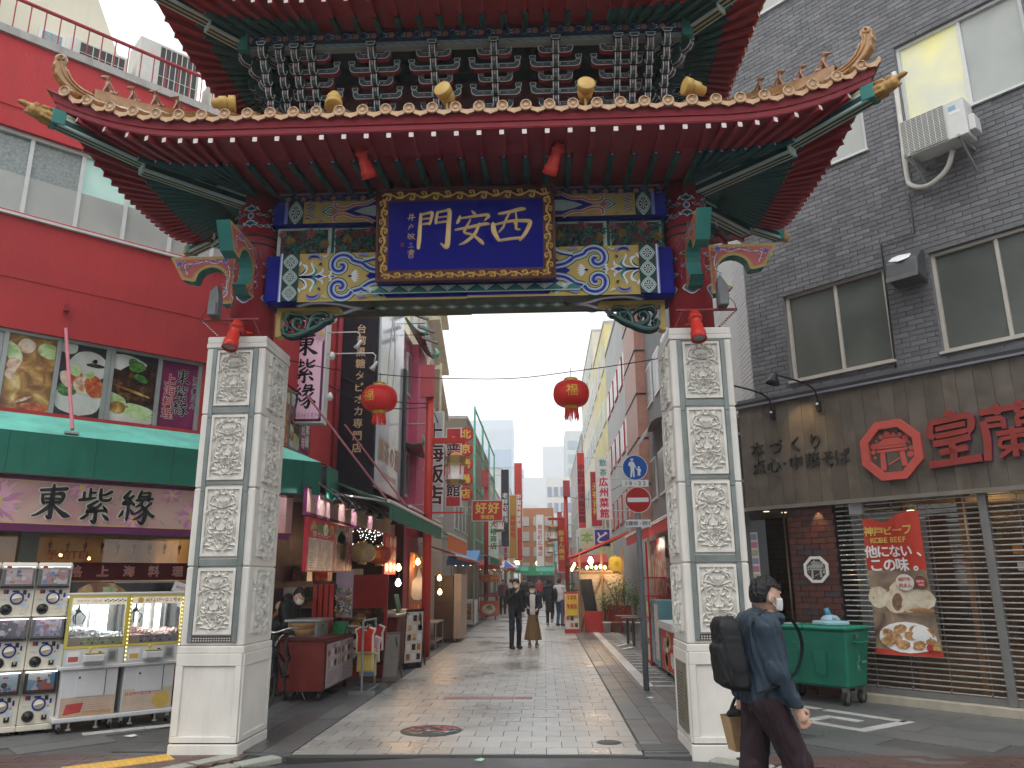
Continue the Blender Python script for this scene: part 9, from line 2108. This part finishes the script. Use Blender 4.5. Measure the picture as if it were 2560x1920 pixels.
def plant(lab,x,y,h,w_,potc,n=260,seed=1):
 rnd=random.Random(seed);t=thing('potted_plant',lab,'plant',(x,y,0));MB().smooth().lathe([(.09,0),(.13,.28),(.145,.28),(.145,.32),(.12,.32),(.1,.29),(0,.29)],(x,y,0),18).build('pot',C_('pot_%d'%int(potc[0]*99+potc[2]*9),potc,.6),t);mb=MB();tips=[]
 for k in range(7):
  a=rnd.uniform(0,6.28);q=[(x,y,.28),(x+.05*math.cos(a),y+.05*math.sin(a),.28+h*.4),(x+w_*.55*math.cos(a)*rnd.random(),y+w_*.5*math.sin(a)*rnd.random(),.28+h*rnd.uniform(.6,.95))];mb.tube(smooth_path(q,3),.009,5);tips.append(q[-1])
 mb.build('stem',C_('plant_stem',(.10,.07,.03)),t);mb=MB()
 for k in range(n):
  c=Vector(rnd.choice(tips))+Vector((rnd.gauss(0,w_*.33),rnd.gauss(0,w_*.33),rnd.gauss(0,h*.16)));q=Matrix.Rotation(rnd.uniform(0,6),3,'Z')@Matrix.Rotation(rnd.uniform(-.9,.9),3,'X');l=rnd.uniform(.04,.075);mb.m=rnd.randrange(3)
  mb.add([c+q@Vector(p)for p in((0,0,0),(l*.35,l*.5,.01),(0,l*1.2,-.01),(-l*.35,l*.5,.01))],[(0,1,2,3)])
 mb.build('foliage',[C_('leaf_a',(.09,.16,.04)),C_('leaf_b',(.16,.24,.07)),C_('leaf_c',(.05,.10,.03))],t)
for k,(lab,x,y,h,w_,c)in enumerate((('leafy plant in a small white pot by the red board',1.9,24.9,.8,.3,(.55,.54,.5)),('bushy plant in a terracotta pot',2.2,24.85,1.25,.42,(.30,.14,.06)),('tall plant in a ribbed white pot',2.52,25.0,1.3,.38,(.5,.48,.46)),('green bush behind the price easel',.98,28.5,1.25,.35,(.2,.1,.06)),('small plant in a cream pot near the tables',2.75,24.7,.9,.3,(.52,.5,.44)))):plant(lab,x,y,h,w_,c,300,k)
# ---- far town
def tower(lab,x0,x1,y,z,col,nx=0,nz=0,wc=(.25,.30,.36),d=12):
 t=thing('far_building',lab,'building',((x0+x1)/2,y+d/2,0));bx(x0,x1,y,y+d,0,z).build('wall',C_('tw_%d_%d'%(int(y),int(x0*3)),col,.7,var=.05),t)
 for i in range(nx):
  for j in range(nz):
   a=x0+(x1-x0)*(i+.18)/nx;b_=x0+(x1-x0)*(i+.82)/nx;z0=z*.25+z*.72*j/nz;bx(a,b_,y-.12,y,z0,z0+z*.72/nz*.6).build('window',C_('tww_%d'%int(wc[0]*99+wc[2]*9),wc,.3),t)
 return t
tw=tower('pale blue glass tower with rounded white crown in the distance',-26,-9.6,250,53,(.56,.60,.64));
for k in range(24):bx(-26+k*.68,-26+k*.68+.16,249.8,250,12,50).build('fin',C_('fin_pale',(.62,.65,.68)),tw)
bx(-25.5,-10.2,249.7,249.85,10,43).build('glass_band',C_('tower_glass',(.36,.44,.54),.2),tw);bx(-9.6,-9.5,250,262,10,43).build('glass_band',C_('tower_glass',(.36,.44,.54),.2),tw)
tower('narrow white apartment tower right of the glass tower',-9.3,-6.5,260,38,(.62,.64,.66),3,12);tower('white stepped block at the street end',-5,1,190,26,(.64,.65,.65));tower('blank white block behind the stepped block',0,6,215,38,(.62,.63,.64));tower('balconied apartment block right of centre',4.5,16,150,30,(.55,.56,.55),4,8,(.36,.42,.46));tower('low cream block at the street end',-8,-1.5,170,17.5,(.62,.61,.57),5,4)
ob=tower('orange tiled building with balconies at the bend',-2.8,1.2,92,9.8,(.42,.15,.06),3,4,(.45,.42,.38),8)
tower('white classical building beyond the bend',.5,4.5,120,17,(.64,.62,.58),4,5);mr=tower('grey building with mansard roof at the bend',1.3,4.5,96,6.5,(.42,.44,.45),2,2,(.3,.08,.08),8);MB().prism([(1.0,95.5,6.5),(4.5,95.5,6.5),(4.5,99,9.5),(2.2,99,9.5)],(0,5,0)).build('mansard_roof',C_('slate_green',(.22,.27,.27)),mr)
gw=bx(-2.2,.9,84,90,2.0,3.0).build('green_canopy',C_('canopy_green',(.03,.28,.14)),label='green shop canopy closing the far end of the street',cat='canopy');tower('dark shop front under the far green canopy',-2.4,1.1,88,2.2,(.10,.08,.07),0,0,d=3)
for k in range(2):bulb((-.6-2.2*k,80,3.2),um,M_warm,.28)
# ---- buildings across the road behind the camera (seen only as reflections and shade)
for i,(x0,x1,h,c)in enumerate(((-26,-9,11,(.40,.37,.33)),(-8.6,3,14,(.34,.34,.35)),(3.4,22,10,(.42,.36,.30)))):
 t=thing('opposite_building',('beige','grey','tan')[i]+' building across the road facing the gate','building',((x0+x1)/2,-20,0));bx(x0,x1,-26,-18,0,h).build('wall',C_('op%d'%i,c,.8),t)
 for f in range(int(h/3)):
  for k in range(5):a=x0+(x1-x0)*(k+.2)/5;bx(a,a+(x1-x0)*.12,-18,-17.95,.9+f*3,2.5+f*3).build('window',M_gd,t)
# -- people
M_skin=mat('skin',(.52,.31,.22),.5,var=.06)
DEF=dict(hipL=(0,.09,.92),kneL=(.02,.10,.50),ankL=(-.01,.10,.09),hipR=(0,-.09,.92),kneR=(.02,-.10,.50),ankR=(-.01,-.10,.09),shL=(0,.17,1.39),elL=(-.02,.23,1.13),wrL=(.05,.23,.90),shR=(0,-.17,1.39),elR=(-.02,-.23,1.13),wrR=(.05,-.23,.90),lean=(0,0,0),head=(0,0),hx=0.02)
def person(lab,pos,yaw,H,pose,top_c,leg_c,hair_c,h=.016,skirt=None,hem=.86,mask=(.70,.69,.67),long_hair=0,shoe=(.02,.02,.022),baggy=1.0,fat=1.0,hood=0,fingers=False,inner=None,group=None):
 J=dict(DEF);J.update(pose);S=H/1.7
 t=thing('person',lab,'person',pos,yaw,group);t.scale=(S,S,S)
 hy,hp=J['head'];cy_,sy_=math.cos(hy),math.sin(hy);cp,sp=math.cos(hp),math.sin(hp);NK=np.array((J['hx'],0,1.46))+np.array(J['lean'])
 def HX(X,Y,Z):
  x,y,z=X-NK[0],Y-NK[1],Z-NK[2];x,y=cy_*x+sy_*y,-sy_*x+cy_*y;x,z=cp*x-sp*z,sp*x+cp*z;return x,y,z+1.46
 def skull(x,y,z,g=0):return union([sd_ell(x,y,z,(.0,0,1.59),(.098+g,.078+g,.112+g)),sd_ell(x,y,z,(.035,0,1.515),(.062+g,.056+g,.066+g))],.03)
 def hand(X,Y,Z,w_,e):
  w_,e=np.array(w_),np.array(e);d=w_-e;d=d/np.linalg.norm(d);s_=np.array((1.,0,0))if abs(d[0])<.8 else np.array((0,1.,0));s_=s_-d*(s_@d);s_/=np.linalg.norm(s_);n_=np.cross(d,s_);L_=[]
  L_.append(sd_cap(X,Y,Z,w_+d*.01,w_+d*.075,.026,.032))
  if fingers:
   for k in range(4):
    b=w_+d*.085+s_*(k-1.5)*.019;m_=b+d*(.035+.006*(k in(1,2)))-n_*.006*np.sign(w_[1]);L_+=[sd_cap(X,Y,Z,b,m_,.0105),sd_cap(X,Y,Z,m_,m_+d*.018+n_*.028*np.sign(w_[1]),.0095,.008)]
   b=w_+d*.025+s_*.03;L_+=[sd_cap(X,Y,Z,b,b+s_*.022+d*.028,.012),sd_cap(X,Y,Z,b+s_*.022+d*.028,b+s_*.018+d*.06,.011,.009)]
  else:L_.append(sd_cap(X,Y,Z,w_+d*.07,w_+d*.13,.028,.018))
  return union(L_,.006)
 ln=np.array(J['lean'])
 def body(X,Y,Z):
  x,y,z=HX(X,Y,Z)
  d=[skull(x,y,z),sd_cap(x,y,z,(.098,0,1.572),(.108,0,1.545),.010,.014),sd_cap(x,y,z,(-.01,0,1.47),(.0,0,1.55),.05)]
  for q in(1,-1):d.append(sd_ell(x,y,z,(-.005,q*.080,1.565),(.020,.012,.032)));d.append(sd_ell(x,y,z,(.088,q*.034,1.60),(.012,.018,.008)))
  d.append(sd_cap(X,Y,Z,tuple(NK),(0,0,1.30),.052,.08));d.append(sd_cap(X,Y,Z,(ln[0]*.7,0,1.30),(0,0,.95),.09))
  for s_ in 'LR':
   d+=[sd_cap(X,Y,Z,J['sh'+s_],J['el'+s_],.036),sd_cap(X,Y,Z,J['el'+s_],J['wr'+s_],.032,.026),sd_cap(X,Y,Z,J['hip'+s_],J['kne'+s_],.06,.045),sd_cap(X,Y,Z,J['kne'+s_],J['ank'+s_],.045,.034)]
  d=union(d,.012)
  for s_ in 'LR':d=smin(d,hand(X,Y,Z,J['wr'+s_],J['el'+s_]),.01)
  return d
 P=np.array([v for k,v in J.items()if len(v if hasattr(v,'__len__')else())==3]+[tuple(NK+np.array((0,0,.26)))]);lo,hi=P.min(0)-.2,P.max(0)+.2;lo[2]=-.03
 blob(body,lo,hi,h,'body',M_skin,t,True)
 nz_=lambda X,Y,Z,a:a*(np.sin(38*Z+11*np.sin(17*X)+6*np.sin(23*Y))*.5+np.sin(61*(X+Z*.6)+7*np.sin(29*Y))*.35)
 def topf(X,Y,Z):
  d=[sd_ell(X,Y,Z,(ln[0]*.6,ln[1]*.6,1.20),(.135*fat,.185*fat,.30)),sd_ell(X,Y,Z,(0,0,.98),(.13*fat,.175*fat,.20)),sd_cap(X,Y,Z,J['shL'],J['shR'],.075*fat)]
  for s_ in 'LR':
   w_,e=np.array(J['wr'+s_]),np.array(J['el'+s_]);d+=[sd_cap(X,Y,Z,J['sh'+s_],e,.072*fat,.060*fat),sd_cap(X,Y,Z,e,e+(w_-e)*.93,.060*fat,.044*fat)]
  if hem<.75:d.append(sd_cap(X,Y,Z,(0,0,1.0),(0,0,hem),.14,.17))
  if hood:d+=[sd_ell(X,Y,Z,(NK[0]-.06,0,1.43),(.10,.13,.055)),sd_cap(X,Y,Z,(NK[0]+.05,.07,1.44),(NK[0]+.05,-.07,1.44),.035)]
  else:d.append(sd_cap(X,Y,Z,tuple(NK+np.array((-.01,0,-.03))),tuple(NK+np.array((-.01,0,-.01))),.062))
  d=union(d,.035)+nz_(X,Y,Z,.007*baggy)
  return np.maximum(d,hem-Z-.012*np.sin(9*X+7*Y))
 def two(c):return None
 kw=dict(mats_fn=(lambda c:(c[:,0]>.07)&(np.abs(c[:,1])<.075))if inner else None)
 blob(topf,(lo[0],lo[1],hem-.03),(hi[0],hi[1],1.56),h,'jacket',[mat('cl_%d_%d_%d'%tuple(int(c*999)for c in top_c),top_c,.65,var=.12,vscale=9)]+([mat('inner_%d'%int(inner[0]*99),inner,.8)]if inner else[]),t,True,**kw)
 def legf(X,Y,Z):
  d=[sd_ell(X,Y,Z,(0,0,.93),(.12*fat,.16*fat,.13))]
  for s_ in 'LR':d+=[sd_cap(X,Y,Z,J['hip'+s_],J['kne'+s_],.088*baggy,.070*baggy),sd_cap(X,Y,Z,J['kne'+s_],J['ank'+s_],.068*baggy,.055*baggy)]
  return np.maximum(union(d,.03)+nz_(X,Y,Z,.006*baggy),Z-max(hem+.08,1.0))
 def skf(X,Y,Z):
  r=.13+(.92-Z)*skirt;a=np.arctan2(Y,X);return np.maximum(np.maximum((np.sqrt(X*X*1.25+Y*Y)-r-.016*np.sin(a*11)*(.95-Z))*.8,.22-Z),Z-.97)
 blob(skf if skirt else legf,(lo[0]-.05,lo[1]-.05,.02),(hi[0]+.05,hi[1]+.05,max(hem+.1,1.04)),h,'skirt' if skirt else 'trousers',mat('lg_%d_%d_%d'%tuple(int(c*999)for c in leg_c),leg_c,.8,var=.12,vscale=12),t,True)
 def shf(X,Y,Z):
  d=[]
  for s_ in 'LR':a=np.array(J['ank'+s_]);d.append(union([sd_cap(X,Y,Z,a+(-.04,0,-.035),a+(.13,0,-.045),.048,.042),sd_cap(X,Y,Z,a+(0,0,0),a+(0,0,.02),.05)],.03))
  return np.maximum(np.minimum(*d),min(J['ankL'][2],J['ankR'][2])-.085-Z)
 blob(shf,(lo[0],lo[1],-.03),(hi[0],hi[1],max(J['ankL'][2],J['ankR'][2])+.12),max(h*.8,.01),'shoes',mat('sh_%d'%int(shoe[0]*999),shoe,.5),t,True)
 def hairf(X,Y,Z):
  x,y,z=HX(X,Y,Z);g=.014;d=skull(x,y,z,g)+(.006*np.sin(120*x+60*z)*np.sin(110*y+45*z)+.004*np.sin(190*x-140*y))*(z>1.60)
  reg=np.minimum(x+.035-.75*np.clip(z-1.585,0,.1),1.648-.35*x-z);d=np.maximum(d,reg);d=np.maximum(d,1.545-long_hair-z)
  if long_hair:d=np.minimum(d,np.maximum(union([sd_ell(x,y,z,(-.03,0,1.50),(.085,.10,.17))],.01),np.maximum(x-.03,1.535-long_hair-z)))
  return d
 blob(hairf,(NK[0]-.22,NK[1]-.2,1.24+ln[2]),(NK[0]+.24,NK[1]+.2,1.78),max(h*.7,.007),'hair',mat('hr_%d'%int(hair_c[0]*999),hair_c,.45,var=.3,vscale=60,bump=.6,bscale=120),t,True)
 if mask:
  def mkf(X,Y,Z):x,y,z=HX(X,Y,Z);return np.maximum(np.maximum(skull(x,y,z,.012),.035-x),np.maximum(z-1.562,1.478-z))
  blob(mkf,(NK[0]-.14,NK[1]-.14,1.36+ln[2]),(NK[0]+.22,NK[1]+.14,1.66),max(h*.6,.007),'face_mask',mat('mk',mask,.8),t,True)
  for q in(1,-1):
   pts=[]
   for x,y,z in((.06,q*.06,1.55),(.02,q*.083,1.575),(-.012,q*.09,1.59),(-.02,q*.088,1.56),(.04,q*.07,1.50)):
    zz=z-1.46;xx,z2=cp*x+sp*zz,-sp*x+cp*zz;pts.append((NK[0]+cy_*xx-sy_*y,NK[1]+sy_*xx+cy_*y,NK[2]+z2))
   MB().tube(pts,.0035,5).build('mask_loop',mat('mk',mask,.8),t,True)
 return t
# walking man in front
mp_=(1.33,5.12,0);my=R_(7)
person('man in dark blue jacket and face mask walking with backpack and paper bag',mp_,my,1.60,dict(hipL=(0,.09,.92),kneL=(-.06,.10,.50),ankL=(-.16,.10,.10),kneR=(.16,-.09,.56),ankR=(.02,-.09,.20),elR=(.03,-.20,1.12),wrR=(.13,-.20,.91),elL=(-.10,.22,1.15),wrL=(-.07,.24,.93),head=(R_(6),R_(-3)),lean=(.03,0,0),hx=.05),(.030,.046,.066),(.030,.016,.020),(.012,.011,.011),.0095,hem=.90,baggy=1.22,fat=1.1,hood=1,fingers=True)
MT=Matrix.Translation(mp_)@Matrix.Rotation(my,4,'Z')@Matrix.Scale(1.6/1.7,4)
def MP(x,y,z):return MT@Vector((x,y,z))
bk=thing('backpack','black backpack on the back of the walking man','backpack',MP(-.215,-.03,1.01),my);bk.scale=(.80,)*3;o_=np.array((-.25,0,.98))
def bpf(X,Y,Z):
 def rbox(x,y,z,b,r):
  q=[np.abs(x)-b[0]+r,np.abs(y)-b[1]+r,np.abs(z)-b[2]+r];return np.sqrt(sum(np.maximum(a,0)**2 for a in q))+np.minimum(np.maximum(np.maximum(q[0],q[1]),q[2]),0)-r
 x,y,z=X+.10*(Z-.24),Y,Z-.24;t_=1-.22*np.clip(z/.25,-.2,1);d=union([rbox(x,y/t_,z,(.085,.165,.255),.05),rbox(x+.075,y/t_,z+.07,(.045,.13,.15),.035)],.02);d=smin(d,rbox(x,y,z-.22,(.07,.10,.06),.04),.03);d+=.003*np.exp(-(np.sin(x*0+(z-.1)*9)/.12)**2)
 return d+.004*np.sin(45*Z+12*np.sin(20*Y))
blob(bpf,(-.25,-.24,-.10),(.22,.24,.56),.011,'bag_body',mat('pack_black',(.013,.013,.014),.6,var=.2,bump=.2,bscale=90),bk,True)
for s_ in(1,-1):
 q=[(.10,s_*.10,.40),(.20,s_*.11,.49),(.32,s_*.125,.47),(.40,s_*.13,.36),(.40,s_*.15,.22),(.30,s_*.19,.08),(.10,s_*.15,-.02)];mb=MB().smooth();sp_=[(a*1.22,b*1.3,c*1.16)for a,b,c in smooth_path(q,5)];mb.grid([[Vector(p)+Vector((0,w_,0))for p in sp_]for w_ in(-.024,.024)]);mb.grid([[Vector(p)+Vector((.006,w_,.006))for p in sp_]for w_ in(.024,-.024)]);mb.build('shoulder_strap',mat('pack_black',(.013,.013,.014),.6),bk,True)
 MB().smooth().tube(smooth_path([(.0,s_*.05,.38),(-.01,s_*.055,.49),(.03,s_*.04,.515),(.05,s_*.035,.42)],5),.011,6).build('carry_handle',mat('pack_black',(.013,.013,.014),.6),bk,True)
hb=MP(-.06,.28,.86);bg_=thing('paper_bag','brown paper bag with a dark pouch carried by the walking man','bag',hb-Vector((0,0,.27)),my+R_(8));bg_.scale=(.85,.85,.85)
top_,bot_=[(-.13,-.075,.245),(.13,-.075,.245),(.13,.075,.245),(-.13,.075,.245)],[(-.085,-.06,0),(.12,-.06,0),(.12,.06,0),(-.085,.06,0)]
MB().add(bot_+top_,[(0,3,2,1),(0,1,5,4),(1,2,6,5),(2,3,7,6),(3,0,4,7)]).build('bag_paper',mat('kraft',(.42,.27,.14),.7,var=.12,vscale=14,bump=.3,bscale=14),bg_,True)
blob(lambda X,Y,Z:sd_ell(X,Y,Z,(0,0,.25),(.11,.06,.06))+.004*np.sin(60*X),(-.15,-.1,.15),(.15,.1,.34),.012,'dark_pouch',mat('pack_black',(.013,.013,.014),.6),bg_,True);MB().smooth().tube(smooth_path([(-.08,0,.27),(-.03,.0,.36),(.04,0,.40),(.08,0,.28)],5),.012,6).build('bag_strap',mat('pack_black',(.013,.013,.014),.6),bg_,True)
# couple, strollers, worker
NAVY,BLK,DKB=(.012,.014,.024),(.012,.012,.013),(.016,.022,.038);HB=(.014,.011,.010)
person('man in black jacket and dark jeans standing with his phone raised',(-.72,19.2,0),R_(-62),1.62,dict(elR=(.06,-.22,1.16),wrR=(.20,-.08,1.36),kneR=(.04,-.11,.50),elL=(-.04,.24,1.14),wrL=(.02,.22,.90),head=(R_(25),R_(8))),BLK,DKB,HB,.017,hem=.80,fingers=False)
person('woman in navy cardigan, white top and long brown skirt',(-.30,19.5,0),R_(-95),1.47,dict(elR=(.05,-.22,1.14),wrR=(.18,-.14,1.10),elL=(.06,.22,1.13),wrL=(.16,.16,1.06)),NAVY,(.16,.095,.04),HB,.017,skirt=.16,hem=.88,long_hair=.10,shoe=(.30,.22,.16),inner=(.55,.53,.50))
person('person in long dark navy coat walking away',(.17,28.6,0),R_(84),1.60,dict(kneL=(.10,.10,.50),ankL=(.06,.10,.09),kneR=(-.02,-.10,.48),ankR=(-.28,-.10,.20)),NAVY,BLK,HB,.022,hem=.50,mask=None,hood=1,shoe=(.25,.2,.16))
person('man in white hooded top and jeans walking away with black bag',(.52,28.4,0),R_(60),1.62,dict(kneL=(.08,.10,.50),elR=(.06,-.23,1.12),wrR=(.22,-.18,1.12)),(.58,.56,.58),(.05,.075,.12),HB,.022,hem=.86,mask=None)
blob(lambda X,Y,Z:sd_ell(X,Y,Z,(.36,28.33,1.08),(.10,.13,.24)),(.2,28.1,.8),(.55,28.6,1.4),.025,'shoulder_bag',M_blk,label='black bag on the back of the man in white',cat='bag')
person('stall worker in black bending beside the food cart',(-3.93,11.75,0),R_(-10),1.62,dict(lean=(.22,0,-.10),shL=(.16,.17,1.30),shR=(.16,-.17,1.30),elL=(.24,.22,1.04),wrL=(.38,.18,.90),elR=(.24,-.22,1.04),wrR=(.38,-.18,.90),hx=.02,head=(0,R_(35))),BLK,BLK,HB,.018,hem=.82)
for k,(x,y,c,l)in enumerate(((-2.0,38,(.10,.03,.05),BLK),(-1.75,41,(.5,.5,.52),DKB),(-1.2,46,BLK,BLK),(-.9,49,(.06,.06,.07),DKB),(-.35,52,(.35,.04,.05),BLK),(.3,56,BLK,DKB),(-1.5,60,(.2,.18,.17),BLK),(.1,64,(.05,.07,.12),BLK))):
 person('distant pedestrian in %s, %s'%(('maroon','pale grey','black','charcoal','red','black and blue','tan','slate blue')[k],('by the blue and white parasol','just past the snack cart','left of the couple','behind the couple','between the couple','right of the couple','far left in the crowd','farthest in the crowd')[k]),(x,y,0),R_(90 if k%2 else-80),1.6+.03*(k%3),{},c,l,HB,.035,mask=None,group='distant shoppers')
# bicycle behind the left pillar
by=thing('bicycle','black bicycle parked behind the left pillar','bicycle',(-3.55,10.75,0));mt_=mat('bike_black',(.012,.012,.013),.35);ch_m=mat('chrome',(.5,.5,.5),.2,metal=.9)
for y in(10.28,11.28):
 wh=MB().smooth().tube([(-3.55,y+.31*math.cos(k*.26),.33+.31*math.sin(k*.26))for k in range(24)],.02,6,closed=True).build('wheel',mat('rubber',(.02,.02,.02),.7),by);mb=MB()
 for k in range(14):mb.tube([(-3.55,y,.33),(-3.55,y+.3*math.cos(k*.449),.33+.3*math.sin(k*.449))],.003,4)
 mb.build('spoke',ch_m,wh)
for p,q in(((10.28,.33),(10.42,.92)),((10.40,.84),(10.85,.35)),((10.85,.35),(10.98,.88)),((10.85,.35),(11.28,.33)),((10.96,.78),(11.28,.33)),((10.40,.80),(10.9,.55))):MB().tube([(-3.55,*p),(-3.55,*q)],.017,8).build('frame_tube',mt_,by)
MB().smooth().tube(smooth_path([(-3.82,10.62,.98),(-3.74,10.45,1.0),(-3.55,10.42,.95),(-3.36,10.45,1.0),(-3.28,10.62,.98)],5),.012,8).build('handlebar',ch_m,by);blob(lambda X,Y,Z:sd_ell(X,Y,Z,(-3.55,11.0,.92),(.07,.14,.04)),(-3.7,10.8,.85),(-3.4,11.2,1),.015,'saddle',mt_,by)
mb=MB()
for k in range(7):mb.tube([(-3.70+k*.05,10.16,.68),(-3.72+k*.057,10.10,.92)],.004,4);mb.tube([(-3.72,10.16-.01*k,.68+.04*k),(-3.38,10.16-.01*k,.68+.04*k)],.004,4)
mb.build('basket_mesh',mt_,by);MB().box((-3.57,10.14,.60),(-3.53,10.17,.66)).build('reflector',mat('reflector',(.5,.02,.02),.3),by);MB().tube([(-3.45,11.2,.3),(-3.36,11.3,.01)],.01,6).build('stand',ch_m,by)
# -- damp air
m=bpy.data.materials.new('damp_air');m.use_nodes=True;n=m.node_tree;n.nodes.remove(n.nodes['Principled BSDF'])
pv=n.nodes.new('ShaderNodeVolumePrincipled');pv.inputs['Color'].default_value=(.93,.96,1,1);pv.inputs['Density'].default_value=.0015;pv.inputs['Anisotropy'].default_value=0.2
n.links.new(pv.outputs[0],n.nodes['Material Output'].inputs['Volume'])
MB().box((-402,-62,-1.4),(402,902,62)).build('haze',m,kind='stuff')
